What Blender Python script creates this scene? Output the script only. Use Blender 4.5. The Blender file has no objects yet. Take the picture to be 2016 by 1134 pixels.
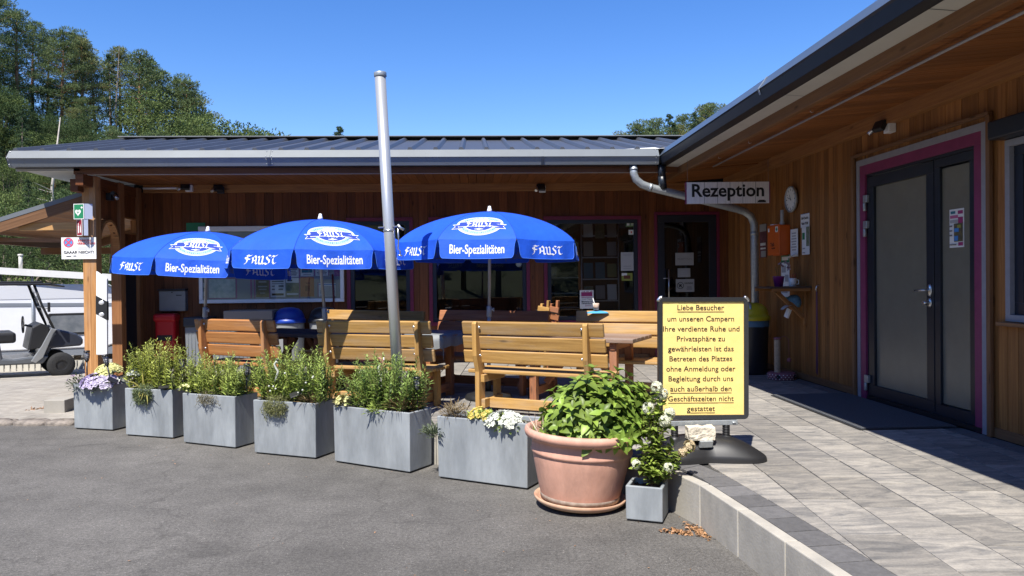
import bpy, bmesh, math, random
from mathutils import Vector, Matrix, Euler, noise
R_ = math.radians
C = bpy.context.scene.collection
scene = bpy.context.scene

# ------------------------------------------------------------------ camera, sky, sun, exposure
def axes():
    yaw, pit, rol = R_(2.82), R_(0.6), R_(0.65)
    fw = Vector((math.sin(yaw)*math.cos(pit), math.cos(yaw)*math.cos(pit), -math.sin(pit)))
    r0 = Vector((math.cos(yaw), -math.sin(yaw), 0)); u0 = r0.cross(fw)
    r = math.cos(rol)*r0 - math.sin(rol)*u0; u = math.cos(rol)*u0 + math.sin(rol)*r0
    return r, u, fw
cam_d = bpy.data.cameras.new('camera'); cam = bpy.data.objects.new('camera', cam_d); C.objects.link(cam)
r, u, fw = axes()
M4 = Matrix((( r.x, u.x, -fw.x, 0), (r.y, u.y, -fw.y, 0), (r.z, u.z, -fw.z, 1.5), (0, 0, 0, 1)))
cam.matrix_world = M4
cam_d.sensor_width = 36; cam_d.lens = 1480/2016*36; cam_d.clip_start = 0.05; cam_d.clip_end = 2000
scene.camera = cam

SUN_TO = Vector((-0.25, -0.60, 1.0)).normalized()          # direction towards the sun
elev = math.asin(SUN_TO.z); azim = math.atan2(SUN_TO.x, SUN_TO.y)
w = bpy.data.worlds.new('World'); scene.world = w; w.use_nodes = True
nt = w.node_tree; bg = nt.nodes['Background']
sky = nt.nodes.new('ShaderNodeTexSky'); sky.sky_type = 'NISHITA'; sky.sun_disc = False
sky.sun_elevation = elev; sky.sun_rotation = azim
sky.altitude = 200; sky.air_density = 1.0; sky.dust_density = 0.25; sky.ozone_density = 2.2
hs = nt.nodes.new('ShaderNodeHueSaturation'); hs.inputs['Saturation'].default_value = 1.34; hs.inputs['Value'].default_value = 1.12; hs.inputs['Hue'].default_value = 0.514; nt.links.new(sky.outputs[0], hs.inputs['Color']); nt.links.new(hs.outputs[0], bg.inputs[0]); bg.inputs[1].default_value = 0.10
sd = bpy.data.lights.new('sun', 'SUN'); sd.energy = 4.6; sd.angle = R_(0.5); sd.color = (1.0, 0.95, 0.87)
sun = bpy.data.objects.new('sun', sd); C.objects.link(sun)
sun.rotation_euler = SUN_TO.to_track_quat('Z', 'Y').to_euler(); sun.location = SUN_TO*60
vs = scene.view_settings; vs.view_transform = 'Standard'; vs.look = 'None'; vs.exposure = 0.88; vs.gamma = 1

# ------------------------------------------------------------------ materials
MATS = {}
def _lin(c):
    return tuple(((v/255)/12.92 if v/255 <= 0.04045 else ((v/255+0.055)/1.055)**2.4) for v in c)
def mat(name, col, rough=0.6, metal=0.0, var=0.0, scale=6.0, bump=0.0, bscale=40.0, spec=0.5, stretch=None, coord='Object', rnd=0.0, col2=None, trans=0.0, dirt=0.0, sheen=0):
    """principled with noise mottling, optional second colour, per-face random attribute, and bump"""
    if name in MATS: return MATS[name]
    m = bpy.data.materials.new(name); m.use_nodes = True; n = m.node_tree.nodes; l = m.node_tree.links
    b = n['Principled BSDF']; b.inputs['Roughness'].default_value = rough; b.inputs['Metallic'].default_value = metal
    b.inputs['Specular IOR Level'].default_value = spec
    tc = n.new('ShaderNodeTexCoord'); mp = n.new('ShaderNodeMapping'); src = n.new('ShaderNodeNewGeometry').outputs['Position'] if coord == 'World' else tc.outputs[coord]; l.new(src, mp.inputs[0])
    if stretch: mp.inputs['Scale'].default_value = stretch
    out = None
    rgb = n.new('ShaderNodeRGB'); rgb.outputs[0].default_value = (*col, 1); out = rgb.outputs[0]
    if col2 is not None or var > 0:
        nz = n.new('ShaderNodeTexNoise'); nz.inputs['Scale'].default_value = scale; nz.inputs['Detail'].default_value = 6; nz.inputs['Roughness'].default_value = 0.62
        l.new(mp.outputs[0], nz.inputs[0])
        rp = n.new('ShaderNodeMapRange'); rp.inputs[1].default_value = 0.3; rp.inputs[2].default_value = 0.7
        l.new(nz.outputs[0], rp.inputs[0])
        if col2 is None:
            rp.inputs[3].default_value = 1-var; rp.inputs[4].default_value = 1+var
            mx = n.new('ShaderNodeVectorMath'); mx.operation = 'SCALE'; l.new(out, mx.inputs[0]); l.new(rp.outputs[0], mx.inputs['Scale']); out = mx.outputs[0]
        else:
            mx = n.new('ShaderNodeMix'); mx.data_type = 'RGBA'; l.new(rp.outputs[0], mx.inputs[0]); l.new(out, mx.inputs[6]); mx.inputs[7].default_value = (*col2, 1); out = mx.outputs[2]
    if dirt > 0:
        nd = n.new('ShaderNodeTexNoise'); nd.inputs['Scale'].default_value = 2.3; nd.inputs['Detail'].default_value = 9; nd.inputs['Roughness'].default_value = .7
        l.new(mp.outputs[0] if stretch else src, nd.inputs[0])
        rp = n.new('ShaderNodeMapRange'); rp.inputs[1].default_value = .35; rp.inputs[2].default_value = .65; rp.inputs[3].default_value = 1-dirt; rp.inputs[4].default_value = 1+dirt*.4
        l.new(nd.outputs[0], rp.inputs[0])
        mx = n.new('ShaderNodeVectorMath'); mx.operation = 'SCALE'; l.new(out, mx.inputs[0]); l.new(rp.outputs[0], mx.inputs['Scale']); out = mx.outputs[0]
    if rnd > 0:
        at = n.new('ShaderNodeAttribute'); at.attribute_name = 'rnd'
        rp = n.new('ShaderNodeMapRange'); rp.inputs[3].default_value = 1-rnd; rp.inputs[4].default_value = 1+rnd; l.new(at.outputs['Fac'], rp.inputs[0])
        mx = n.new('ShaderNodeVectorMath'); mx.operation = 'SCALE'; l.new(out, mx.inputs[0]); l.new(rp.outputs[0], mx.inputs['Scale']); out = mx.outputs[0]
    l.new(out, b.inputs['Base Color'])
    if bump > 0:
        nb = n.new('ShaderNodeTexNoise'); nb.inputs['Scale'].default_value = bscale; nb.inputs['Detail'].default_value = 5; l.new(mp.outputs[0], nb.inputs[0])
        bp = n.new('ShaderNodeBump'); bp.inputs['Strength'].default_value = bump; bp.inputs['Distance'].default_value = 0.02; l.new(nb.outputs[0], bp.inputs['Height']); l.new(bp.outputs[0], b.inputs['Normal'])
    if trans > 0:
        tr = n.new('ShaderNodeBsdfTranslucent'); ms = n.new('ShaderNodeMixShader'); ms.inputs[0].default_value = trans
        l.new(out, tr.inputs[0]); l.new(b.outputs[0], ms.inputs[1]); l.new(tr.outputs[0], ms.inputs[2]); l.new(ms.outputs[0], n['Material Output'].inputs[0])
    MATS[name] = m; return m

def wood(name, light, dark, rnd=0.25, rough=0.55, grey=0.0, knots=True, grain=1.0):
    """planks: grain runs along UV.x (metres); every box carries its own offset and random tone"""
    if name in MATS: return MATS[name]
    m = bpy.data.materials.new(name); m.use_nodes = True; n = m.node_tree.nodes; l = m.node_tree.links
    b = n['Principled BSDF']; b.inputs['Roughness'].default_value = rough; b.inputs['Specular IOR Level'].default_value = 0.3
    tc = n.new('ShaderNodeTexCoord')
    def nz(scl, detail, ofs=0.0, dist=0.0):
        mp = n.new('ShaderNodeMapping'); mp.inputs['Scale'].default_value = scl; mp.inputs['Location'].default_value = (ofs, ofs, 0); l.new(tc.outputs['UV'], mp.inputs[0])
        t = n.new('ShaderNodeTexNoise'); t.inputs['Scale'].default_value = 1; t.inputs['Detail'].default_value = detail; t.inputs['Roughness'].default_value = .65; t.inputs['Distortion'].default_value = dist
        l.new(mp.outputs[0], t.inputs[0]); return t.outputs[0]
    def rng(s, a, c, o0=0.0, o1=1.0):
        rp = n.new('ShaderNodeMapRange'); rp.inputs[1].default_value = a; rp.inputs[2].default_value = c; rp.inputs[3].default_value = o0; rp.inputs[4].default_value = o1; l.new(s, rp.inputs[0]); return rp.outputs[0]
    def mix(f, a, c, mode='MIX'):
        x = n.new('ShaderNodeMix'); x.data_type = 'RGBA'; x.blend_type = mode
        if isinstance(f, float): x.inputs[0].default_value = f
        else: l.new(f, x.inputs[0])
        for k, v in ((6, a), (7, c)):
            if isinstance(v, tuple): x.inputs[k].default_value = (*v, 1)
            else: l.new(v, x.inputs[k])
        return x.outputs[2]
    g1 = nz((1.6, 38*grain, 1), 5, 0, 0.6); g2 = nz((0.9, 9, 1), 4, 7.3, 1.2)
    c = mix(rng(g1, .35, .68), light, dark); c = mix(rng(g2, .4, .75, 0, .55), c, dark)
    if knots:
        mp = n.new('ShaderNodeMapping'); mp.inputs['Scale'].default_value = (2.2, 7.5, 1); l.new(tc.outputs['UV'], mp.inputs[0])
        vo = n.new('ShaderNodeTexVoronoi'); vo.inputs['Scale'].default_value = 1; l.new(mp.outputs[0], vo.inputs[0])
        c = mix(rng(vo.outputs['Distance'], .045, .13, .85, 0), c, tuple(v*.35 for v in dark))
    if grey > 0:
        c = mix(rng(nz((.7, 5, 1), 6, 3.1), .48, .66, 0, grey), c, (.42, .40, .36))
    at = n.new('ShaderNodeAttribute'); at.attribute_name = 'rnd'
    mx = n.new('ShaderNodeVectorMath'); mx.operation = 'SCALE'; l.new(c, mx.inputs[0]); l.new(rng(at.outputs['Fac'], 0, 1, 1-rnd, 1+rnd), mx.inputs['Scale'])
    l.new(mx.outputs[0], b.inputs['Base Color'])
    bp = n.new('ShaderNodeBump'); bp.inputs['Strength'].default_value = .35; bp.inputs['Distance'].default_value = .004; l.new(g1, bp.inputs['Height']); l.new(bp.outputs[0], b.inputs['Normal'])
    MATS[name] = m; return m

def glass(name, tint=(1, 1, 1), refl=0.12, rough=0.0, body=None, bodyfac=0.0):
    """flat pane: see-through with a Fresnel reflection, optionally milky"""
    if name in MATS: return MATS[name]
    m = bpy.data.materials.new(name); m.use_nodes = True; n = m.node_tree.nodes; l = m.node_tree.links
    n.remove(n['Principled BSDF'])
    tr = n.new('ShaderNodeBsdfTransparent'); tr.inputs[0].default_value = (*tint, 1)
    gl = n.new('ShaderNodeBsdfGlossy'); gl.inputs['Roughness'].default_value = rough
    base = tr.outputs[0]
    if body:
        df = n.new('ShaderNodeBsdfDiffuse'); df.inputs[0].default_value = (*body, 1)
        ms = n.new('ShaderNodeMixShader'); ms.inputs[0].default_value = bodyfac; l.new(base, ms.inputs[1]); l.new(df.outputs[0], ms.inputs[2]); base = ms.outputs[0]
    lw = n.new('ShaderNodeLayerWeight'); lw.inputs[0].default_value = 0.35
    rp = n.new('ShaderNodeMapRange'); rp.inputs[3].default_value = refl; rp.inputs[4].default_value = 0.9; l.new(lw.outputs['Fresnel'], rp.inputs[0])
    ms = n.new('ShaderNodeMixShader'); l.new(rp.outputs[0], ms.inputs[0]); l.new(base, ms.inputs[1]); l.new(gl.outputs[0], ms.inputs[2])
    l.new(ms.outputs[0], n['Material Output'].inputs[0]); MATS[name] = m; return m

# ------------------------------------------------------------------ mesh builder
class MB:
    def __init__(s):
        s.bm = bmesh.new(); s.uv = s.bm.loops.layers.uv.new('UVMap'); s.rn = s.bm.loops.layers.float_color.new('rnd')
    def _tag(s, faces, rv=None, uvf=None):
        rv = random.random() if rv is None else rv
        for f in faces:
            for lp in f.loops:
                lp[s.rn] = (rv, rv, rv, 1)
                if uvf: lp[s.uv].uv = uvf(lp.vert.co)
    def box(s, c, size, rot=None, rv=None, taper=None):
        """box centred at c; size (x,y,z); grain along its longest side"""
        hx, hy, hz = size[0]/2, size[1]/2, size[2]/2
        M = Matrix.Translation(Vector(c)) @ ((rot if isinstance(rot, Matrix) else Euler(rot).to_matrix()).to_4x4() if rot is not None else Matrix.Identity(4))
        P = []
        for i in (-1, 1):
            for j in (-1, 1):
                for k in (-1, 1):
                    q = Vector((i*hx, j*hy, k*hz))
                    if taper and k > 0: q.x *= taper[0]; q.y *= taper[1]
                    P.append(q)
        V = [s.bm.verts.new(M @ q) for q in P]
        F = [(0, 1, 3, 2), (4, 6, 7, 5), (0, 4, 5, 1), (2, 3, 7, 6), (0, 2, 6, 4), (1, 5, 7, 3)]
        ax = max(range(3), key=lambda i: size[i]); o = (random.uniform(0, 50), random.uniform(0, 50)); rv = random.random() if rv is None else rv
        fs = []
        for f in F:
            fc = s.bm.faces.new([V[i] for i in f]); fs.append(fc)
            nrm = max(range(3), key=lambda a: abs((P[f[1]]-P[f[0]]).cross(P[f[2]]-P[f[1]])[a]))
            oth = [a for a in range(3) if a != nrm]
            ua = ax if ax in oth else oth[0]; va = [a for a in oth if a != ua][0]
            for lp, i in zip(fc.loops, f):
                lp[s.uv].uv = (P[i][ua]+o[0], P[i][va]+o[1]+nrm*.37); lp[s.rn] = (rv, rv, rv, 1)
        return fs
    def beam(s, a, b, w, h, up=(0, 0, 1), rv=None):
        """bar from a to b, w across, h along 'up'"""
        a, b = Vector(a), Vector(b); d = b-a; L = d.length; x = d.normalized(); z = Vector(up); z = (z - x*z.dot(x)).normalized(); y = z.cross(x)
        s.box((a+b)/2, (L, w, h), Matrix((x, y, z)).transposed(), rv)
    def quad(s, pts, rv=None):
        V = [s.bm.verts.new(Vector(p)) for p in pts]; f = s.bm.faces.new(V)
        d = (V[1].co-V[0].co); L = d.length or 1; d = d/L; n = f.normal if f.normal.length else Vector((0, 0, 1)); f.normal_update(); e = f.normal.cross(d)
        o = V[0].co.copy(); s._tag([f], rv, lambda p: ((p-o).dot(d), (p-o).dot(e))); return f
    def prism(s, poly, a, b, axis='y', rv=None):
        """extrude 2-D polygon between a and b along axis; poly coords are the other two axes in order"""
        def P(q, t):
            return {'x': (t, q[0], q[1]), 'y': (q[0], t, q[1]), 'z': (q[0], q[1], t)}[axis]
        A = [s.bm.verts.new(P(q, a)) for q in poly]; B = [s.bm.verts.new(P(q, b)) for q in poly]; n = len(poly); fs = []
        fs.append(s.bm.faces.new(A)); fs.append(s.bm.faces.new(B[::-1]))
        for i in range(n): fs.append(s.bm.faces.new((A[i], B[i], B[(i+1) % n], A[(i+1) % n])))
        o = random.uniform(0, 40)
        L = {'x': 0, 'y': 1, 'z': 2}[axis]; ot = [k for k in range(3) if k != L]
        s._tag(fs, rv, (lambda p: (p[L]+o, p[ot[0]]+p[ot[1]]+o)) if abs(b-a) > .3 else (lambda p: (p[ot[1]]+o, p[ot[0]]+p[L]+o)))
        return fs
    def tube(s, pts, rad, seg=8, cap=True, rv=None):
        pts = [Vector(p) for p in pts]; n = len(pts); rad = rad if isinstance(rad, (list, tuple)) else [rad]*n
        rv = random.random() if rv is None else rv; rings = []; px = None; Lc = 0; Ls = []
        for i, p in enumerate(pts):
            t = (pts[min(i+1, n-1)]-pts[max(i-1, 0)]).normalized()
            if px is None: px = t.orthogonal().normalized()
            px = (px - t*px.dot(t)).normalized(); py = t.cross(px)
            rings.append([s.bm.verts.new(p+(px*math.cos(2*math.pi*k/seg)+py*math.sin(2*math.pi*k/seg))*rad[i]) for k in range(seg)])
            if i: Lc += (pts[i]-pts[i-1]).length
            Ls.append(Lc)
        for i in range(n-1):
            for k in range(seg):
                f = s.bm.faces.new((rings[i][k], rings[i][(k+1) % seg], rings[i+1][(k+1) % seg], rings[i+1][k])); f.smooth = True
                for lp, (a, kk) in zip(f.loops, ((i, k), (i, k+1), (i+1, k+1), (i+1, k))): lp[s.uv].uv = (Ls[a]+rv*9, kk/seg*2*math.pi*max(rad[a], .005)); lp[s.rn] = (rv, rv, rv, 1)
        if cap:
            s._tag([s.bm.faces.new(rings[0][::-1]), s.bm.faces.new(rings[-1])], rv)
    def lathe(s, prof, c=(0, 0, 0), seg=32, rot=None, rv=None, squash=(1, 1)):
        """prof = [(r, z)...] about z through c"""
        M = Matrix.Translation(Vector(c)) @ (Euler(rot).to_matrix().to_4x4() if rot else Matrix.Identity(4)); rv = random.random() if rv is None else rv
        rings = []
        for (r_, z) in prof:
            if r_ < 1e-5: rings.append([s.bm.verts.new(M @ Vector((0, 0, z)))])
            else: rings.append([s.bm.verts.new(M @ Vector((r_*math.cos(2*math.pi*k/seg)*squash[0], r_*math.sin(2*math.pi*k/seg)*squash[1], z))) for k in range(seg)])
        fs = []
        for A, B in zip(rings, rings[1:]):
            for k in range(seg):
                k2 = (k+1) % seg
                if len(A) == 1 and len(B) == 1: continue
                v = (A[0], B[k2], B[k]) if len(A) == 1 else (A[k], A[k2], B[0]) if len(B) == 1 else (A[k], A[k2], B[k2], B[k])
                f = s.bm.faces.new(v); f.smooth = True; fs.append(f)
        s._tag(fs, rv, lambda p: (p.z, math.atan2(p.y-c[1], p.x-c[0])*.3)); return fs
    def grid(s, fn, nu, nv, rv=None, smooth=True, closed=False):
        V = [[s.bm.verts.new(fn(i/nu, j/nv)) for j in range(nv+1)] for i in range(nu+1)]; fs = []
        for i in range(nu):
            for j in range(nv):
                f = s.bm.faces.new((V[i][j], V[i+1][j], V[i+1][j+1], V[i][j+1])); f.smooth = smooth; fs.append(f)
                for lp, (a, b) in zip(f.loops, ((i, j), (i+1, j), (i+1, j+1), (i, j+1))): lp[s.uv].uv = (a/nu, b/nv)
        rv = random.random() if rv is None else rv
        for f in fs:
            for lp in f.loops: lp[s.rn] = (rv, rv, rv, 1)
        return fs
    def leaf(s, p, d, nrm, L, W, bend=.25, fold=.15, rv=None):
        """one ovate leaf: eight faces, bent along its length and folded along the midrib"""
        d = d.normalized(); sd = d.cross(nrm); sd = sd.normalized() if sd.length > 1e-4 else d.orthogonal().normalized(); n2 = sd.cross(d)
        q = lambda t, k: s.bm.verts.new(p + d*(L*t) + sd*(W*k) + n2*(-bend*L*t*t + abs(k)*fold*W*2))
        m = [q(0, 0), q(.22, 0), q(.48, 0), q(.76, 0), q(1, 0)]; A = [q(.18, -.36), q(.44, -.5), q(.74, -.33)]; B = [q(.18, .36), q(.44, .5), q(.74, .33)]
        rv = random.random() if rv is None else rv
        for vs_ in ((m[0], m[1], A[0]), (A[0], m[1], m[2], A[1]), (A[1], m[2], m[3], A[2]), (A[2], m[3], m[4]), (m[0], B[0], m[1]), (B[0], B[1], m[2], m[1]), (B[1], B[2], m[3], m[2]), (B[2], m[4], m[3])):
            f = s.bm.faces.new(vs_); f.smooth = True
            for lp in f.loops: lp[s.rn] = (rv, rv, rv, 1)
    def strip(s, p, d, nrm, L, W, bend=.2, rv=None):
        """narrow leaf: a diamond of two triangles folded at the middle"""
        d = d.normalized(); sd = d.cross(nrm); sd = sd.normalized() if sd.length > 1e-4 else d.orthogonal().normalized(); n2 = sd.cross(d)
        A = s.bm.verts.new(p); B = s.bm.verts.new(p+d*L*.45+sd*W*.5+n2*L*.03); D = s.bm.verts.new(p+d*L*.45-sd*W*.5+n2*L*.03); E = s.bm.verts.new(p+d*L-n2*bend*L)
        rv = random.random() if rv is None else rv
        for f in (s.bm.faces.new((A, B, D)), s.bm.faces.new((B, E, D))):
            for lp in f.loops: lp[s.rn] = (rv, rv, rv, 1)
    def merge(s, me, M=None, rv=.5):
        """append a mesh datablock"""
        V = [s.bm.verts.new((M @ v.co) if M else v.co) for v in me.vertices]; fs = []
        for p in me.polygons:
            try: fs.append(s.bm.faces.new([V[i] for i in p.vertices]))
            except ValueError: pass
        s._tag(fs, rv)
    def build(s, name, m, parent=None, bevel=0.0, smooth=None, loc=None, rot=None, seg=2):
        me = bpy.data.meshes.new(name); s.bm.normal_update(); s.bm.to_mesh(me); s.bm.free()
        if 'rnd' in me.color_attributes: pass
        o = bpy.data.objects.new(name, me); C.objects.link(o)
        for k in (m if isinstance(m, (list, tuple)) else [m]): me.materials.append(k)
        if smooth: 
            for p in me.polygons: p.use_smooth = True
        if bevel > 0:
            md = o.modifiers.new('bevel', 'BEVEL'); md.width = bevel; md.segments = seg; md.limit_method = 'ANGLE'; md.angle_limit = R_(40)
        if parent: o.parent = parent
        if loc: o.location = loc
        if rot: o.rotation_euler = rot
        return o

def tag(o, label=None, cat=None, group=None, kind=None):
    if label: o['label'] = label
    if cat: o['category'] = cat
    if group: o['group'] = group
    if kind: o['kind'] = kind
    return o
def thing(name, label, cat, loc=(0, 0, 0), rotz=0.0, group=None, rot=None):
    o = bpy.data.objects.new(name, None); o.empty_display_size = .1; C.objects.link(o); o.location = loc; o.rotation_euler = rot if rot else (0, 0, rotz)
    return tag(o, label, cat, group)
KIDS = {}
def dup(root, loc, rot, label=None, group=None, scale=None):
    def cp(o, par):
        c = o.copy(); C.objects.link(c)
        if par: c.parent = par
        for ch in [x for x in o.children]: cp(ch, c)
        return c
    r = cp(root, None); r.location = loc; r.rotation_euler = rot if isinstance(rot, tuple) else (0, 0, rot)
    if scale: r.scale = scale if isinstance(scale, tuple) else (scale,)*3
    if label: r['label'] = label
    if group: r['group'] = group
    return r

def text_mesh(s, size=1.0, align='CENTER', off=0.0, res=3, shear=0.0, space=1.0, font_w=1.0):
    cu = bpy.data.curves.new('lettering', 'FONT'); cu.body = s; cu.size = size; cu.align_x = align; cu.align_y = 'CENTER'; cu.offset = off; cu.resolution_u = res; cu.shear = shear; cu.space_character = space; cu.fill_mode = 'FRONT'
    o = bpy.data.objects.new('lettering', cu); C.objects.link(o); bpy.context.view_layer.update()
    me = bpy.data.meshes.new_from_object(o.evaluated_get(bpy.context.evaluated_depsgraph_get())); bpy.data.objects.remove(o); bpy.data.curves.remove(cu)
    if font_w != 1.0:
        for v in me.vertices: v.co.x *= font_w
    return me
def put_text(name, lines, m, parent, M, z0=0.0):
    """lines = [(text, x, y, size, align, offset, width)] in the plane of M (x right, y up, z out)"""
    b = MB()
    for k, (t, x, y, sz, al, of, fw_) in enumerate(lines):
        me = text_mesh(t, sz, al, of, font_w=fw_); b.merge(me, M @ Matrix.Translation((x, y, z0+.0001*k))); bpy.data.meshes.remove(me)
    return b.build(name, m, parent)
def frame_M(o, xdir, ydir):
    x = Vector(xdir).normalized(); y = Vector(ydir).normalized(); z = x.cross(y)
    return Matrix(((x.x, y.x, z.x, o[0]), (x.y, y.y, z.y, o[1]), (x.z, y.z, z.z, o[2]), (0, 0, 0, 1)))
def ellipse(cx, cy, rx, ry, n=40, a0=0, a1=2*math.pi):
    return [(cx+rx*math.cos(a0+(a1-a0)*i/n), cy+ry*math.sin(a0+(a1-a0)*i/n)) for i in range(n if abs(a1-a0-2*math.pi) < 1e-6 else n+1)]
def plate(b, poly, M, z=0.0, th=None, rv=.5):
    """flat polygon in plane of M, or a slab of thickness th rising from z"""
    if th is None:
        f = b.bm.faces.new([b.bm.verts.new(M @ Vector((p[0], p[1], z))) for p in poly]); b._tag([f], rv); return
    A = [b.bm.verts.new(M @ Vector((p[0], p[1], z))) for p in poly]; B = [b.bm.verts.new(M @ Vector((p[0], p[1], z+th))) for p in poly]; n = len(poly)
    fs = [b.bm.faces.new(A[::-1]), b.bm.faces.new(B)] + [b.bm.faces.new((A[i], A[(i+1) % n], B[(i+1) % n], B[i])) for i in range(n)]
    b._tag(fs, rv)
def rect(x0, y0, x1, y1): return [(x0, y0), (x1, y0), (x1, y1), (x0, y1)]

random.seed(7)
# colours (linear)
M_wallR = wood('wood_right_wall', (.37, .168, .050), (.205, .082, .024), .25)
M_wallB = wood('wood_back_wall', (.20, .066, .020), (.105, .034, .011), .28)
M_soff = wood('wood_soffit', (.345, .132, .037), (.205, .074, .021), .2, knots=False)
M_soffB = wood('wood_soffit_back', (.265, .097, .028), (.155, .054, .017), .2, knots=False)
M_beam = wood('wood_beam', (.39, .185, .060), (.235, .10, .034), .12)
M_post = wood('wood_post', (.52, .27, .105), (.31, .145, .05), .15, grey=.25)
M_bench = wood('wood_bench_yellow', (.50, .295, .092), (.31, .17, .05), .18, grey=.30)
M_benchO = wood('wood_bench_orange', (.43, .195, .065), (.28, .115, .037), .18, grey=.2)
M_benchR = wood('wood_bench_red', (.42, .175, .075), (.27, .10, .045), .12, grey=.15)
M_table = wood('wood_table_grey', (.30, .20, .145), (.20, .125, .085), .15, grey=.6)
M_brownw = wood('wood_brown_board', (.24, .125, .06), (.15, .075, .035), .2)
M_anth = mat('anthracite_metal', (.014, .019, .028), .38, .0, .12, 9, spec=.5)
M_gutL = mat('grey_sheet_metal', (.125, .14, .15), .5, .1, .10, 2.0, bump=.12, bscale=2.5)
M_gutD = mat('dark_sheet_metal', (.20, .215, .22), .6, .0, .06, 3.0)
M_gutR = mat('slate_sheet_metal', (.10, .125, .155), .30, .25, .08, 2.5)
M_gutU = mat('dark_underside_metal', (.030, .028, .028), .35, .1, .15, 2)
M_verge = mat('grey_white_trim', (.52, .50, .44), .55, 0, .05, 4)
M_roof = mat('slate_roof_metal', (.075, .080, .092), .42, .2, .10, 6)
M_galv = mat('galvanised_steel', (.46, .49, .50), .42, .55, .15, 30, col2=(.33, .36, .38))
M_pink = mat('magenta_paint', (.21, .030, .095), .5, 0, .12, 12)
M_pinkD = mat('dark_magenta_paint', (.16, .012, .045), .5, 0, .12, 12)
M_greyfr = mat('grey_plaster', (.27, .27, .30), .75, 0, .08, 14)
M_black = mat('black_plastic', (.018, .018, .019), .45, 0, .1, 20)
M_blackm = mat('black_matte', (.010, .010, .011), .8)
M_white = mat('white_plastic', (.78, .78, .76), .5, 0, .04, 12)
M_whiteP = mat('white_paper', (.74, .74, .72), .8, 0, .03, 9)
M_chrome = mat('brushed_steel', (.62, .62, .62), .28, .9)
M_ink = mat('black_print', (.012, .012, .012), .7)
M_asph = None

# ================================================================== GROUND
def gz(x, y):
    k = max(0.0, min(1.0, (-x-4.6)/1.2)); k = k*k*(3-2*k)
    t = max(0.0, min(y, 26)-9.0)
    return -0.046*t*k - 0.0
def asphalt_mat():
    m = bpy.data.materials.new('asphalt'); m.use_nodes = True; n = m.node_tree.nodes; l = m.node_tree.links; b = n['Principled BSDF']
    tc = n.new('ShaderNodeTexCoord')
    def nz(sc, det, rough=.6):
        t = n.new('ShaderNodeTexNoise'); t.inputs['Scale'].default_value = sc; t.inputs['Detail'].default_value = det; t.inputs['Roughness'].default_value = rough; l.new(tc.outputs['Object'], t.inputs[0]); return t.outputs[0]
    def rng(s, a, c, o0, o1):
        rp = n.new('ShaderNodeMapRange'); rp.inputs[1].default_value = a; rp.inputs[2].default_value = c; rp.inputs[3].default_value = o0; rp.inputs[4].default_value = o1; l.new(s, rp.inputs[0]); return rp.outputs[0]
    def mul(a, c):
        x = n.new('ShaderNodeMath'); x.operation = 'MULTIPLY'; l.new(a, x.inputs[0]); l.new(c, x.inputs[1]); return x.outputs[0]
    big = rng(nz(.55, 6, .6), .35, .65, .76, 1.18); mid = rng(nz(3.0, 9, .8), .3, .7, .74, 1.22); fine = rng(nz(48, 4, .85), .3, .7, .60, 1.40); gr = rng(nz(130, 2, .8), .32, .68, .66, 1.34)
    vo = n.new('ShaderNodeTexVoronoi'); vo.inputs['Scale'].default_value = 30; l.new(tc.outputs['Object'], vo.inputs[0])
    st = rng(vo.outputs['Distance'], .06, .12, 2.1, 1.0)
    # rare pale grit: thin the speckles with a second noise
    f = mul(mul(mul(mul(big, mid), fine), gr), st)
    # hairline cracks / patch seams
    vc = n.new('ShaderNodeTexVoronoi'); vc.feature = 'DISTANCE_TO_EDGE'; vc.inputs['Scale'].default_value = .33
    wn = n.new('ShaderNodeTexNoise'); wn.inputs['Scale'].default_value = 2.2; wn.inputs['Detail'].default_value = 5; l.new(tc.outputs['Object'], wn.inputs[0])
    ad = n.new('ShaderNodeVectorMath'); ad.operation = 'MULTIPLY_ADD'; l.new(wn.outputs[1], ad.inputs[0]); ad.inputs[1].default_value = (.9, .9, 0); l.new(tc.outputs['Object'], ad.inputs[2]); l.new(ad.outputs[0], vc.inputs[0])
    f = mul(f, rng(vc.outputs[0], .0, .007, .80, 1.0))
    c = n.new('ShaderNodeVectorMath'); c.operation = 'SCALE'; c.inputs[0].default_value = (.118, .111, .100); l.new(f, c.inputs['Scale']); l.new(c.outputs[0], b.inputs['Base Color'])
    b.inputs['Roughness'].default_value = .86; b.inputs['Specular IOR Level'].default_value = .3
    bp = n.new('ShaderNodeBump'); bp.inputs['Strength'].default_value = .55; bp.inputs['Distance'].default_value = .006; l.new(nz(150, 4, .7), bp.inputs['Height']); l.new(bp.outputs[0], b.inputs['Normal'])
    return m
b = MB()
xs = [-500, -250, -120, -60, -40, -30, -24, -20, -17, -14, -12, -10.5, -9.5, -8.5, -7.5, -6.8, -6.2, -5.8, -5.4, -5.0, -4.6, -4, -2, 0, 2, 5, 10, 30, 100, 250, 500]
ys = [-500, -200, -80, -30, -10, -4, 0, 2, 4, 6, 8, 9, 10, 11, 12, 13, 14, 15, 16, 17, 18, 20, 22, 24, 26, 30, 40, 60, 120, 250, 500]
V = [[b.bm.verts.new((x, y, gz(x, y))) for y in ys] for x in xs]
for i in range(len(xs)-1):
    for j in range(len(ys)-1): b._tag([b.bm.faces.new((V[i][j], V[i+1][j], V[i+1][j+1], V[i][j+1]))], .5)
g = b.build('asphalt_ground', asphalt_mat()); tag(g, kind='structure')
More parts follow.
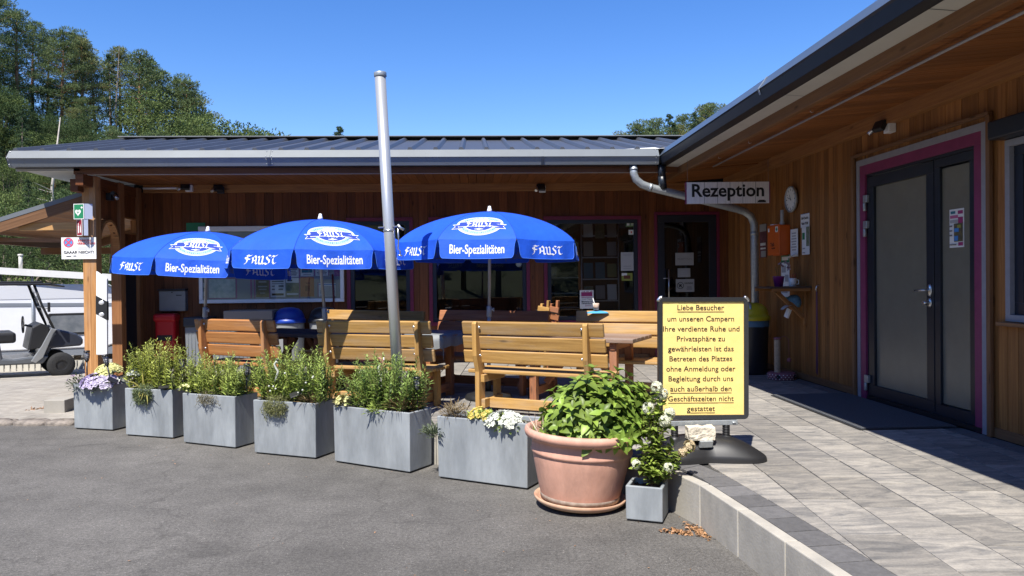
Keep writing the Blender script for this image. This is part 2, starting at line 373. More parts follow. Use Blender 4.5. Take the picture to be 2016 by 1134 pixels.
# light gravel yard beside the building, a sheet just above the asphalt
M_gravel = mat('pale_gravel', (.40, .365, .31), .95, 0, .35, 9, bump=.8, bscale=70, col2=(.29, .265, .225), dirt=.3)
b = MB()
gx = [-40, -28, -20, -15, -12, -10, -8.5, -7.5, -6.8, -6.2, -5.6, -5.0, -4.45]
def gy0(x): return 8.47 + max(0, (-x-4.45))*.22
gr = [[b.bm.verts.new((x, y, gz(x, y)+(.03 if j else .003))) for j, y in enumerate([gy0(x)+t*(34-gy0(x)) for t in (0, .03, .06, .1, .14, .18, .22, .27, .33, .4, .5, .65, .8, 1)])] for x in gx]
for i in range(len(gx)-1):
    for j in range(13): b._tag([b.bm.faces.new((gr[i][j], gr[i+1][j], gr[i+1][j+1], gr[i][j+1]))], .5)
tag(b.build('gravel_yard', M_gravel), kind='structure')

# ------------------------------------------------------------------ planter line (front-left corner, front-right corner on the ground)
PL = [((-4.19, 8.03), (-3.72, 7.87)), ((-3.48, 7.62), (-2.93, 7.40)), ((-2.76, 7.20), (-2.18, 6.90)), ((-1.96, 6.70), (-1.36, 6.42)), ((-1.19, 6.31), (-0.52, 5.87)), ((-0.30, 5.72), (0.36, 5.33))]
WALLPTS = [(2.35, -6.0), (1.78, .3), (1.48, 3.06), (1.385, 4.0), (1.30, 4.77), (.98, 5.28), (.54, 5.62), (-.10, 6.02), (-.36, 6.16), (-1.0, 6.60), (-1.78, 7.02), (-2.55, 7.42), (-3.3, 7.86), (-4.05, 8.32), (-4.48, 8.75), (-4.62, 9.30)]
T = .25
# terrace slab (dark bed under the pavers) and the pavers themselves
M_bed = mat('joint_sand', (.050, .048, .045), .95)
b = MB(); poly = [(p[0]+.055, p[1]+.03) for p in WALLPTS] + [(-4.9, 10.0), (-5.0, 11.6), (3.97, 11.6), (3.97, -6.0)]
plate(b, poly, Matrix.Identity(4), T-.012); tag(b.build('terrace_bed', M_bed), kind='structure')
def paver_mat():
    m = bpy.data.materials.new('concrete_pavers'); m.use_nodes = True; n = m.node_tree.nodes; l = m.node_tree.links; bs = n['Principled BSDF']
    tc = n.new('ShaderNodeTexCoord')
    def nz(scl, det, src='UV', dist=0):
        mp = n.new('ShaderNodeMapping'); mp.inputs['Scale'].default_value = scl; l.new(tc.outputs[src], mp.inputs[0]); t = n.new('ShaderNodeTexNoise'); t.inputs['Scale'].default_value = 1; t.inputs['Detail'].default_value = det; t.inputs['Roughness'].default_value = .65; t.inputs['Distortion'].default_value = dist; l.new(mp.outputs[0], t.inputs[0]); return t.outputs[0]
    def rng(s, a, c, o0, o1):
        rp = n.new('ShaderNodeMapRange'); rp.inputs[1].default_value = a; rp.inputs[2].default_value = c; rp.inputs[3].default_value = o0; rp.inputs[4].default_value = o1; l.new(s, rp.inputs[0]); return rp.outputs[0]
    at = n.new('ShaderNodeAttribute'); at.attribute_name = 'rnd'
    mx = n.new('ShaderNodeMix'); mx.data_type = 'RGBA'; mx.inputs[6].default_value = (.305, .282, .248, 1); mx.inputs[7].default_value = (.145, .141, .136, 1); l.new(rng(nz((3.2, 11, 1), 6, dist=1.2), .38, .66, 0, 1), mx.inputs[0])
    s1 = n.new('ShaderNodeVectorMath'); s1.operation = 'SCALE'; l.new(mx.outputs[2], s1.inputs[0]); l.new(rng(at.outputs['Fac'], 0, 1, .78, 1.15), s1.inputs['Scale'])
    s2 = n.new('ShaderNodeVectorMath'); s2.operation = 'SCALE'; l.new(s1.outputs[0], s2.inputs[0]); l.new(rng(nz((90, 90, 90), 3, 'Object'), .3, .7, .88, 1.12), s2.inputs['Scale'])
    l.new(s2.outputs[0], bs.inputs['Base Color']); bs.inputs['Roughness'].default_value = .85; bs.inputs['Specular IOR Level'].default_value = .3
    bp = n.new('ShaderNodeBump'); bp.inputs['Strength'].default_value = .3; bp.inputs['Distance'].default_value = .004; l.new(nz((60, 60, 60), 4, 'Object'), bp.inputs['Height']); l.new(bp.outputs[0], bs.inputs['Normal'])
    return m
def inside(p, poly):
    x, y = p; c = False
    for (x1, y1), (x2, y2) in zip(poly, poly[1:]+poly[:1]):
        if (y1 > y) != (y2 > y) and x < (x2-x1)*(y-y1)/(y2-y1)+x1: c = not c
    return c
def dist_wall(p):
    best = 9
    for a, c in zip(WALLPTS, WALLPTS[1:]):
        ax, ay = a; dx, dy = c[0]-ax, c[1]-ay; t = max(0, min(1, ((p[0]-ax)*dx+(p[1]-ay)*dy)/(dx*dx+dy*dy))); best = min(best, math.hypot(p[0]-ax-t*dx, p[1]-ay-t*dy))
    return best
def seg_d(p, a, c):
    dx, dy = c[0]-a[0], c[1]-a[1]; t = max(0, min(1, ((p[0]-a[0])*dx+(p[1]-a[1])*dy)/(dx*dx+dy*dy))); return math.hypot(p[0]-a[0]-t*dx, p[1]-a[1]-t*dy)
def clip_poly(pts, a, c, off):
    """keep the part of convex pts on the right-hand (terrace) side of the wall segment a-c moved in by off"""
    dx, dy = c[0]-a[0], c[1]-a[1]; L = math.hypot(dx, dy); nx, ny = dy/L, -dx/L
    if True:
        d = lambda p: (p[0]-a[0])*nx+(p[1]-a[1])*ny-off
        out = []
        for p, q in zip(pts, pts[1:]+pts[:1]):
            dp, dq = d(p), d(q)
            if dp >= 0: out.append(p)
            if dp*dq < 0: t = dp/(dp-dq); out.append((p[0]+(q[0]-p[0])*t, p[1]+(q[1]-p[1])*t))
        return out
b = MB(); rs = random.Random(3); th = R_(-4.0); ct, sn = math.cos(th), math.sin(th)
BORD = .185
def add_paver(q, z1, rv, hole=.004):
    if len(q) < 3: return
    ar = sum(p[0]*r2[1]-r2[0]*p[1] for p, r2 in zip(q, q[1:]+q[:1]))/2
    if abs(ar) < .006: return
    if ar < 0: q = q[::-1]
    cx = sum(p[0] for p in q)/len(q); cy = sum(p[1] for p in q)/len(q)
    tp = [b.bm.verts.new((cx+(p[0]-cx)*.992, cy+(p[1]-cy)*.992, z1)) for p in q]; bt = [b.bm.verts.new((p[0], p[1], z1-.011)) for p in q]; n_ = len(q); o = rs.uniform(0, 60)
    fs = [b.bm.faces.new(tp)] + [b.bm.faces.new((bt[i], bt[(i+1) % n_], tp[(i+1) % n_], tp[i])) for i in range(n_)]
    b._tag(fs, rv, lambda p: ((p.x-cx)+o, (p.y-cy)+o*1.7))
col = -26
x = -6.0
while x < 5.0:
    wd = .30; y = -7.0 + rs.choice((0, .15, .3, .45))
    while y < 13.0:
        ln = rs.choice((.60, .60, .60, .45)); g_ = rs.choice((.0015, .003, .0055))
        c4 = [(x+g_, y+g_), (x+wd-g_, y+g_), (x+wd-g_, y+ln-g_), (x+g_, y+ln-g_)]
        q = [(p[0]*ct-p[1]*sn, p[0]*sn+p[1]*ct) for p in c4]; y += ln
        if not (-5.4 < q[0][0] < 4.3): continue
        def clipbox(q, k, v, sg):
            out = []
            for p, r2 in zip(q, q[1:]+q[:1]):
                dp, dq = sg*(p[k]-v), sg*(r2[k]-v)
                if dp >= 0: out.append(p)
                if dp*dq < 0: t = dp/(dp-dq); out.append((p[0]+(r2[0]-p[0])*t, p[1]+(r2[1]-p[1])*t))
            return out
        q = clipbox(q, 0, 3.79, -1) if q else q
        if q: q = clipbox(q, 1, 11.58, -1)
        if q: q = clipbox(q, 0, -5.3, 1)
        if q: q = clipbox(q, 1, -5.5, 1)
        cl = list(zip(WALLPTS, WALLPTS[1:]))
        if not q: continue
        mx_ = sum(p[0] for p in q)/len(q), sum(p[1] for p in q)/len(q)
        near = min(range(len(cl)), key=lambda i: seg_d(mx_, *cl[i])+i*1e-6)
        for s_i, (a_, c_) in enumerate(cl):
            if not q: break
            mx_ = sum(p[0] for p in q)/len(q), sum(p[1] for p in q)/len(q)
            # only clip by segments close to this paver
            lo = min(a_[0], c_[0])-.6, min(a_[1], c_[1])-.6; hi = max(a_[0], c_[0])+.6, max(a_[1], c_[1])+.6
            if s_i == near: q = clip_poly(q, a_, c_, .075+BORD)
        if not q: continue
        mx_ = sum(p[0] for p in q)/len(q), sum(p[1] for p in q)/len(q)
        if not inside(mx_, poly): continue
        add_paver(q, T+rs.uniform(-.0012, .0012), rs.random())
    x += wd
tag(b.build('terrace_paving', paver_mat()), kind='structure')
# dark border pavers: a row behind the retaining wall and one along the right wall
b = MB(); rs = random.Random(5)
def resample(pts, step):
    out = []; acc = 0; 
    for a, c in zip(pts, pts[1:]):
        L = math.hypot(c[0]-a[0], c[1]-a[1]); t = acc
        while t < L: out.append((a[0]+(c[0]-a[0])*t/L, a[1]+(c[1]-a[1])*t/L, (c[0]-a[0])/L, (c[1]-a[1])/L)); t += step
        acc = t-L
    return out
rsm = resample(WALLPTS, .205)
for p, q in zip(rsm, rsm[1:]):
    def off(r_, d): return (r_[0]+r_[3]*d, r_[1]-r_[2]*d)
    k = .012
    L = math.hypot(q[0]-p[0], q[1]-p[1]); e = ((q[0]-p[0])/L*.004, (q[1]-p[1])/L*.004)
    A0, A1, B0, B1 = off(p, .078), off(p, .078+BORD-.008), off(q, .078), off(q, .078+BORD-.008)
    add_paver([(A0[0]+e[0], A0[1]+e[1]), (A1[0]+e[0], A1[1]+e[1]), (B1[0]-e[0], B1[1]-e[1]), (B0[0]-e[0], B0[1]-e[1])], T+.001, rs.random())
y = -5.5
while y < 11.5:
    add_paver([(3.80, y+.004), (3.955, y+.004), (3.955, y+.196), (3.80, y+.196)], T+.001, rs.random()); y += .20
tag(b.build('border_paving', mat('dark_border_pavers', (.115, .112, .112), .85, 0, .18, 30, rnd=.22, bump=.25, bscale=80)), kind='structure')

# retaining wall of concrete edging slabs
M_conc = mat('concrete_edging', (.42, .39, .33), .9, 0, .22, 5, col2=(.33, .31, .27), rnd=.12, bump=.08, bscale=60, dirt=.22)
rw = thing('retaining_wall', 'low retaining wall of upright concrete edging slabs along the terrace', 'wall', (1.3, 4.77, 0))
b = MB(); rsm = resample(WALLPTS, .50)
for p, q in zip(rsm, rsm[1:]):
    L = math.hypot(q[0]-p[0], q[1]-p[1]); ang = math.atan2(q[1]-p[1], q[0]-p[0]); nx, ny = math.sin(ang), -math.cos(ang)
    b.box(((p[0]+q[0])/2+nx*.037-1.3, (p[1]+q[1])/2+ny*.037-4.77, .125+random.uniform(-.002, .002)), (L-.006, .07, .262), (0, 0, ang))
b.build('slabs', M_conc, rw, bevel=.006)

# ================================================================== BUILDING
bld = thing('reception_building', 'timber clad reception building with two wings and grey metal roof', 'building', (0, 11.6, 0))
def part(b, name, m, **k):
    for v in b.bm.verts: v.co.y -= 11.6
    return b.build(name, m, bld, **k)
YB, XW = 11.6, 3.97
def boards(b, axis, fixed, a0, a1, z0, z1, wd, holes, th=.024, inset=.0, gap=.004):
    """vertical cladding; holes = [(lo, hi, zlo, zhi)]"""
    edges = []; t = a0
    while t < a1-1e-6: edges.append((t, min(t+wd, a1))); t += wd
    for lo, hi in edges:
        cuts = sorted({lo, hi} | {v for h in holes for v in h[:2] if lo < v < hi}); rv = random.random()
        for p, q in zip(cuts, cuts[1:]):
            if q-p < .006: continue
            mid = (p+q)/2; iv = [(z0, z1)]
            for h in holes:
                if h[0] <= mid <= h[1]:
                    nv = []
                    for s0, s1 in iv:
                        if h[3] <= s0 or h[2] >= s1: nv.append((s0, s1)); continue
                        if h[2] > s0: nv.append((s0, h[2]))
                        if h[3] < s1: nv.append((h[3], s1))
                    iv = nv
            jit = random.uniform(0, .003)
            for s0, s1 in iv:
                if axis == 'x': b.box((mid, fixed+th/2+inset+jit, (s0+s1)/2), (q-p-gap, th, s1-s0), rv=rv)
                else: b.box((fixed+th/2+inset+jit, mid, (s0+s1)/2), (th, q-p-gap, s1-s0), rv=rv)
# openings of the back wall
HB = [(-1.94, -.95, .25, 2.45), (-.69, .84, .84, 2.45), (1.08, 2.58, .84, 2.45), (2.84, 3.79, .25, 2.50)]
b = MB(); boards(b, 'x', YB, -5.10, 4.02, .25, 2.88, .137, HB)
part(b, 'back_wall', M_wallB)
b = MB(); boards(b, 'x', YB+.03, -5.12, 4.15, -.1, 3.3, 10.0, HB, th=.02, gap=0)
part(b, 'wall_backing', M_blackm)
HR = [(5.64, 7.59, .25, 2.67), (3.5, 5.43, 1.17, 2.58)]
b = MB(); boards(b, 'y', XW, -5.5, 11.6, .33, 3.0, .105, HR)
part(b, 'right_wall', M_wallR)
b = MB(); boards(b, 'y', XW+.03, -5.5, 11.66, .20, 3.4, 30.0, HR, th=.02, gap=0)
part(b, 'wall_backing', M_blackm)
b = MB()
for lo, hi in ((-5.5, 5.60), (7.63, 11.6)): b.box((XW+.005, (lo+hi)/2, .292), (.034, hi-lo, .075))
b.box((-3.4, YB+.002, .29), (2.9, .03, .08)); b.box((-.82, YB+.002, .29), (.2, .03, .08)); b.box((.95, YB+.002, .29), (3.5, .03, .08))
part(b, 'plinth_board', M_brownw, bevel=.004)
# wall-plate beams
b = MB(); b.box((-.5, YB-.02, 2.93), (8.9, .09, .115)); part(b, 'wall_beam', M_beam, bevel=.004)
b = MB(); b.box((XW-.045, 3.05, 3.0), (.09, 17.0, .135)); part(b, 'wall_beam', M_beam, bevel=.004)
# soffits
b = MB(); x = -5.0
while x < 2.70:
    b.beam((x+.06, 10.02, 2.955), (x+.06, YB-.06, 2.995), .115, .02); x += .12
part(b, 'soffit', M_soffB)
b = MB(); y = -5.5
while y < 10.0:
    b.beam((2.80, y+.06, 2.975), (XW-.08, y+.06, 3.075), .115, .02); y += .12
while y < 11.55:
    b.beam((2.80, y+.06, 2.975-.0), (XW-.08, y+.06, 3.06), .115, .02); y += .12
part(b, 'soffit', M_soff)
b = MB(); b.box((2.76, 3.0, 2.945), (.055, 17.2, .10)); part(b, 'eaves_beam', wood('wood_eaves', (.27, .135, .055), (.19, .09, .035), .1), bevel=.006)
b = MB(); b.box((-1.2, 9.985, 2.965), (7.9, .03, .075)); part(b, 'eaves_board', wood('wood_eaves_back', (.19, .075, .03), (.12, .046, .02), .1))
b = MB(); b.box((-1.2, 10.03, 2.930), (7.6, .02, .012)); part(b, 'eaves_trim', M_verge)
b = MB(); y = -5.7
for k in range(8):
    b.quad([(2.575, y+.004, 3.001), (2.575, y+1.96, 3.001), (2.733, y+1.96, 2.992), (2.733, y+.004, 2.992)]); y += 1.966
part(b, 'eaves_lining', M_verge)
# gutters / eaves sheets: profile extruded, in lengths with joints
def sheet(name, m, prof, axis, a, c, th=.004):
    b = MB(); V0 = None
    def P(q, t): return Vector((t, q[0], q[1])) if axis == 'x' else Vector((q[0], t, q[1]))
    for p, q in zip(prof, prof[1:]): b.quad([P(p, a), P(p, c), P(q, c), P(q, a)], .5)
    return part(b, name, m)
sheet('gutter_upper', M_gutL, [(9.855, 3.212), (9.78, 3.108)], 'x', -5.88, 2.44)
sheet('gutter_lower', M_gutD, [(9.78, 3.108), (9.795, 3.095), (9.835, 3.008), (9.84, 3.004)], 'x', -5.88, 2.44)
sheet('gutter_underside', M_gutU, [(9.84, 3.004), (9.97, 3.004)], 'x', -5.88, 2.44)
sheet('gutter_upper', M_gutR, [(2.515, 3.212), (2.44, 3.108)], 'y', 9.80, -5.7)
sheet('gutter_lower', M_anth, [(2.44, 3.108), (2.452, 3.095), (2.475, 3.008)], 'y', 9.80, -5.7)
sheet('gutter_underside', M_gutU, [(2.475, 3.006), (2.575, 3.004)], 'y', 9.95, -5.7)
b = MB()   # end caps and joint straps
b.quad([(-5.881, 9.855, 3.212), (-5.881, 9.78, 3.108), (-5.881, 9.835, 3.006), (-5.881, 10.3, 3.006), (-5.881, 10.3, 3.33)])
b.quad([(2.441, 9.855, 3.212), (2.441, 9.78, 3.108), (2.441, 9.835, 3.006), (2.441, 9.9, 3.006), (2.441, 9.9, 3.23)])
part(b, 'gutter_end', M_gutL)
b = MB()
for x in (-2.62, .9):
    b.beam((x, 9.852, 3.213), (x, 9.776, 3.108), .03, .003, (0, -1, .7)); b.beam((x, 9.776, 3.106), (x, 9.833, 3.006), .03, .003, (0, -1, -.5))
part(b, 'gutter_strap', M_gutL)
b = MB()
for y in (6.33, 1.0):
    b.beam((2.512, y, 3.214), (2.436, y, 3.108), .035, .003, (-1, 0, .7)); b.beam((2.436, y, 3.106), (2.455, y, 3.06), .03, .003, (-1, 0, -.3))
part(b, 'gutter_strap', M_galv)
b = MB()
for k in range(5):
    for dz, dy in ((.03, 0), (.075, .02)): pass
for x in (-5.86, 2.40, -2.585, -2.655):
    for z, y in ((3.195, 9.838), (3.125, 9.785), (3.085, 9.793), (3.03, 9.82)):
        b.lathe([(.0, .004), (.005, .003), (.006, 0)], (x, y-.003, z), 6, (R_(90), 0, 0))
part(b, 'rivets', M_chrome)
# roofs: sheet + standing seams (surface pattern) ; back wing rises to the back, right wing to the right
b = MB(); xs_ = [-5.88, 9.0]
RZ0, RY0, RZ1, RY1 = 3.205, 9.86, 3.90, 12.9
b.quad([(-5.88, RY0, RZ0), (9.0, RY0, RZ0), (9.0, RY1, RZ1), (-5.88, RY1, RZ1)])
part(b, 'back_roof', M_roof)
b = MB(); x = -5.86
while x < 3.4:
    h_ = .042
    for (dx0, w_) in ((0, .085),):
        A = [(x, RY0+.02, RZ0+.005), (x+.02, RY0+.02, RZ0+.045), (x+.055, RY0+.02, RZ0+.045), (x+.085, RY0+.02, RZ0+.005)]
        Bq = [(p[0], RY1, p[2]-RZ0+RZ1) for p in A]
        for i in range(3): b.quad([A[i], A[i+1], Bq[i+1], Bq[i]])
        b.quad([A[0], A[3], A[2], A[1]])
    x += .333
part(b, 'roof_ribs', M_roof)
b = MB(); b.box((1.5, RY1, RZ1+.062), (14.8, .16, .012)); part(b, 'ridge_cap', M_gutD)
b = MB(); b.box((1.5, RY1+.05, RZ1+.01), (14.7, .01, .095)); part(b, 'ridge_closure', M_blackm)  # black strip added so the gap under the cap looks shaded
b = MB(); b.quad([(-5.87, RY0, RZ0), (-5.87, RY1, RZ1), (-5.87, RY1, 3.0), (-5.87, RY0+.1, 3.0)]); b.quad([(-5.87, RY1, 3.0), (-5.87, RY1, RZ1), (9, RY1, RZ1), (9, RY1, 3.0)]); part(b, 'gable_sheet', M_gutD)
b = MB(); rsx = random.Random(2)
for k in range(26):
    x = -5.6+k*.333+.1; t = rsx.choice((.06, .3, .55, .8)); 
    for t in (.03, .45): b.lathe([(0, .012), (.011, .009), (.012, 0)], (x+rsx.uniform(-.02, .02), RY0+t*(RY1-RY0), RZ0+t*(RZ1-RZ0)+.004), 6)
part(b, 'roof_screws', M_chrome)
b = MB(); b.quad([(2.515, -5.7, 3.212), (9.0, -5.7, 4.5), (9.0, 12.9, 4.5-.6), (2.515, 9.86, 3.208)]); part(b, 'right_roof', M_roof)
b = MB(); b.quad([(2.515, 9.80, 3.214), (2.45, 9.84, 3.214), (2.0, 9.90, 3.222), (2.6, 10.25, 3.31)]); part(b, 'valley_flashing', M_white)
# verge lining at the left end, timber under the left overhang
b = MB(); b.box((-5.47, 9.985, 2.986), (.8, .03, .03)); b.quad([(-5.87, 9.97, 2.998), (-5.07, 9.97, 2.998), (-5.07, 11.6, 2.998), (-5.87, 11.6, 2.998)]); part(b, 'verge_lining', M_verge)
# posts, side wall with arch, brackets
SX = -4.99
b = MB(); b.box((SX-.13, 10.27, 1.46), (.092, .15, 2.96)); b.box((SX-.044, 10.27, 1.46), (.082, .15, 2.96)); part(b, 'corner_post', M_post, bevel=.006)
b = MB(); b.box((SX-.09, 10.27, .02), (.20, .18, .06)); part(b, 'post_foot', M_brownw, bevel=.005)
b = MB(); b.box((SX-.07, 10.95, 1.46), (.14, .14, 2.96)); b.box((SX-.06, 11.52, 1.46), (.12, .12, 2.96)); part(b, 'post', wood('wood_post_dark', (.33, .15, .06), (.21, .09, .035), .12), bevel=.006)
b = MB(); b.box((SX-.08, 10.9, 2.86), (.10, 1.9, .15)); b.box((SX-.2, 10.3, 2.80), (.1, .5, .16)); part(b, 'side_beam', M_wallB, bevel=.005)
b = MB(); y = 10.35
while y < 10.885:     # boards over the arch
    mid = y+.045; s = (mid-10.50)/.40
    zc = 2.02 + .38*math.sqrt(max(0.02, 1-min(1, abs(s))**2)) if mid < 10.9 else 2.0
    b.box((SX-.055, mid, (zc+2.82)/2), (.024, .086, 2.82-zc)); y += .09
y = 11.03
while y < 11.45:
    mid = y+.045; b.box((SX-.055, mid, 2.65), (.024, .086, .36)); b.box((SX-.055, mid, 2.12), (.024, .086, .24)); y += .09
part(b, 'side_cladding', M_wallB)
b = MB(); pts = []
for k in range(15):
    a = math.pi*k/14; pts.append((SX-.055, 10.60-.285*math.cos(a), 1.98+.40*math.sin(a)))
for p, q in zip(pts, pts[1:]): b.beam(p, q, .10, .03, (0, p[1]-10.6, p[2]-1.98+.001))
part(b, 'arch_trim', M_beam)
b = MB()
for z in (2.46, 2.245): b.box((SX-.055, 11.24, z), (.06, .42, .022))
for y in (11.04, 11.44): b.box((SX-.055, y, 2.352), (.06, .022, .19))
part(b, 'side_window_frame', M_beam)
b = MB(); b.box((SX-.055, 11.24, .95), (.03, .40, 1.9)); part(b, 'side_panel', M_anth)

# interior: dark room behind the windows
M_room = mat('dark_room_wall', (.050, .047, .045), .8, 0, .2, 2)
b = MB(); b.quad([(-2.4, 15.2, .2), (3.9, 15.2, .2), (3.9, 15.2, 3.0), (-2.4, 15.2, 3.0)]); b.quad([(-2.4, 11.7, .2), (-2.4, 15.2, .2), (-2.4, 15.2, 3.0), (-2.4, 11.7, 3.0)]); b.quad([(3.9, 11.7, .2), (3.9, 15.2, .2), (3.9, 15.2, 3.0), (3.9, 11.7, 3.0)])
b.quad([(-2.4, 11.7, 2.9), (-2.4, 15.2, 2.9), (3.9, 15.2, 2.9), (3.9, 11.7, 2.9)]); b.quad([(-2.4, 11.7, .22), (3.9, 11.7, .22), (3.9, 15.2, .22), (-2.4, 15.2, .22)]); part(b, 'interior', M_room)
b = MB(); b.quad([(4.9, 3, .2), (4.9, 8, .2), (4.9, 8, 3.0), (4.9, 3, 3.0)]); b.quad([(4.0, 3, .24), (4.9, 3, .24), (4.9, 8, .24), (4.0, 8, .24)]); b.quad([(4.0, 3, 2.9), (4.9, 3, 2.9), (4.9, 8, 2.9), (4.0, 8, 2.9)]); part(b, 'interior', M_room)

M_gl = glass('window_glass', (.6, .62, .62), .065)
M_navy = mat('navy_frame', (.014, .018, .030), .4, 0, .08, 10)
def ring(b, x0, x1, z0, z1, t, y, d, axis='x', bottom=True):
    """rectangular frame of bar width t, depth d, front face at y"""
    def B(cx, cz, sx, sz):
        if axis == 'x': b.box((cx, y+d/2, cz), (sx, d, sz))
        else: b.box((y+d/2, cx, cz), (d, sx, sz))
    B((x0+x1)/2, z1-t/2, x1-x0, t)
    zb = z0+t if bottom else z0
    B(x0+t/2, (zb+z1-t)/2, t, z1-t-zb); B(x1-t/2, (zb+z1-t)/2, t, z1-t-zb)
    if bottom: B((x0+x1)/2, z0+t/2, x1-x0, t)
def window(x0, x1, z0, z1, nm='window', mull=()):
    b = MB(); ring(b, x0-.012, x1+.012, z0-.03, z1+.03, .055, YB-.022, .05); o = part(b, nm, M_pinkD, bevel=.003)
    b = MB(); ring(b, x0+.043, x1-.043, z0+.025, z1-.025, .06, YB-.004, .06)
    for m_ in mull: b.box((m_, YB+.026, (z0+z1)/2), (.03, .04, z1-z0-.17))
    f = b; 
    for v in f.bm.verts: v.co.y -= 11.6
    f.build('frame', M_navy, o, bevel=.003)
    b = MB(); b.quad([(x0+.10, YB+.03-11.6, z0+.085), (x1-.10, YB+.03-11.6, z0+.085), (x1-.10, YB+.03-11.6, z1-.085), (x0+.10, YB+.03-11.6, z1-.085)]); b.build('pane', M_gl, o)
    return o
wA = window(-1.94, -.95, .30, 2.45, 'terrace_door')
wB = window(-.69, .84, .84, 2.45)
wC = window(1.08, 2.58, .84, 2.45)
# reception door
b = MB(); ring(b, 2.80, 3.83, .25, 2.535, .045, YB-.02, .05, bottom=False); door = part(b, 'reception_door', M_pinkD, bevel=.003)
b = MB(); ring(b, 2.85, 3.78, .27, 2.485, .11, YB-.004, .06); 
for v in b.bm.verts: v.co.y -= 11.6
b.build('leaf', M_navy, door, bevel=.003)
b = MB(); b.quad([(2.96, .03, .38), (3.67, .03, .38), (3.67, .03, 2.375), (2.96, .03, 2.375)]); b.build('pane', glass('dark_door_glass', (.10, .11, .12), .06), door)
b = MB(); b.tube([(3.01, -.055, 1.05), (3.01, -.055, 1.64)], .011, 10); b.tube([(3.01, -.055, 1.5), (3.01, .0, 1.5)], .008, 8); b.tube([(3.01, -.055, 1.15), (3.01, .0, 1.15)], .008, 8); b.tube([(2.93, -.03, 1.50), (3.0, -.03, 1.50)], .006, 8); b.build('handle', M_chrome, door)

# right wing double door (in the plane X = 3.97)
b = MB(); ring(b, 5.625, 7.605, .255, 2.685, .06, XW-.016, .06, 'y', bottom=False); dd = part(b, 'double_door', M_greyfr)
dd_off = lambda b: [setattr(v.co, 'y', v.co.y-11.6) for v in b.bm.verts]
b = MB(); ring(b, 5.675, 7.555, .255, 2.635, .105, XW-.010, .075, 'y', bottom=False); dd_off(b); b.build('surround', M_pink, dd, bevel=.002)
b = MB(); b.beam((XW-.03, 5.56, 2.735), (XW-.03, 7.66, 2.735), .04, .03); b.beam((XW-.03, 5.575, .255), (XW-.03, 5.575, 2.72), .03, .045, (0, 1, 0)); b.beam((XW-.03, 7.645, .255), (XW-.03, 7.645, 2.72), .03, .045, (0, 1, 0)); dd_off(b); b.build('moulding', M_brownw, dd, bevel=.004)
M_frost = mat('frosted_glass', (.175, .165, .125), .26, 0, .06, 5, spec=.6, bump=.06, bscale=160)
b = MB(); ring(b, 5.742, 7.478, .262, 2.553, .05, XW+.012, .06, 'y'); dd_off(b); b.build('door_frame', M_anth, dd, bevel=.002)
for nm, y0, y1 in (('leaf', 6.335, 7.42), ('leaf', 5.79, 6.327)):
    b = MB(); 
    if y1 > 7: ring(b, y0, y1, .30, 2.495, .105, XW+.006, .055, 'y')
    else: ring(b, y0, y1, .30, 2.50, .075, XW+.010, .055, 'y'); b.box((XW+.03, (y0+y1)/2, .38), (.04, y1-y0-.15, .02))
    dd_off(b); lf = b.build(nm, M_anth, dd, bevel=.003)
    b = MB(); t_ = .10 if y1 > 7 else .07; yy0, yy1 = y0+t_, y1-t_
    b.quad([(XW+.035, yy1-11.6, .40), (XW+.035, yy0-11.6, .40), (XW+.035, yy0-11.6, 2.41), (XW+.035, yy1-11.6, 2.41)]); b.build('pane', M_frost, lf)
    if y1 > 7:
        b = MB(); yh = 6.385
        b.lathe([(0, .012), (.026, .012), (.028, 0)], (XW+.004, yh-11.6, 1.37), 16, (0, R_(-90), 0), squash=(2.0, 1)); b.tube([(XW, yh-11.6, 1.37), (XW-.05, yh-11.6, 1.37), (XW-.056, yh+.02-11.6, 1.37), (XW-.056, yh+.13-11.6, 1.365)], .010, 8)
        b.lathe([(0, .012), (.024, .012), (.026, 0)], (XW+.004, yh-11.6, 1.26), 16, (0, R_(-90), 0), squash=(1.6, 1)); b.tube([(XW, yh-11.6, 1.26), (XW-.062, yh-11.6, 1.26)], .018, 12)
        b.build('handle', M_chrome, lf)
        for zh in (2.28, 2.02, .46):
            b = MB(); b.box((XW-.012, 7.42-11.6, zh), (.03, .075, .075)); b.tube([(XW-.014, 7.445-11.6, zh-.12), (XW-.014, 7.445-11.6, zh-.04)], .017, 10); b.build('hinge', M_galv, lf, bevel=.004)
b = MB(); b.box((XW+.01, 6.56, .278), (.05, 1.72, .035)); dd_off(b); b.build('threshold', M_black, dd)
# right wing window with roller-shutter box
b = MB(); ring(b, 3.45, 5.44, 1.15, 2.50, .05, XW-.006, .05, 'y'); rwn = part(b, 'shutter_window', M_greyfr, bevel=.003)
b = MB(); b.box((XW-.05, 4.45, 2.575), (.14, 2.04, .14)); dd_off(b); b.build('shutter_box', M_anth, rwn, bevel=.012)
b = MB(); ring(b, 3.50, 5.39, 1.20, 2.47, .09, XW+.03, .06, 'y'); dd_off(b); b.build('frame', M_navy, rwn, bevel=.003)
b = MB(); b.quad([(XW+.06, 5.3-11.6, 1.28), (XW+.06, 3.6-11.6, 1.28), (XW+.06, 3.6-11.6, 2.4), (XW+.06, 5.3-11.6, 2.4)]); b.build('pane', M_gl, rwn)
b = MB(); b.box((XW-.02, 4.45, 1.13), (.07, 2.06, .03)); dd_off(b); b.build('sill', M_brownw, rwn, bevel=.004)
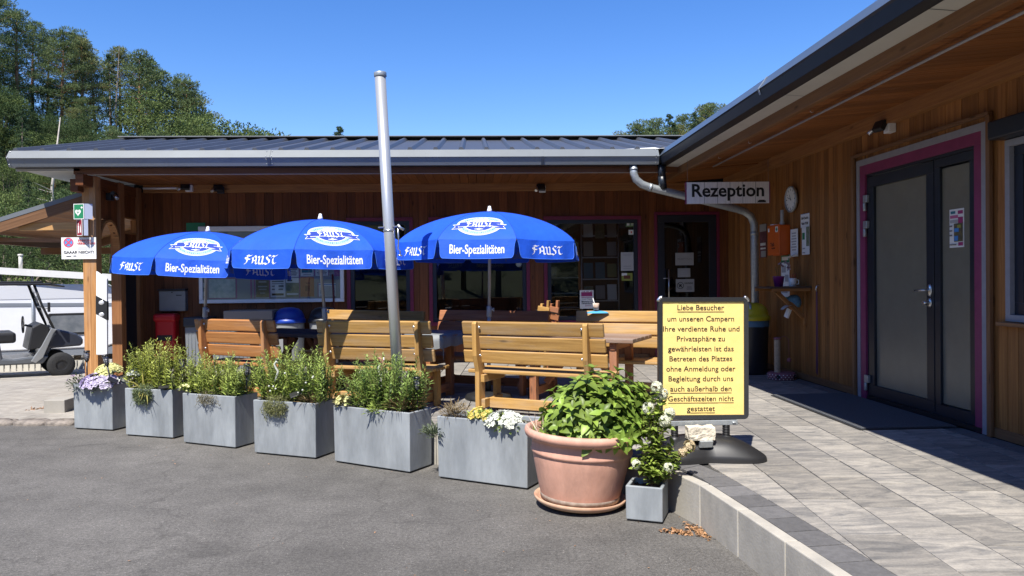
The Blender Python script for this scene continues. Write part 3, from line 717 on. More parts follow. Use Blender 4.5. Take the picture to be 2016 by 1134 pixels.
# rain pipe: from the back gutter to the right wall and down
b = MB()
gp = [(2.12, 9.90, 3.0), (2.12, 9.90, 2.90), (2.15, 9.905, 2.82), (2.23, 9.915, 2.755), (2.34, 9.93, 2.715), (3.55, 10.02, 2.43), (3.66, 10.03, 2.395), (3.75, 10.03, 2.33), (3.79, 10.03, 2.23), (3.795, 10.03, 2.10), (3.80, 10.03, .26)]
b.tube(gp, .052, 14); b.tube([(2.33, 9.93, 2.72), (2.37, 9.932, 2.71)], .055, 14)
for p in ((2.12, 9.90, 2.97), ): b.tube([p, (p[0], p[1], p[2]-.03)], .057, 14)
b.tube([(3.795, 10.03, 2.12), (3.795, 10.03, 2.07)], .056, 14)
dp = part(b, 'downpipe', M_galv)
b = MB(); b.tube([(2.50, 9.90, 3.01), (2.50, 9.90, 2.85)], .05, 14); b.tube([(2.50, 9.90, 2.86), (2.52, 9.93, 2.70)], .055, 14)
part(b, 'gutter_outlet', M_anth)
# handrail-like light track under the right eaves, hooks
b = MB(); b.tube([(3.13, 9.70, 2.955), (3.04, 4.7, 2.945), (3.0, -2, 2.94)], .011, 8); part(b, 'awning_rail', mat('grey_plastic_rail', (.34, .33, .33), .5))
b = MB()
for y in (8.0, 6.5, 9.0): b.tube([(2.97+.0, y, 2.975), (2.97, y, 2.955), (2.985, y, 2.945), (3.0, y, 2.955)], .004, 6)
part(b, 'hook', M_chrome)

# ================================================================== PLANTERS AND PLANTS
M_zinc = mat('fibre_concrete_planter', (.315, .338, .35), .62, 0, .12, 3.5, col2=(.215, .235, .248), dirt=.30, bump=.06, bscale=25, stretch=(1.6, 1.6, .45), coord='World')
M_soil = mat('potting_soil', (.045, .032, .022), .95, 0, .4, 30, bump=.6, bscale=50)
def leafmat(nm, c, c2, rnd=.45, tr=.28, rough=.5): return mat(nm, c, rough, 0, 0, 3.0, col2=c2, rnd=rnd, trans=tr, spec=.35)
L_willow = leafmat('willow_leaf', (.42, .50, .115), (.225, .33, .075))
L_grey = leafmat('silver_leaf', (.16, .19, .12), (.09, .12, .06))
L_dry = leafmat('dry_stem', (.26, .17, .08), (.15, .10, .05), tr=.15)
L_lime = leafmat('lime_leaf', (.30, .36, .08), (.18, .24, .05))
L_hyd = leafmat('hydrangea_leaf', (.27, .37, .06), (.13, .215, .035), rnd=.45, tr=.25, rough=.42)
L_hyd2 = leafmat('panicle_leaf', (.30, .38, .07), (.16, .23, .045))
M_stem = mat('green_stem', (.12, .12, .04), .7, 0, .2, 8)
M_twig = mat('brown_twig', (.13, .085, .05), .8, 0, .2, 8)
F_white = leafmat('white_petal', (.80, .80, .74), (.62, .64, .55), rnd=.15, tr=.3)
F_cream = leafmat('cream_petal', (.80, .76, .36), (.66, .66, .30), rnd=.15, tr=.3)
F_yellow = leafmat('yellow_petal', (.72, .56, .10), (.60, .50, .16), rnd=.2, tr=.3)
F_lilac = leafmat('lilac_petal', (.42, .33, .58), (.64, .59, .68), rnd=.3, tr=.3)
F_purple = leafmat('purple_petal', (.20, .07, .30), (.30, .12, .42), rnd=.3, tr=.2)
def rv3(r): return Vector((r.uniform(-1, 1), r.uniform(-1, 1), r.uniform(-1, 1)))
class Frame:
    """planter-local frame: s along the front, t backwards"""
    def __init__(s, fl, fr, dep):
        s.o = Vector((*fl, 0)); d = Vector((fr[0]-fl[0], fr[1]-fl[1], 0)); s.w = d.length; s.d = d.normalized(); s.n = Vector((-s.d.y, s.d.x, 0)); s.dep = dep; s.ang = math.atan2(d.y, d.x)
    def __call__(s, a, t, z): return s.o + s.d*a + s.n*t + Vector((0, 0, z))
def planter(fl, fr, dep, h, label, group='grey box planters along the kerb', nm='planter'):
    f = Frame(fl, fr, dep); c = f(f.w/2, dep/2, 0); t = thing(nm, label, 'planter', c, f.ang, group)
    b = MB(); W, D, th = f.w, dep, .022; z0 = .012
    ou = [(-W/2, -D/2), (W/2, -D/2), (W/2, D/2), (-W/2, D/2)]; inn = [(p[0]-math.copysign(th, p[0]), p[1]-math.copysign(th, p[1])) for p in ou]
    def vv(P, z, k=1.0): return [b.bm.verts.new((p[0]*k, p[1]*k, z)) for p in P]
    A, Bv, Ci, Di = vv(ou, z0, .985), vv(ou, h), vv(inn, h), vv(inn, h-.10); fs = []
    for i in range(4):
        j = (i+1) % 4
        for P, Q in ((A, Bv), (Bv, Ci), (Ci, Di)): fs.append(b.bm.faces.new((P[i], P[j], Q[j], Q[i])))
    fs.append(b.bm.faces.new(A[::-1])); b._tag(fs, .5)
    b.build('tub', M_zinc, t, bevel=.007, seg=3)
    for x in (-W/2+.05, W/2-.05): 
        for y in (-D/2+.03, D/2-.03): b = MB(); b.box((x, y, .007), (.06, .03, .014)); b.build('foot', M_black, t)
    b = MB(); 
    def soil(u_, v_): return Vector(((u_-.5)*(W-2*th), (v_-.5)*(D-2*th), h-.035+.018*noise.noise(Vector((u_*9+fl[0], v_*5, 1)))))
    b.grid(soil, 14, 6); b.build('soil', M_soil, t)
    return f
HP = .475
DEP = .29
flab = ['grey box planter at the far left end of the row, with lilac flowers', 'grey box planter with tall bush and green trailing tuft, second from the post', 'grey box planter with lime green bush, between the tuft planter and the white berry planter',
        'grey box planter with grassy tuft hanging over its front, left of the widest one', 'wide grey box planter in front of the steel pole', 'wide grey box planter behind the terracotta pot, with dry tufts and white flowers']
FR = [planter(a, c, DEP, HP, flab[i]) for i, (a, c) in enumerate(PL)]
FS = planter((.915, 4.60), (1.125, 4.51), .225, .222, 'small square grey planter beside the terracotta pot', 'grey box planters along the kerb')

def bush(f, a0, a1, h, n, lab, seed, lm=L_willow, lean=.30, leafL=.07, nm='shrub', dens=30, spread=.09, t0=.14):
    """upright shrub of many thin leafy shoots"""
    r = random.Random(seed); base = f((a0+a1)/2, t0, HP-.05)
    o = thing(nm, lab, 'plant', base, 0, 'leafy shrubs in the grey planters'); st, lf = MB(), MB()
    for k in range(n):
        s = r.uniform(a0, a1); t = r.uniform(.04, DEP-.04); p = f(s, t, HP-.045)-base; e = (s-(a0+a1)/2)/((a1-a0)/2)
        H = h*(r.uniform(.5, 1.0))*(1-.28*abs(e)**2); d = f.d*(e*lean+r.uniform(-.14, .14)) + f.n*((t/DEP-.5)*.45+r.uniform(-.15, .1)) + Vector((0, 0, 1))
        pts = []; q = p.copy(); dd = d.normalized()
        for i in range(7):
            pts.append(q.copy()); dd = (dd + Vector((r.uniform(-.09, .09), r.uniform(-.09, .09), .03))).normalized(); q = q+dd*H/6
        st.tube(pts, [.0032]*5+[.002, .001], 4, False)
        m = int(dens*(.6+H/h*.5))
        for i in range(m):
            t_ = .12+.88*(i/m)**.9; x = t_*6; j = min(5, int(x)); pp = pts[j].lerp(pts[j+1], x-j); ax = (pts[j+1]-pts[j]).normalized(); a = i*2.4+r.uniform(-.5, .5); sd = ax.orthogonal().normalized(); sd = (Matrix.Rotation(a, 3, ax) @ sd)
            L = leafL*r.uniform(.6, 1.15)*(1.15-.55*t_); dirn = (sd*r.uniform(.5, .95) + ax*r.uniform(.35, .9)).normalized()
            lf.strip(pp, dirn, ax+sd*.2, L, L*.24, r.uniform(.0, .25))
    st.build('stems', M_stem, o); lf.build('leaves', lm, o); return o
def tuft(f, s0, t0, z0, R, lab, seed, lm, n=160, up=.6, L=.07, nm='tuft', droop=0.0, flowers=None, nf=0, fs=.02, wid=.1, cat='plant', grp=None, sx=1.0):
    """low mound: short blades or small leaves radiating from a dome, with optional florets"""
    r = random.Random(seed); base = f(s0, t0, z0); o = thing(nm, lab, cat, base, 0, grp); b = MB()
    for k in range(n):
        d = rv3(r); d.z = abs(d.z)*up + (-droop if r.random() < .5 else .1); d.normalize(); p = Vector((d.x*R*sx, d.y*R, d.z*R*.8))*r.uniform(.25, 1.0) 
        p = f.d*p.x*1.0 + f.n*p.y + Vector((0, 0, p.z)); b.strip(p, (f.d*d.x+f.n*d.y+Vector((0, 0, d.z+.2)))+rv3(r)*.35, Vector((0, 0, 1))+rv3(r)*.5, L*r.uniform(.6, 1.2), L*wid*r.uniform(.8, 1.3), r.uniform(0, .3))
    b.build('leaves', lm, o)
    if nf:
        b = MB()
        for k in range(nf):
            d = rv3(r); d.z = abs(d.z)*.9+.05; d.y -= .35; d.normalize(); p = f.d*d.x*R*sx + f.n*d.y*R + Vector((0, 0, d.z*R*.85+.012)); nrm = (f.d*d.x+f.n*d.y+Vector((0, 0, d.z+.3))).normalized(); sd = nrm.orthogonal().normalized(); sz = fs*r.uniform(.7, 1.25)
            for i in range(5):
                a = i*1.2566+k; q = Matrix.Rotation(a, 3, nrm) @ sd; b.strip(p-q*sz*.1, q+nrm*.35, nrm, sz, sz*.95, -.05)
        b.build('flowers', flowers, o)
    return o
bush(FR[1], .04, .57, .55, 125, 'tall leafy shrub in the second planter from the left', 11, leafmat('willow_leaf_warm', (.50, .53, .12), (.29, .36, .075)), dens=40)
bush(FR[2], .03, .63, .46, 118, 'leafy shrub with pale tips in the third planter from the left', 12, leafmat('willow_leaf_lime', (.47, .52, .13), (.25, .34, .08)), dens=40)
bush(FR[3], .03, .66, .55, 125, 'leafy shrub dotted with small white berries in the fourth planter', 13, L_willow, dens=40)
bush(FR[4], .14, .74, .52, 130, 'dense dark green shrub in front of the leaning steel pole', 14, leafmat('willow_leaf_dark', (.31, .41, .10), (.175, .265, .065)), dens=42)
# white berry lights / florets on the fourth shrub
r = random.Random(4); o = thing('string_light', 'string of small white bulbs woven through the fourth shrub', 'string lights', FR[3](.3, .1, .6)); base = FR[3](.3, .1, .6)
for k in range(11):
    p = FR[3](r.uniform(.15, .68), r.uniform(-.07, .02), HP+r.uniform(.05, .27))-base; b = MB(); b.lathe([(0, .009), (.007, .005), (.009, 0), (.006, -.006), (0, -.009)], p, 8); b.build('bulb', F_white, o)
def hanging(f, s0, rx, up, down, lab, seed, lm, n, L=.032, wid=.22, trail=0):
    """soft cushion of fine foliage spilling over the front rim"""
    r = random.Random(seed); base = f(s0, 0, HP); o = thing('trailing_plant', lab, 'plant', base, 0, 'cushions trailing over the planter fronts'); b = MB()
    for k in range(n):
        d = rv3(r); 
        while d.length > 1: d = rv3(r)
        z = d.z*(up+down)/2+(up-down)/2; hw = rx*math.sqrt(max(.05, 1-d.z*d.z))**(.9); x = r.uniform(-1, 1)*hw; t = -.008-.05*math.sqrt(max(0, 1-(x/rx)**2))*r.uniform(.2, 1)*(1 if z < .02 else .2)+(r.uniform(0, .08) if z > 0 else 0)
        b.strip(f.d*x+f.n*t+Vector((0, 0, z)), rv3(r)+Vector((0, 0, .25 if z > 0 else -.25))-f.n*.3, rv3(r), L*r.uniform(.6, 1.3), L*wid*r.uniform(.8, 1.3), r.uniform(0, .3))
    for k in range(trail):
        x = r.uniform(-rx*1.2, rx*1.2); q = Vector(f.d*x-f.n*.012); pts = [q+Vector((0, 0, .0)), q+f.d*r.uniform(-.03, .03)-f.n*.02+Vector((0, 0, -down*.6)), q+f.d*r.uniform(-.05, .05)-f.n*.012+Vector((0, 0, -down*r.uniform(.9, 1.5)))]; b.tube(pts, .0016, 3, False)
        for m in range(5): p = pts[1].lerp(pts[2], m/4); b.strip(p, rv3(r), rv3(r), .018, .007, .1)
    b.build('foliage', lm, o); return o
hanging(FR[1], .245, .115, .05, .145, 'rounded grey green cushion hanging over the front of the second planter', 26, leafmat('trailing_green', (.21, .25, .11), (.12, .155, .07)), 1500, .03, .2, 5)
hanging(FR[2], .33, .10, .03, .08, 'thin brown trailing stems over the front of the third planter', 29, leafmat('tan_trailing', (.25, .20, .12), (.15, .14, .08)), 330, .03, .14, 12)
hanging(FR[3], .26, .115, .06, .125, 'olive cushion hanging over the front of the fourth planter', 30, leafmat('olive_tuft', (.29, .29, .12), (.17, .18, .075)), 1300, .032, .16, 8)
tuft(FR[0], .30, .17, HP+.07, .13, 'cream petunias behind the lilac ones at the corner post', 21, L_lime, 170, .9, .04, 'petunia', flowers=F_cream, nf=120, fs=.034, wid=.5, grp='petunias in the corner planter')
tuft(FR[0], .30, .055, HP-.035, .15, 'lilac petunias spilling along the front of the corner planter', 22, L_grey, 260, .6, .04, 'petunia', flowers=F_lilac, nf=150, fs=.034, wid=.4, droop=.25, grp='petunias in the corner planter', sx=1.4)
tuft(FR[0], .03, .07, HP-.02, .13, 'dark trailing plant hanging over the left edge of the corner planter', 23, leafmat('dark_trailing', (.07, .09, .045), (.04, .055, .03)), 260, .6, .045, 'trailing_plant', flowers=F_purple, nf=7, fs=.02, wid=.35, droop=.35)
tuft(FR[0], .44, .12, HP+.0, .06, 'small white petunias at the right end of the corner planter', 24, L_grey, 50, .8, .04, 'petunia', flowers=F_white, nf=22, fs=.026, wid=.4, grp='petunias in the corner planter')
tuft(FR[1], .06, .09, HP+.10, .08, 'white flowers beside the tall leafy shrub in the second planter', 25, L_lime, 60, .8, .04, 'white_flower', flowers=F_white, nf=70, fs=.03, wid=.4)
tuft(FR[1], .24, .0, HP-.0, .08, 'yellow blades of grass drooping over the grey green tuft', 27, leafmat('yellow_blade', (.42, .36, .09), (.30, .28, .08)), 30, .3, .16, 'grass_blade', droop=.9, wid=.06)
tuft(FR[2], .02, .07, HP+.01, .09, 'pale lime foliage at the left edge of the third planter', 28, L_lime, 200, .9, .045, 'lime_foliage', wid=.5, flowers=F_cream, nf=14, fs=.018)
tuft(FR[3], .58, .05, HP-.02, .09, 'dry grass at the right end of the fourth planter', 31, L_dry, 130, 1.0, .10, 'dry_grass', wid=.05)
tuft(FR[4], .10, .07, HP-.0, .10, 'pale flowering clump at the left end of the wide planter by the pole', 32, leafmat('tan_green', (.22, .20, .08), (.12, .12, .05)), 190, .8, .05, 'flower_clump', flowers=F_cream, nf=26, fs=.024, wid=.3)
tuft(FR[4], .66, .09, HP-.01, .13, 'dry brown tuft at the right end of the wide planter by the pole', 33, L_dry, 300, 1.1, .10, 'dry_grass', wid=.06)
tuft(FR[4], .45, .03, HP-.03, .09, 'low green sprigs along the front of the wide planter by the pole', 34, L_willow, 140, .7, .05, 'sprig', wid=.25)
tuft(FR[5], .10, .10, HP-.01, .12, 'rounded dry brown tuft behind the wide planter rim near the bench leg', 35, leafmat('dry_tuft', (.27, .20, .10), (.16, .12, .06)), 420, .9, .06, 'dry_grass', wid=.09)
tuft(FR[5], .34, .08, HP-.02, .095, 'yellow flowers in the middle of the planter behind the terracotta pot', 36, L_willow, 190, .8, .045, 'yellow_flower', flowers=F_yellow, nf=36, fs=.024, wid=.35)
tuft(FR[5], .56, .06, HP-.045, .11, 'white geraniums spilling over the planter beside the terracotta pot', 37, L_willow, 240, .6, .045, 'geranium', flowers=F_white, nf=64, fs=.032, wid=.4, droop=.2, sx=1.4)
tuft(FR[5], -.045, .03, .31, .11, 'silver grey plant growing in the gap between the two wide planters', 38, L_grey, 360, .8, .05, 'silver_plant', wid=.2)

# solar torch lamps
M_torch = mat('torch_plastic', (.022, .022, .024), .35)
M_flick = mat('torch_diffuser', (.42, .42, .44), .3, 0, .1, 30)
def torch(p, lab, lean=(0, 0), first=[None]):
    if first[0] is None:
        o = thing('solar_torch', lab, 'garden lamp', p, 0, 'solar torch lamps in the planters')
        b = MB(); b.lathe([(.0, .105), (.030, .105), (.031, .088), (.028, .086)], (0, 0, .16), 14); b.lathe([(.008, -.02), (.018, -.005), (.022, .01), (.0, .01)], (0, 0, .16), 14)
        for k in range(8):
            a = k*math.pi/4; b.tube([(.021*math.cos(a), .021*math.sin(a), .165), (.029*math.cos(a), .029*math.sin(a), .205), (.029*math.cos(a), .029*math.sin(a), .25)], .0024, 5)
        for z, r_ in ((.185, .0265), (.205, .0292), (.225, .0292)): b.tube([(r_*math.cos(k*math.pi/8), r_*math.sin(k*math.pi/8), z) for k in range(17)], .0016, 4, False)
        b.build('cage', M_torch, o); b = MB(); b.lathe([(.0, 0), (.015, .005), (.021, .03), (.021, .08), (0, .085)], (0, 0, .162), 12); b.build('diffuser', M_flick, o)
        b = MB(); b.tube([(0, 0, -.12), (0, 0, .15)], [.006, .009], 8); b.build('stake', M_torch, o); first[0] = o
    else: o = dup(first[0], p, 0, lab)
    o.location = p; o.rotation_euler = (lean[0], lean[1], 0); return o
torch(FR[4](.77, .14, HP+.0), 'black solar torch by the dry tuft at the right end of the wide planter')
torch(FR[3](.63, .14, HP+.03), 'black solar torch beside the leg of the middle bench')
torch(FR[2](.645, .15, HP+.02), 'black solar torch between the third and fourth shrubs', (.05, .05))
torch(FR[1](.585, .14, HP+.02), 'black solar torch at the right end of the tall leafy shrub')
torch(FR[0](.46, .02, HP+.05), 'black solar torch leaning over the lilac petunias', (.1, -.15))
torch(FR[0](-.02, .2, HP+.06), 'black solar torch at the foot of the wooden corner post')
# tilted little solar panels
def panel(p, rot, lab):
    o = thing('solar_charger', lab, 'solar panel', p, 0, 'small solar panels on stakes', rot=rot); b = MB(); b.box((0, 0, 0), (.10, .07, .012)); b.build('cell', M_torch, o, bevel=.003); b = MB(); b.tube([(0, 0, -.005), (0, .02, -.10)], .004, 6); b.build('stake', M_torch, o)
panel(FR[0](.52, -.01, HP+.05), (.4, .5, .3), 'small black solar panel over the right rim of the corner planter'); panel(FR[1](.50, -.01, HP+.03), (.3, -.1, .2), 'small black solar panel on the rim of the second planter'); panel(FR[3](.46, .0, HP+.07), (.4, -.3, .3), 'small black solar panel in the fourth planter')

# flamingo stake, moon stake, stick
o = thing('flamingo_figure', 'white flamingo garden figure on a stake in front of the steel pole', 'garden figure', FR[4](.37, .16, HP+.18)); b = MB()
b.tube([(-.055, 0, .0), (-.03, 0, .012), (.0, 0, .02), (.02, 0, .06), (.0, 0, .10), (-.012, 0, .13), (.0, 0, .155), (.025, 0, .15), (.035, 0, .125)], [.012, .026, .03, .018, .011, .010, .013, .010, .004], 10); b.build('body', F_white, o); b = MB(); b.tube([(0, 0, -.2), (0, 0, .0)], .004, 6); b.tube([(.03, 0, -.2), (.035, 0, .22)], .0035, 6); b.build('stake', M_white, o)
o = thing('moon_figure', 'rusty metal half moon on a stake in front of the bench back', 'garden figure', FR[4](.38, .12, HP+.34)); b = MB()
pts = [(.045*math.cos(a)*1.0, 0, .065*math.sin(a)) for a in [R_(-75+15*k) for k in range(12)]]; b.tube(pts, [.003, .008, .012, .016, .018, .019, .019, .018, .016, .012, .008, .003], 8); b.build('crescent', mat('rusty_metal', (.30, .14, .10), .6, .3, .3, 40), o); b = MB(); b.tube([(.03, 0, -.4), (.03, 0, -.06)], .003, 6); b.build('stake', M_white, o)
o = thing('garden_stake', 'white stick with a bud tip standing before the orange left bench', 'garden figure', FR[2](.28, .13, HP)); b = MB(); b.tube([(0, 0, -.05), (0, 0, .27)], .005, 6); b.build('stick', M_white, o); b = MB(); b.lathe([(0, .06), (.009, .04), (.013, .015), (.008, 0)], (0, 0, .265), 8); b.build('bud', M_twig, o)
o = thing('swan_figure', 'white swirled garden figure among the leaves of the fourth shrub', 'garden figure', FR[3](.24, .0, HP+.17)); b = MB(); b.tube([(0, 0, 0), (.02, 0, .05), (.03, 0, .09), (.01, 0, .12), (0, 0, .15), (.015, 0, .175), (.03, 0, .16)], [.004, .008, .010, .009, .009, .008, .004], 8); b.build('body', F_white, o)

# ------------------------------------------------------------------ terracotta pot with hydrangea
M_terra = mat('terracotta', (.66, .37, .27), .7, 0, .12, 3.0, col2=(.56, .30, .215), dirt=.28, bump=.08, bscale=30, stretch=(1.4, 1.4, .6))
M_sauc = mat('worn_saucer', (.50, .36, .24), .8, 0, .35, 9, col2=(.42, .22, .14))
PC = Vector((.68, 4.97, 0)); pr = (0, R_(2.6), 0)
pot = thing('flower_pot', 'large round terracotta flower pot on a saucer', 'flower pot', PC, rot=pr)
b = MB(); b.lathe([(.0, .055), (.255, .055), (.262, .075), (.285, .16), (.312, .28), (.326, .345), (.326, .352), (.336, .358), (.338, .372), (.333, .383), (.334, .425), (.336, .438), (.352, .448), (.378, .462), (.386, .488), (.380, .508), (.362, .515), (.345, .505), (.338, .47), (.32, .43), (0, .43)], seg=64); b.build('pot_body', M_terra, pot)
b = MB(); b.lathe([(0, .045), (.27, .045), (.282, .052), (.300, .066), (.308, .062), (.300, .042), (.27, .022), (0, .022)], seg=56); b.build('saucer', M_sauc, pot)
b = MB(); b.lathe([(0, .46), (.2, .455), (.34, .44)], seg=32); b.build('soil', M_soil, pot)
b = MB(); b.lathe([(.0, .056), (.2635, .056), (.2665, .082), (.263, .088)], seg=64); b.build('limescale_band', mat('lime_crust', (.22, .17, .13), .95, 0, .5, 26, col2=(.40, .33, .27)), pot)
hyd = thing('hydrangea', 'broad leaved green hydrangea growing in the terracotta pot', 'plant', PC+Vector((.06, 0, .45))); b = MB(); st = MB(); r = random.Random(41)
for k in range(190):
    a = r.uniform(0, 2*math.pi); el = math.asin(r.uniform(.02, 1)); rad = Vector((math.cos(a)*math.cos(el), math.sin(a)*math.cos(el), math.sin(el)))
    tip = Vector((rad.x*(.37+.09*(rad.x > 0)), rad.y*.34, rad.z*.43+.02)) + Vector((.035*rad.z+.03, 0, 0)); tip *= r.uniform(.72, 1.02)
    st.tube([(rad.x*.1, rad.y*.1, -.02), tip*.6, tip], [.005, .004, .003], 5, False)
    ax = (tip.normalized()+Vector((0, 0, .4))).normalized(); sd = ax.orthogonal().normalized(); a0 = r.uniform(0, 6)
    for lev in range(3):
        m = 4 if lev < 2 else 3
        for i in range(m):
            q = Matrix.Rotation(a0+i*2*math.pi/m+lev*.8, 3, ax) @ sd; L = (.085, .13, .135)[lev]*r.uniform(.8, 1.2)*(.9); p = tip-ax*.028*lev
            L *= .77; d = q*(.75+.25*lev) + ax*(.62-.3*lev) + Vector((0, 0, -.10*lev)); b.leaf(p, d, ax, L, L*.58, r.uniform(.2, .5), r.uniform(.08, .22), r.random()**1.3)
st.build('stems', M_stem, hyd); b.build('leaves', L_hyd, hyd)
o = thing('dry_grass', 'pale dry blades at the left edge of the terracotta pot', 'plant', PC+Vector((-.27, -.07, .47))); b = MB(); r = random.Random(5)
for k in range(14): b.strip(Vector((r.uniform(-.05, .05), r.uniform(-.05, .05), 0)), Vector((r.uniform(-.6, .4), r.uniform(-.4, .3), 1)), rv3(r), r.uniform(.1, .19), .006, .2)
b.build('blades', mat('straw', (.55, .45, .33), .8), o)
# ------------------------------------------------------------------ panicle hydrangea in the small planter
o = thing('panicle_hydrangea', 'white panicle hydrangea on tall stems in the small square planter', 'plant', (1.09, 4.66, .2)); st, lf, fl, fl2 = MB(), MB(), MB(), MB(); r = random.Random(51); B0 = Vector((1.09, 4.66, .2))
stems = [((.05, .03, .60), 9, 1), ((.09, .05, .555), 9, 1), ((-.015, 0, .475), 8, 1), ((.12, 0, .44), 8, 1), ((.085, -.03, .40), 8, 1), ((.24, -.02, .235), 8, 2), ((.19, -.05, .205), 6, 2), ((-.10, -.03, .13), 6, 1), ((.09, -.08, .12), 6, 1), ((-.05, .02, .26), 0, 0), ((.02, -.04, .22), 0, 0), ((.16, .03, .24), 0, 0), ((-.08, .04, .17), 0, 0), ((.05, .05, .33), 0, 0), ((.13, -.06, .13), 0, 0), ((-.02, -.08, .11), 0, 0)]
for (tx, ty, tz), sz, kind in stems:
    tip = Vector((tx, ty, tz)); mid = Vector((tx*.45+r.uniform(-.02, .02), ty*.4, tz*.55)); pts = [Vector((tx*.12, ty*.1, -.02)), mid, tip]; st.tube(pts, [.004, .003, .002], 5, False)
    for i in range(int(24+tz*52)):
        t = r.uniform(.25, 1.0); p = (pts[0].lerp(mid, t*2) if t < .5 else mid.lerp(tip, t*2-1)); q = rv3(r); q.z = abs(q.z)*.5+.1; L = r.uniform(.04, .075); p = p+rv3(r)*.012; lf.leaf(p, q, Vector((0, 0, 1))+rv3(r)*.4, L, L*.5, r.uniform(.1, .5), .12)
    if sz:
        g_ = fl if kind == 1 else fl2; R = .034 if sz > 7 else .026
        for k in range(sz*9):
            d = rv3(r).normalized(); p = tip+Vector((d.x*R, d.y*R, d.z*R*1.05+.012)); d2 = d.orthogonal().normalized()
            for i in range(4): q = Matrix.Rotation(i*math.pi/2+k, 3, d) @ d2; g_.strip(p, q+d*.3, d, .0125, .012, 0)
st.build('stems', M_twig, o); lf.build('leaves', L_hyd2, o); fl.build('flowers', leafmat('panicle_white', (.74, .74, .60), (.60, .62, .44), rnd=.2, tr=.3), o); fl2.build('flowers', leafmat('panicle_tan', (.66, .56, .34), (.52, .40, .26), rnd=.25, tr=.3), o)
# fallen leaves by the wall foot
b = MB(); r = random.Random(9)
for k in range(330):
    t = r.random(); x = 1.13+t*.26+r.gauss(0, .03); y = 4.60-t*.32+r.gauss(0, .045)
    lim = 1.30+(4.77-y)*.105-.012
    if x > lim: x = lim-r.uniform(0, .05)
    if 0.90 < x < 1.25 and y > 4.50-(x-.915)*.43 and y < 4.8: y = 4.48-(x-.915)*.43-r.uniform(0, .03)
    b.leaf(Vector((x, y, .006+r.uniform(0, .02)*(1-t))), rv3(r)*Vector((1, 1, .25)), Vector((0, 0, 1))+rv3(r)*.6, r.uniform(.012, .03), r.uniform(.008, .018), .3, .15)
for k in range(70):
    x = r.uniform(-4, 1.6); b.leaf(Vector((x, r.uniform(3.6, 5.0) if x > -.5 else r.uniform(4, 7.5), .005)), rv3(r)*Vector((1, 1, .1)), Vector((0, 0, 1)), r.uniform(.008, .02), r.uniform(.005, .01), .2, .1)
tag(b.build('leaf_litter', leafmat('dead_leaf', (.42, .24, .12), (.25, .13, .06), tr=.1)), 'dry brown leaf litter at the foot of the concrete edging', 'leaf litter', kind='stuff')

# ================================================================== CUSTOMER SIGN
SO = Vector((1.575, 5.16, T)); sgn = thing('pavement_sign', 'black framed yellow pavement sign asking visitors to keep out of the campsite', 'sign', SO, 0)
lean = Matrix.Rotation(R_(.7), 4, 'Y') @ Matrix.Rotation(R_(-1.0), 4, 'X')
def signpart(b, nm, m, par=sgn, **k):
    for v in b.bm.verts: v.co = lean @ v.co
    return b.build(nm, m, par, **k)
M_frameA = mat('dark_aluminium', (.045, .047, .05), .38, .4, .1, 30)
W2, ZB, ZT = .318, .265, 1.115
b = MB(); fr_ = []
def rr(x0, z0, x1, z1, r_, n=6):
    P = []
    for cx, cz, a0 in ((x1-r_, z1-r_, 0), (x0+r_, z1-r_, 90), (x0+r_, z0+r_, 180), (x1-r_, z0+r_, 270)):
        for i in range(n+1): a = R_(a0+90*i/n); P.append((cx+r_*math.cos(a), cz+r_*math.sin(a)))
    return P
o_, i_ = rr(-W2, ZB, W2, ZT, .034), rr(-W2+.030, ZB+.030, W2-.030, ZT-.030, .004)
for y0, y1, P, Q in ((-.016, -.016, o_, i_),):
    A = [b.bm.verts.new((p[0], -.012, p[1])) for p in P]; Bq = [b.bm.verts.new((p[0]*.97+q[0]*.03, -.022, p[1]*.97+q[1]*.03)) for p, q in zip(P, Q)]; Cq = [b.bm.verts.new((q[0], -.018, q[1])) for q in Q]; Dq = [b.bm.verts.new((q[0], -.006, q[1])) for q in Q]; Eq = [b.bm.verts.new((p[0], .018, p[1])) for p in P]; n_ = len(P); fs = []
    for i in range(n_):
        j = (i+1) % n_
        for X, Y in ((Eq, A), (A, Bq), (Bq, Cq), (Cq, Dq)): fs.append(b.bm.faces.new((X[i], X[j], Y[j], Y[i])))
    fs.append(b.bm.faces.new(Eq)); b._tag(fs, .5)
signpart(b, 'frame', M_frameA)
b = MB()
for sx in (-1, 1): 
    pts = [(sx*(W2-.034+.036*math.sin(a)), -.014, ZT-.034+.036*math.cos(a)) for a in [R_(8+74*k/5) for k in range(6)]]; b.tube(pts, .011, 8)
signpart(b, 'corner_cap', M_chrome)
m = mat('yellow_poster', (.86, .64, .215), .6, 0, .05, 5, bump=.25, bscale=7, spec=.4)
b = MB(); b.grid(lambda u_, v_: Vector((-W2+.031+u_*(2*W2-.062), -.0085+.0011*noise.noise(Vector((u_*9, v_*12, 3)))+.0007*noise.noise(Vector((u_*26-v_*9, v_*20, 8))), ZB+.031+v_*(ZT-ZB-.062))), 40, 56); signpart(b, 'poster', m)
TX = [("Liebe Besucher", 0), ("um unseren Campern", .078), ("Ihre verdiente Ruhe und", .148), ("Privatsphäre zu", .217), ("gewährleisten ist das", .287), ("Betreten des Platzes", .356), ("ohne Anmeldung oder", .426), ("Begleitung durch uns", .495), ("auch außerhalb den", .565), ("Geschäftszeiten nicht", .634), ("gestattet", .703)]
wid = {0: .33, 1: .471, 2: .54, 3: .34, 4: .464, 5: .444, 6: .488, 7: .457, 8: .433, 9: .464, 10: .198}
b = MB(); ZL = 1.042; FM = Matrix(((1, 0, 0, 0), (0, 0, -1, -.0106), (0, 1, 0, 0), (0, 0, 0, 1)))
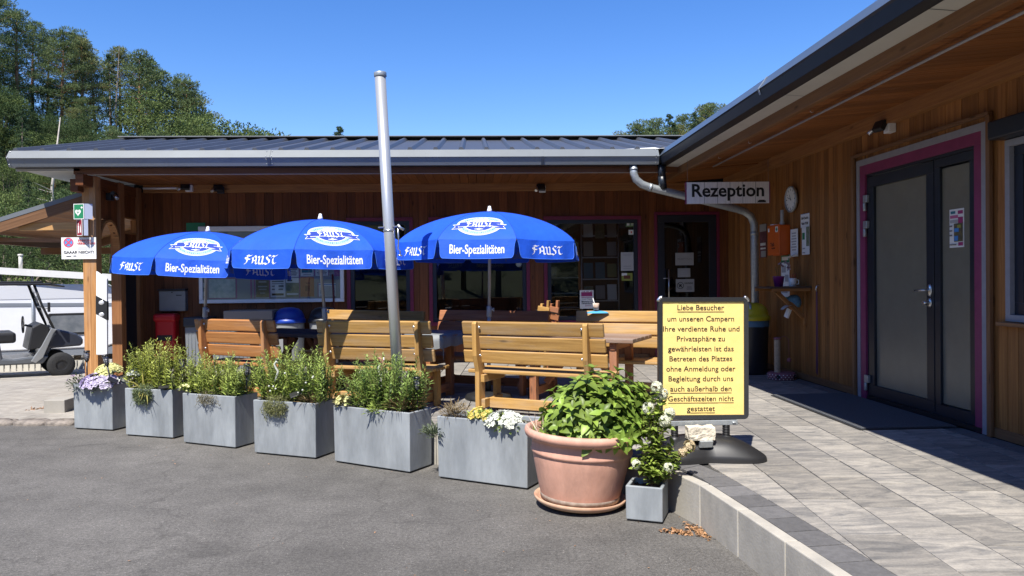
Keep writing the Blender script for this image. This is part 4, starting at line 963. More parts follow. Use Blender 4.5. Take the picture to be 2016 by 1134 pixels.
for k, (t_, dz) in enumerate(TX):
    me = text_mesh(t_, .052, 'LEFT', .0003, res=4); xx = [v.co.x for v in me.vertices]; w0 = max(xx)-min(xx); s_ = wid[k]/w0; x0 = (-.017 if k != 2 else -.013)-wid[k]/2; x00 = min(xx)
    for v in me.vertices: v.co.x = x0+(v.co.x-x00)*s_
    b.merge(me, FM @ Matrix.Translation((0, ZL-dz, 0))); bpy.data.meshes.remove(me)
    if k in (0, 8, 9, 10): plate(b, rect(x0, ZL-dz-.030, x0+wid[k], ZL-dz-.0262), FM, .0002)
signpart(b, 'lettering', M_ink)
# springs, bracket and moulded base
b = MB()
for sx in (-.20, .165):
    b.tube([(sx+.022*math.cos(t*.7), .022*math.sin(t*.7), .135+t*.00125) for t in range(0, 92)], .0055, 5); b.tube([(sx, 0, .12), (sx, 0, .26)], .014, 8)
b.build('spring', M_black, sgn)
b = MB(); b.box((-.02, .0, .243), (.52, .05, .035)); b.tube([(.20, -.03, .243), (.225, -.03, .243)], .008, 8); b.tube([(-.26, -.03, .243), (-.235, -.03, .243)], .008, 8); b.build('bracket', M_galv, sgn, bevel=.003)
def basefn(u_, v_):
    a = 2*math.pi*u_; rr_ = v_; ca, sa = math.cos(a), math.sin(a); p = 4.0
    lob = 1/((abs(ca)**p+abs(sa)**p)**(1/p)); X = ca*lob*.415*rr_; Y = sa*lob*.24*rr_*(1-.25*max(0, 1-abs(ca)*1.6)*(rr_ > .5))
    h = .125*(1-rr_**3.2)+.03; ax = abs(X)/.415; h *= 1.0-.35*max(0, ax-.35)
    if rr_ > .985: h = 0.0 if rr_ > .995 else .022
    return Vector((X, Y, h))
rads = [0, .12, .25, .4, .52, .62, .7, .78, .85, .91, .95, .975, .99, 1.0]
b = MB(); b.grid(lambda u_, v_: basefn(u_, rads[int(round(v_*13))]), 64, 13); b.build('base', M_black, sgn, smooth=True)
b = MB()
for sx in (-.20, .165): b.lathe([(.045, .0), (.04, .03), (.034, .05), (0, .05)], (sx, 0, .10), 16)
b.build('spring_socket', M_black, sgn)
st_ = thing('stone_block', 'pale broken stone block weighing down the black sign base', 'stone', SO+Vector((-.055, -.115, .150)), 0); b = MB(); b.box((0, 0, .045), (.18, .10, .088), rv=.5)
bmesh.ops.subdivide_edges(b.bm, edges=b.bm.edges[:], cuts=5, use_grid_fill=True)
for v in b.bm.verts: v.co += v.co.normalized()*.012*noise.noise(v.co*28)
b.build('block', mat('pale_stone', (.60, .54, .43), .9, 0, .25, 22, bump=.5, bscale=60), st_, bevel=.004)
b = MB(); b.box((.025, -.052, -.020), (.09, .02, .045), (.35, 0, .1)); b.build('wedge', M_galv, st_)

# ================================================================== PARASOLS
M_blue = mat('blue_canvas', (.006, .088, .62), .75, 0, .10, 4, trans=.12, bump=.5, bscale=9)
M_seam = mat('dark_blue_seam', (.004, .05, .40), .8); M_hem = mat('pale_blue_hem', (.05, .17, .66), .75)
P_white = mat('white_print', (.80, .82, .86), .7, trans=.1)
P_light = mat('pale_blue_print', (.30, .52, .80), .7)
P_blue = mat('deep_blue_print', (.015, .045, .30), .7)
P_beige = mat('beige_print', (.55, .47, .38), .7, 0, .3, 90)
P_back = mat('print_seen_from_behind', (.10, .13, .22), .8)
M_pole = mat('grey_pole_paint', (.42, .44, .46), .4, .25, .06, 12)
# blackletter alphabet drawn with a broad nib: strokes as polylines in letter units
GL = {'F': (.74, [[(.34, 1.0), (.22, .84), (.28, .60), (.26, .26), (.16, .06), (.02, .02)], [(.12, .92), (.30, 1.0), (.50, .90), (.74, 1.0)], [(.10, .52), (.32, .56), (.58, .54)], [(.0, .72), (.14, .62)]]),
      'A': (.74, [[(.0, .04), (.14, .14), (.16, .60), (.06, .74)], [(.16, .66), (.36, .96), (.54, .76), (.54, .14), (.70, .04)], [(.14, .40), (.54, .42)]]),
      'U': (.76, [[(.02, .88), (.16, .76), (.16, .18), (.30, .04), (.50, .20)], [(.22, .09), (.52, .05)], [(.42, .92), (.54, .78), (.54, .16), (.70, .04)]]),
      'S': (.62, [[(.56, .92), (.34, 1.0), (.14, .82), (.24, .60), (.46, .42), (.44, .14), (.22, .0), (.0, .14)]]),
      'T': (.70, [[(.02, .74), (.14, .94), (.38, .86), (.70, 1.0)], [(.40, .88), (.20, .62), (.20, .24), (.36, .04), (.62, .16)]])}
def blackletter(word, h, nib=.17, slant=.06, gap=.02):
    """list of quads in (x, y), centred, height h"""
    Q = []; x = 0; n = (nib*.72*.5, nib*.62*.5)
    for ch in word:
        wd, sts = GL[ch]
        for s_ in sts:
            for (ax, ay), (bx, by) in zip(s_, s_[1:]):
                Q.append([(x+ax-n[0], ay+n[1]*-1), (x+ax+n[0], ay+n[1]), (x+bx+n[0], by+n[1]), (x+bx-n[0], by-n[1])])
        x += wd+gap
    return [[((p[0]-x/2+slant*p[1])*h, (p[1]-.5)*h) for p in q] for q in Q], x*h
UR, UH = .975, .335
def rib(t):      # radius and height (from the hub) along a rib, 0..1
    return UR*(math.sin(t*1.18)/math.sin(1.18))*1.0, UH*(.78*(math.cos(t*1.30)-math.cos(1.30))/(1-math.cos(1.30))+.22*(1-t))
class Panel:
    def __init__(s, i, n=8): s.a = 2*math.pi*i/n; s.h = math.pi/n
    def cloth(s, w_, t):                    # w 0..1 between the ribs
        r_, z = rib(t); L = Vector((r_*math.cos(s.a-s.h), r_*math.sin(s.a-s.h), z)); Rr = Vector((r_*math.cos(s.a+s.h), r_*math.sin(s.a+s.h), z)); p = L.lerp(Rr, w_); p.z -= .012*math.sin(math.pi*w_)*t*(1-.3*t); return p
    def nrm(s, w_, t):
        e = .01; a = s.cloth(w_+e, t)-s.cloth(w_-e, t); c = s.cloth(w_, t+e)-s.cloth(w_, t-e); n = a.cross(c); n.normalize(); return n if n.z > 0 else -n
    def on(s, x, d, off):                   # x metres across (seen from outside, right = +), d metres in from the rim along the slope
        t = 1-d/1.02; r_, z = rib(t); half = r_*math.sin(s.h); w_ = .5+x/(2*half); return s.cloth(w_, t)+s.nrm(w_, t)*off
    VH = .180
    def flap(s, w_, v, off=0.0):            # valance: v metres below the rim
        p = s.cloth(w_, 1.0); o = Vector((math.cos(s.a), math.sin(s.a), 0)); q = p + Vector((0, 0, -v)) + o*(.028*v/s.VH + (.010*math.sin(w_*9+s.a*3)+.007*math.sin(w_*23+s.a*5))*v/s.VH + off); return q
def outline_half(v, VH, hw):                # half-width of a valance flap at depth v, fraction 0..1 of hw
    k = v/VH; notch = .055*min(1, (k/.35))**.6 if k > 0 else 0.0
    c = 0.0
    if k > .72: c = .075*(1-math.sqrt(max(0, 1-((k-.72)/.28)**2)))
    return 1-notch*.9-c-.02*k
def make_parasol(name, label, base, rotz, tilt=(0, 0), top=2.24, polebase=(0, 0, 0)):
    o = thing(name, label, 'parasol', base, 0, 'blue beer garden parasols'); TM = Matrix.Translation((polebase[0], polebase[1], 0)) @ Matrix.Translation((0, 0, top-UH-base[2])) @ Matrix.Rotation(tilt[0], 4, 'X') @ Matrix.Rotation(tilt[1], 4, 'Y') @ Matrix.Rotation(rotz, 4, 'Z')
    def fin(b, nm, m, par, **k):
        for v in b.bm.verts: v.co = TM @ v.co
        return b.build(nm, m, par, **k)
    cn = MB(); made = []
    class Lay:
        def __init__(s, mb, i): s.bm, s.i = mb.bm, i
        def _tag(s, fs, rv=None):
            for f in fs: f.material_index = s.i
    for i in range(8):
        P = Panel(i); cn.grid(lambda u_, v_: P.cloth(u_, .03+.97*v_), 10, 28); vb, wt, wtb, hem, em = MB(), MB(), MB(), MB(), MB(); lay = {k: Lay(em, q) for q, k in enumerate('wlbg')}
        hw = rib(1)[0]*math.sin(P.h); N = 10; rows = [0, .02, .05, .09, .13, .15, .163, .172, .178, .180]
        def fl(u_, v_):
            k = rows[int(round(v_*9))]; f = outline_half(k, P.VH, hw); return P.flap(.5+(u_-.5)*f, k)
        vb.grid(fl, 20, 9)
        hem.tube([P.flap(.5+(u_-.5)*outline_half(k, P.VH, hw), k, .001) for u_, k in [(0, q) for q in rows[1:-1]]+[(q/12, .180) for q in range(13)]+[(1, q) for q in rows[1:-1][::-1]]], .0028, 4, False)
        even = i % 2 == 0
        if even:
            me = text_mesh('Bier-Spezialitäten', .115, 'CENTER', .002, font_w=.80); 
            wmax = max(v.co.x for v in me.vertices)-min(v.co.x for v in me.vertices); sc = .52/wmax
            for mm, off in ((wt, .0014), (wtb, -.0014)):
                V_ = [mm.bm.verts.new(P.flap(.5+v.co.x*sc/(2*hw), .095-v.co.y*1.05, off)) for v in me.vertices]; fs = []
                for pg in me.polygons:
                    try: fs.append(mm.bm.faces.new([V_[k] for k in pg.vertices]))
                    except ValueError: pass
                mm._tag(fs, .5)
            bpy.data.meshes.remove(me)
        else:
            Q, wd = blackletter('FAUST', .085, .20)
            for mm, off in ((wt, .0012), (wtb, -.0012)):
                for k, q in enumerate(Q):
                    f = mm.bm.faces.new([mm.bm.verts.new(P.flap(.5+p[0]*1.22/(2*hw), .095-p[1], off+math.copysign(.00005*k, off))) for p in q]); mm._tag([f], .5)
        if even:   # the round emblem on the canopy
            cx, cd = .0, .315; ex, ey = .225, .118
            EM = lambda x, d, off: P.on(x, cd-(d-cd)*1.95, .0003+off*.33)
            def disc(b_, rx, ry, off, r0=0.0, a0=0, a1=2*math.pi, x0=cx, d0=cd):
                n_ = 48; A = None; k0 = []
                for ring_ in range(5):
                    t_ = r0+(1-r0)*ring_/4; k0.append([b_.bm.verts.new(EM(x0+rx*t_*math.cos(a0+(a1-a0)*j/n_), d0+ry*t_*math.sin(a0+(a1-a0)*j/n_), off)) for j in range(n_+1)])
                fs = [b_.bm.faces.new((k0[q][j], k0[q+1][j], k0[q+1][j+1], k0[q][j+1])) for q in range(4) for j in range(n_) if not (q == 0 and r0 == 0)]
                if r0 == 0: fs += [b_.bm.faces.new((k0[0][0], k0[1][j], k0[1][j+1])) for j in range(n_)]
                b_._tag(fs, .5)
            disc(lay['w'], ex, ey, .0030); disc(lay['b'], ex*.972, ey*.955, .0042); disc(lay['w'], ex*.955, ey*.925, .0054); disc(lay['l'], ex*.94, ey*.90, .0066); disc(lay['w'], ex*.66, ey*.64, .0078); disc(lay['b'], ex*.635, ey*.605, .0090)
            def ringtext(s_, rx, ry, a0, a1, flip, size):
                for k, ch in enumerate(s_):
                    if ch == ' ': continue
                    me = text_mesh(ch, size, 'CENTER', .0006); a = a0+(a1-a0)*(k+.5)/len(s_); c_, s2 = math.cos(a), math.sin(a); px, py = rx*c_, ry*s2
                    tx, ty = (rx*s2, -ry*c_) if not flip else (-rx*s2, ry*c_); L = math.hypot(tx, ty); tx, ty = tx/L, ty/L
                    V_ = [lay['b'].bm.verts.new(EM(cx+px+v.co.x*tx-v.co.y*ty, cd-(py+v.co.x*ty+v.co.y*tx), .0080)) for v in me.vertices]; fs = []
                    for pg in me.polygons:
                        try: fs.append(lay['b'].bm.faces.new([V_[q] for q in pg.vertices]))
                        except ValueError: pass
                    lay['b']._tag(fs, .5); bpy.data.meshes.remove(me)
            ringtext('BRAUHAUS FAUST', ex*.80, ey*.775, R_(152), R_(28), False, .021); ringtext('BIER-SPEZIALITÄTEN', ex*.80, ey*.785, R_(212), R_(328), True, .021)
            for (x0, d0, rx, ry) in ((-.045, cd-.060, .030, .026), (.045, cd-.060, .030, .026), (0, cd-.055, .035, .022), (-.012, cd-.078, .02, .016), (.02, cd-.074, .02, .014)): disc(lay['g'], rx, ry, .0100+.0004*abs(x0)*10, 0, 0, 2*math.pi, x0, d0)
            def poly(b_, pts, off):
                f = b_.bm.faces.new([b_.bm.verts.new(EM(x, d, off)) for x, d in pts]); b_._tag([f], .5)
            def ribbon(b_, g_, off):
                for sx in (-1, 1): poly(b_, [(sx*(.16-g_), cd-.004+g_), (sx*(.262-g_*1.6), cd+.008+g_), (sx*(.235-g_*1.2), cd+.03), (sx*(.262-g_*1.6), cd+.062-g_), (sx*(.16-g_), cd+.050-g_)][::sx], off)
                n_ = 10
                for k in range(n_):
                    x0, x1 = -.205+g_+(.41-2*g_)*k/n_, -.205+g_+(.41-2*g_)*(k+1)/n_; c = lambda x: -.016*(1-(x/.205)**2)
                    poly(b_, [(x0, cd-.030+g_+c(x0)), (x1, cd-.030+g_+c(x1)), (x1, cd+.036-g_+c(x1)), (x0, cd+.036-g_+c(x0))], off+.0015)
            ribbon(lay['w'], 0, .0118); ribbon(lay['b'], .0055, .0136)
            Q, wd = blackletter('FAUST', .078, .20)
            for k, q in enumerate(Q): poly(lay['w'], [(p[0]*.92, cd-.008-p[1]) for p in q], .0165+.00012*k)
            disc(lay['w'], .014, .010, .0100, 0, 0, 2*math.pi, 0, cd+.052); disc(lay['w'], .045, .004, .0098, 0, 0, 2*math.pi, 0, cd+.052)
        made.append((vb, wt, wtb, hem, em if even else None))
    can = fin(cn, 'canopy', M_blue, o)
    for i in range(8):
        a_ = 2*math.pi*(i+.5)/8; sm = MB(); sm.tube([(rib(t/14)[0]*math.cos(a_), rib(t/14)[0]*math.sin(a_), rib(t/14)[1]+.0006) for t in range(1, 15)], .0032, 4); fin(sm, 'seam', M_seam, can)
    for vb, wt, wtb, hem, em in made:
        vl = fin(vb, 'valance', M_blue, o); fin(wt, 'lettering', P_white, vl); fin(wtb, 'lettering', P_back, vl); fin(hem, 'hem', M_hem, vl)
        if em: fin(em, 'emblem', [P_white, P_light, P_blue, P_beige], can)
    b = MB()
    for i in range(8):
        a = 2*math.pi*(i+.5)/8; pts = [(rib(t)[0]*math.cos(a)*.995, rib(t)[0]*math.sin(a)*.995, rib(t)[1]-.008) for t in (.03, .2, .4, .6, .8, 1.0)]; b.tube(pts, .0045, 5)
        q = rib(.52); b.tube([(.03*math.cos(a), .03*math.sin(a), -.10), (q[0]*math.cos(a), q[0]*math.sin(a), q[1]-.012)], .004, 5)
    fin(b, 'ribs', M_pole, o)
    b = MB(); b.lathe([(0, .062), (.014, .058), (.018, .040), (.024, .02), (.030, .0), (0, .0)], (0, 0, UH), 14); fin(b, 'finial', M_white, o)
    hub = TM @ Vector((0, 0, UH)); low = TM @ Vector((0, 0, -.11)); jz = 1.17-base[2]
    dirv = (hub-low).normalized(); P0 = Vector((0, 0, .0)); J = P0.lerp(low, (jz)/(low.z))
    b = MB(); b.tube([J, low, hub], .0165, 12); b.tube([low-dirv*.02, low+dirv*.05], .028, 12); b.build('upper_pole', M_pole, o)
    b = MB(); b.tube([P0, J], .0205, 12); b.build('lower_pole', M_pole, o)
    b = MB(); ax = (J-P0).normalized(); b.tube([J-ax*.055, J+ax*.055], .028, 12); b.tube([J+ax*.02, J+ax*.02+Vector((.05, -.02, 0))], .011, 8); b.tube([J+ax*.02+Vector((.045, -.02, .02)), J+ax*.02+Vector((.045, -.02, -.02))], .010, 8); b.build('clamp', M_pole, o, bevel=.002)
    b = MB(); b.tube([(0, 0, .02), (0, 0, .32)], .028, 12); b.build('socket', M_black, o)
    b = MB(); b.lathe([(0, .085), (.05, .085), (.16, .07), (.235, .045), (.25, .02), (.25, 0), (0, 0)], (0, 0, 0), 28); b.build('foot', M_black, o)
    return o
A3 = math.atan2(-.987, -.15); A2 = math.atan2(-.94, .34); A1 = math.atan2(-.98, .19)
make_parasol('parasol', 'largest blue parasol right of the pole, standing upright', (.13, 7.95, T), A3, (0, R_(.5)), 2.225, (.03, 0, 0))
make_parasol('parasol', 'middle blue parasol whose canopy passes behind the steel pole', (-1.53, 8.05, T), A2, (R_(1.0), R_(1.0)), 2.165, (-.10, 0, 0))
make_parasol('parasol', 'leftmost blue parasol, tilted, in front of the letterbox wall', (-3.16, 8.85, T), A1, (0, R_(3.0)), 2.10, (.07, 0, 0))

# ================================================================== STEEL POLE
o = thing('steel_pole', 'tall leaning galvanised steel pole behind the wide planter', 'pole', (-.66, 6.55, T)); b = MB(); P0, P1 = Vector((0, 0, 0)), Vector((-.135, 0, 3.03)); b.tube([P0, P0.lerp(P1, .5), P1], .0475, 28); b.build('shaft', mat('brushed_pole', (.47, .48, .485), .32, .5, .06, 8, stretch=(1, 1, .15)), o)
b = MB(); b.tube([P1-Vector((-.002, 0, .015)), P1+Vector((0, 0, .025))], .054, 28); b.build('cap', M_galv, o, bevel=.006)
b = MB(); q = P0.lerp(P1, 1.70/3.03); b.tube([q+Vector((0, 0, -.018)), q+Vector((0, 0, -.002))], .0505, 24); b.box(q+Vector((-.005, 0, .022)), (.17, .07, .008), (0, R_(-3), 0)); b.tube([q+Vector((.075, -.02, .035)), q+Vector((.082, -.02, -.08)), q+Vector((.078, -.02, -.17)), q+Vector((.094, -.02, -.185)), q+Vector((.094, -.02, -.225))], .006, 8); b.tube([q+Vector((.078, -.02, .04)), q+Vector((.10, -.02, .012)), q+Vector((.128, -.02, -.005))], .012, 8); b.tube([q+Vector((.075, -.02, -.222)), q+Vector((.112, -.02, -.228))], .007, 8); b.build('bracket', M_chrome, o)

# ================================================================== BENCHES AND TABLES (beer garden)
def bench(base, ang, L, wm, label, flip=False, name='garden_bench', inset=.17, bh=.87):
    """origin under the middle of the backrest; the back faces local -y, the seat reaches to +y"""
    o = thing(name, label, 'bench', base, ang + (math.pi if flip else 0), 'wooden garden benches with slatted backs')
    xs_ = (-L/2+inset, L/2-inset); th = .045
    for x in xs_:
        b = MB(); b.prism([(-.03, 0), (.085, 0), (.085, .44), (.03, .62), (-.015, bh-.01), (-.035, bh), (-.065, bh), (-.085, bh-.02), (-.075, .55), (-.03, .40)], x-th/2, x+th/2, 'x')
        b.build('back_post', wm, o, bevel=.006)
        b = MB(); b.box((x, .36, .175), (th, .085, .35)); b.build('leg', wm, o, bevel=.005)
        b = MB(); b.box((x+(.046 if x < 0 else -.046), .20, .335), (.04, .42, .07)); b.box((x+(.046 if x < 0 else -.046), .18, .10), (.04, .36, .085)); b.build('rail', wm, o, bevel=.005)
    b = MB(); b.box((0, .10, .10), (L-2*inset-.14, .04, .095)); b.build('stretcher', wm, o, bevel=.005)
    for k, (z, y) in enumerate(((bh-.062, -.018), (bh-.197, .009), (bh-.332, .037))):
        b = MB(); b.box((0, y, z), (L-.02*(2-k)*.8, .038, .126), (R_(11.5), 0, 0)); b.build('back_slat', wm, o, bevel=.012, seg=3)
    for k in range(4):
        b = MB(); b.box((0, .085+.099*k, .39+.004*(k == 0)), (L-.06, .09, .036)); b.build('seat_slat', wm, o, bevel=.010)
    b = MB()
    for x in xs_:
        for z, y in ((bh-.055, -.075), (bh-.315, -.06)): b.lathe([(0, .008), (.011, .005), (.013, 0)], (x+(.04 if x < 0 else -.04), y+.022, z), 10, (R_(90), 0, 0))
    b.build('bolts', M_chrome, o)
    return o
def table(base, ang, L, W, H, wm, wl, label):
    o = thing('picnic_table', label, 'table', base, ang, 'wooden garden tables'); n = 5; w_ = W/n
    for k in range(n):
        b = MB(); b.box((0, -W/2+w_*(k+.5), H-.022), (L, w_-.008, .042)); b.build('top_slat', wm, o, bevel=.006)
    for x in (-L/2+.22, L/2-.22):
        for y in (-W/2+.10, W/2-.10):
            b = MB(); b.box((x, y, (H-.05)/2), (.075, .075, H-.05)); b.build('leg', wl, o, bevel=.006)
        b = MB(); b.box((x, 0, .10), (.05, W-.26, .085)); b.box((x, 0, H-.08), (.05, W-.1, .075)); b.build('cross_rail', wl, o, bevel=.005)
        b = MB(); sx = 1 if x < 0 else -1; b.beam((x+sx*.03, 0, .16), (x+sx*.40, 0, H-.07), .05, .07); b.build('brace', wl, o, bevel=.005)
    return o
bench((.50, 6.77, T), R_(-30), 1.44, M_bench, 'weathered yellow garden bench nearest to the terracotta pot, back to the camera')
bench((-1.0, 7.42, T), R_(-23), 1.30, M_bench, 'yellow garden bench behind the steel pole, back to the camera', inset=.14)
bench((-2.53, 8.07, T), R_(-30), 1.19, M_benchO, 'orange brown garden bench left of the middle one, back to the camera', inset=.14)
bench((-1.26, 9.18, T), R_(-39), 1.75, M_bench, 'yellow bench facing the camera near the glass door, half in parasol shade', True, bh=.90)
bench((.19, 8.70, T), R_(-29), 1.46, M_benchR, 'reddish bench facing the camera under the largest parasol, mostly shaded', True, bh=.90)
bench((1.78, 8.02, T), R_(-26), 1.50, M_bench, 'yellow bench facing the camera beyond the grey topped table', True, bh=.90)
table((1.10, 7.76, T), R_(-28), 1.30, .72, .67, M_table, M_benchR, 'grey topped picnic table with red brown legs left of the yellow sign')
table((-.80, 8.22, T), R_(-25), 1.35, .68, .69, M_table, M_benchR, 'picnic table with a grey cloth behind the middle bench')
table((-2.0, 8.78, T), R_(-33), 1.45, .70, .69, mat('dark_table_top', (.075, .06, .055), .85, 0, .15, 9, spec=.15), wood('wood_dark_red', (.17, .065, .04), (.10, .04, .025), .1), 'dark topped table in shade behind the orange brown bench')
# cloth over the middle table
o = tag(bpy.data.objects.new('tablecloth', None), 'grey weatherproof cloth hanging over the end of the middle table', 'tablecloth'); C.objects.link(o); o.location = (-.80, 8.22, T+.70); o.rotation_euler = (0, 0, R_(-25)); b = MB()
def clo(u_, v_):
    L_, W_ = 1.46, .80; x = (u_-.5)*L_; y = (v_-.5)*W_; ex = max(0, abs(x)-.68); ey = max(0, abs(y)-.345); z = 0.0
    if ex or ey: z = -(ex+ey)*2.6-.008*math.sin(x*30+y*23)
    return Vector((math.copysign(min(abs(x), .69), x)+(.01*math.sin(y*24) if ex else 0), math.copysign(min(abs(y), .355), y)+(.01*math.sin(x*22) if ey else 0), z+.004))
b.grid(clo, 40, 28); b.build('cloth', mat('grey_oilcloth', (.20, .215, .22), .55, 0, .12, 9, stretch=(1, 8, 1)), o)
# folded wooden chairs leaning at the window
for k, (x, lab) in enumerate(((.88, 'folded wooden chair with slanted slats leaning by the window pier'), (1.0, 'second folded wooden chair strapped to the first at the window pier'))):
    o = thing('folded_chair', lab, 'chair', (x, 9.75, T), R_(-28), 'folded chairs by the window pier'); wm = (M_bench, M_benchR)[k]
    for s_ in (-1, 1):
        b = MB(); b.beam((s_*.045-.03, 0, .02), (s_*.045+.03, .02, .96+.02*s_), .07, .032, (1, 0, 0)); b.build('frame_bar', wm, o, bevel=.006)
    b = MB()
    for z in (.88, .78, .68): b.beam((-.06, -.02, z), (.10, -.02, z-.03), .03, .07); 
    b.build('back_slats', wm, o, bevel=.004); b = MB(); b.tube([(-.09, -.04, .86), (.02, -.05, .82), (.12, -.04, .80)], .004, 6); b.build('strap', M_blackm, o)
# things on the rear bench
o = thing('paper_cup', 'small brown and white paper cup on the rear bench back', 'cup', (1.325, 8.20, 1.125+.035)); b = MB(); b.lathe([(0, 0), (.028, 0), (.036, .075), (.034, .076), (.03, .01), (0, .01)], seg=18); b.build('cup_wall', mat('cup_paper', (.40, .22, .12), .7, col2=(.75, .72, .68), scale=24), o); b = MB(); b.tube([(.0, 0, .02), (-.03, .02, .13)], .004, 6); b.build('stirrer', M_white, o)
o = thing('blue_bag', 'flat blue cloth lying under the paper cup', 'cloth', (1.34, 8.21, 1.125)); b = MB(); b.grid(lambda u_, v_: Vector(((u_-.5)*.24, (v_-.5)*.10, .026*math.sqrt(max(0, 1-(2*u_-1)**2))*math.sqrt(max(0, 1-(2*v_-1)**2))+.002)), 16, 8); b.build('cloth', mat('sky_blue_cloth', (.05, .30, .55), .7), o, smooth=True)

# ================================================================== THINGS ON AND BY THE WALLS
def flatsheet(name, label, cat, o, xd, yd, w_, h_, m, marks=(), lines=(), group=None, th=.004, texts=()):
    """a paper, poster or sign: a thin slab with printed areas [(x0,y0,x1,y1,material)], text lines (grey bars) and lettering"""
    t = thing(name, label, cat, o, 0, group); FMx = frame_M((0, 0, 0), xd, yd); b = MB(); plate(b, rect(-w_/2, -h_/2, w_/2, h_/2), FMx, -th, th); b.build('sheet', m, t)
    bym = {}
    for x0, y0, x1, y1, mm in marks: bym.setdefault(mm.name, (mm, []))[1].append((x0, y0, x1, y1))
    z = .0006
    for mm, L in bym.values():
        b = MB()
        for k, q in enumerate(L): plate(b, rect(q[0]*w_, q[1]*h_, q[2]*w_, q[3]*h_), FMx, z+.0001*k)
        z += .0012; b.build('print', mm, t)
    if texts:
        byt = {}
        for tx in texts: byt.setdefault(tx[6].name if len(tx) > 6 else 'k', []).append(tx)
        for L in byt.values():
            mm = L[0][6] if len(L[0]) > 6 else M_ink
            b = MB()
            for k, tx in enumerate(L):
                s_, x, y, width, size, bold = tx[:6]; me = text_mesh(s_, size, 'CENTER', bold); xx = [v.co.x for v in me.vertices]; w0 = max(xx)-min(xx); cx = (max(xx)+min(xx))/2
                for v in me.vertices: v.co.x = (v.co.x-cx)*width/w0
                b.merge(me, FMx @ Matrix.Translation((x, y, z+.0002*k))); bpy.data.meshes.remove(me)
            b.build('lettering', mm, t); z += .0012
    return t, FMx
XR, XN = (0, -1, 0), (0, 0, 1)      # right wall: seen from the terrace, 'right' is towards -y
BX, BN = (1, 0, 0), (0, 0, 1)       # back wall
G_ink = mat('grey_print', (.16, .16, .17), .8); G_mid = mat('light_grey_print', (.36, .36, .37), .8)
K_red = mat('red_print', (.55, .03, .03), .6); K_green = mat('green_sign_print', (.015, .20, .085), .5); K_blue = mat('blue_print', (.05, .22, .55), .6); K_mag = mat('magenta_print', (.33, .03, .14), .6)
K_orange = mat('orange_paper', (.50, .17, .07), .7, 0, .1, 20); K_photo = mat('dark_photo_print', (.05, .045, .03), .5, 0, .6, 30, col2=(.16, .13, .05)); K_green2 = mat('meadow_print', (.10, .15, .06), .6, 0, .5, 25, col2=(.25, .25, .2)); K_pinkp = mat('pink_tape', (.36, .12, .26), .6); K_teal = mat('teal_print', (.02, .16, .22), .6)
def linesm(n, x0, x1, y1, y0, m, r=random.Random(8), frac=.5):
    out = []
    for k in range(n):
        y = y1+(y0-y1)*(k+.5)/n; d = (y1-y0)/n*frac/2; e = r.uniform(0, (x1-x0)*.3); out.append((x0+e*.5, y-d, x1-e*.5, y+d, m))
    return out
# Rezeption sign
rz, RM = flatsheet('reception_sign', 'white plank sign lettered Rezeption hanging under the eaves', 'sign', (3.22, 9.40, 2.578), (1, .0, .004), BN, 1.06, .272, mat('whitewashed_planks', (.80, .77, .76), .7, 0, .12, 6, stretch=(9, 1, 1)), [(-.5+.155*k-.0025+.06, -.5, -.5+.155*k+.0025+.06, .5, G_ink) for k in range(1, 6)] + [(.36, -.45, .46, -.38, M_ink), (.375, -.38, .445, -.35, M_ink), (.35, -.475, .47, -.455, G_ink)], texts=[('Rezeption', .0, .022, .93, .225, .0052)], th=.02)
b = MB()
for sx in (-1, 1): plate(b, rect(sx*.5385-.008, -.136, sx*.5385+.008, .136), RM, -.022, .020)
b.build('edge', M_pink, rz)
b = MB()
for sx in (-.52, .52): b.tube([(sx, .0, .136), (sx, 0, .43)], .002, 5)
b.build('cord', G_ink, rz)
# notice board
nb = thing('notice_board', 'large white glazed notice board full of posters on the timber wall', 'notice board', (-3.07, 11.585, 1.78)); NM = frame_M((0, 0, 0), BX, BN)
b = MB(); W_, H_, t_ = 2.16, 1.16, .055
plate(b, rect(-W_/2+t_, -H_/2+t_, W_/2-t_, H_/2-t_), NM, .0, .01); b.build('back_panel', mat('grey_board', (.30, .315, .32), .5), nb)
b = MB()
for q in ((-W_/2, H_/2-t_*1.4, W_/2, H_/2), (-W_/2, -H_/2, W_/2, -H_/2+t_), (-W_/2, -H_/2+t_, -W_/2+t_, H_/2-t_*1.4), (W_/2-t_, -H_/2+t_, W_/2, H_/2-t_*1.4)): plate(b, rect(*q), NM, .0, .06)
b.build('frame', M_white, nb, bevel=.008)
px = lambda x: (x-535)*.00763; pz = lambda y: (521.5-y)*.00768
def poster(x0, y0, x1, y1, m, marks=(), nm='poster', txt=()):
    b = MB(); X0, X1, Z0, Z1 = px(x0), px(x1), pz(y1), pz(y0); plate(b, rect(X0, Z0, X1, Z1), NM, .0105, .002); o = b.build(nm, m, nb); bym = {}
    for a, c, d, e, mm in marks: bym.setdefault(mm.name, (mm, []))[1].append((a, c, d, e))
    z = .0132
    for mm, L in bym.values():
        b = MB()
        for q in L: plate(b, rect(X0+(X1-X0)*(q[0]+.5), Z0+(Z1-Z0)*(q[1]+.5), X0+(X1-X0)*(q[2]+.5), Z0+(Z1-Z0)*(q[3]+.5)), NM, z); z += .0001
        b.build('print', mm, o); z += .0006
    return o
poster(411, 549, 462, 587, mat('pale_map_print', (.34, .44, .40), .6, 0, .25, 16, col2=(.62, .66, .62))); poster(503, 550, 528.5, 586, K_photo, [(-.3, .3, .3, .38, G_mid), (-.36, .05, .36, .12, G_mid), (-.3, -.1, .3, -.04, G_mid), (-.2, -.3, .2, -.25, G_mid)])
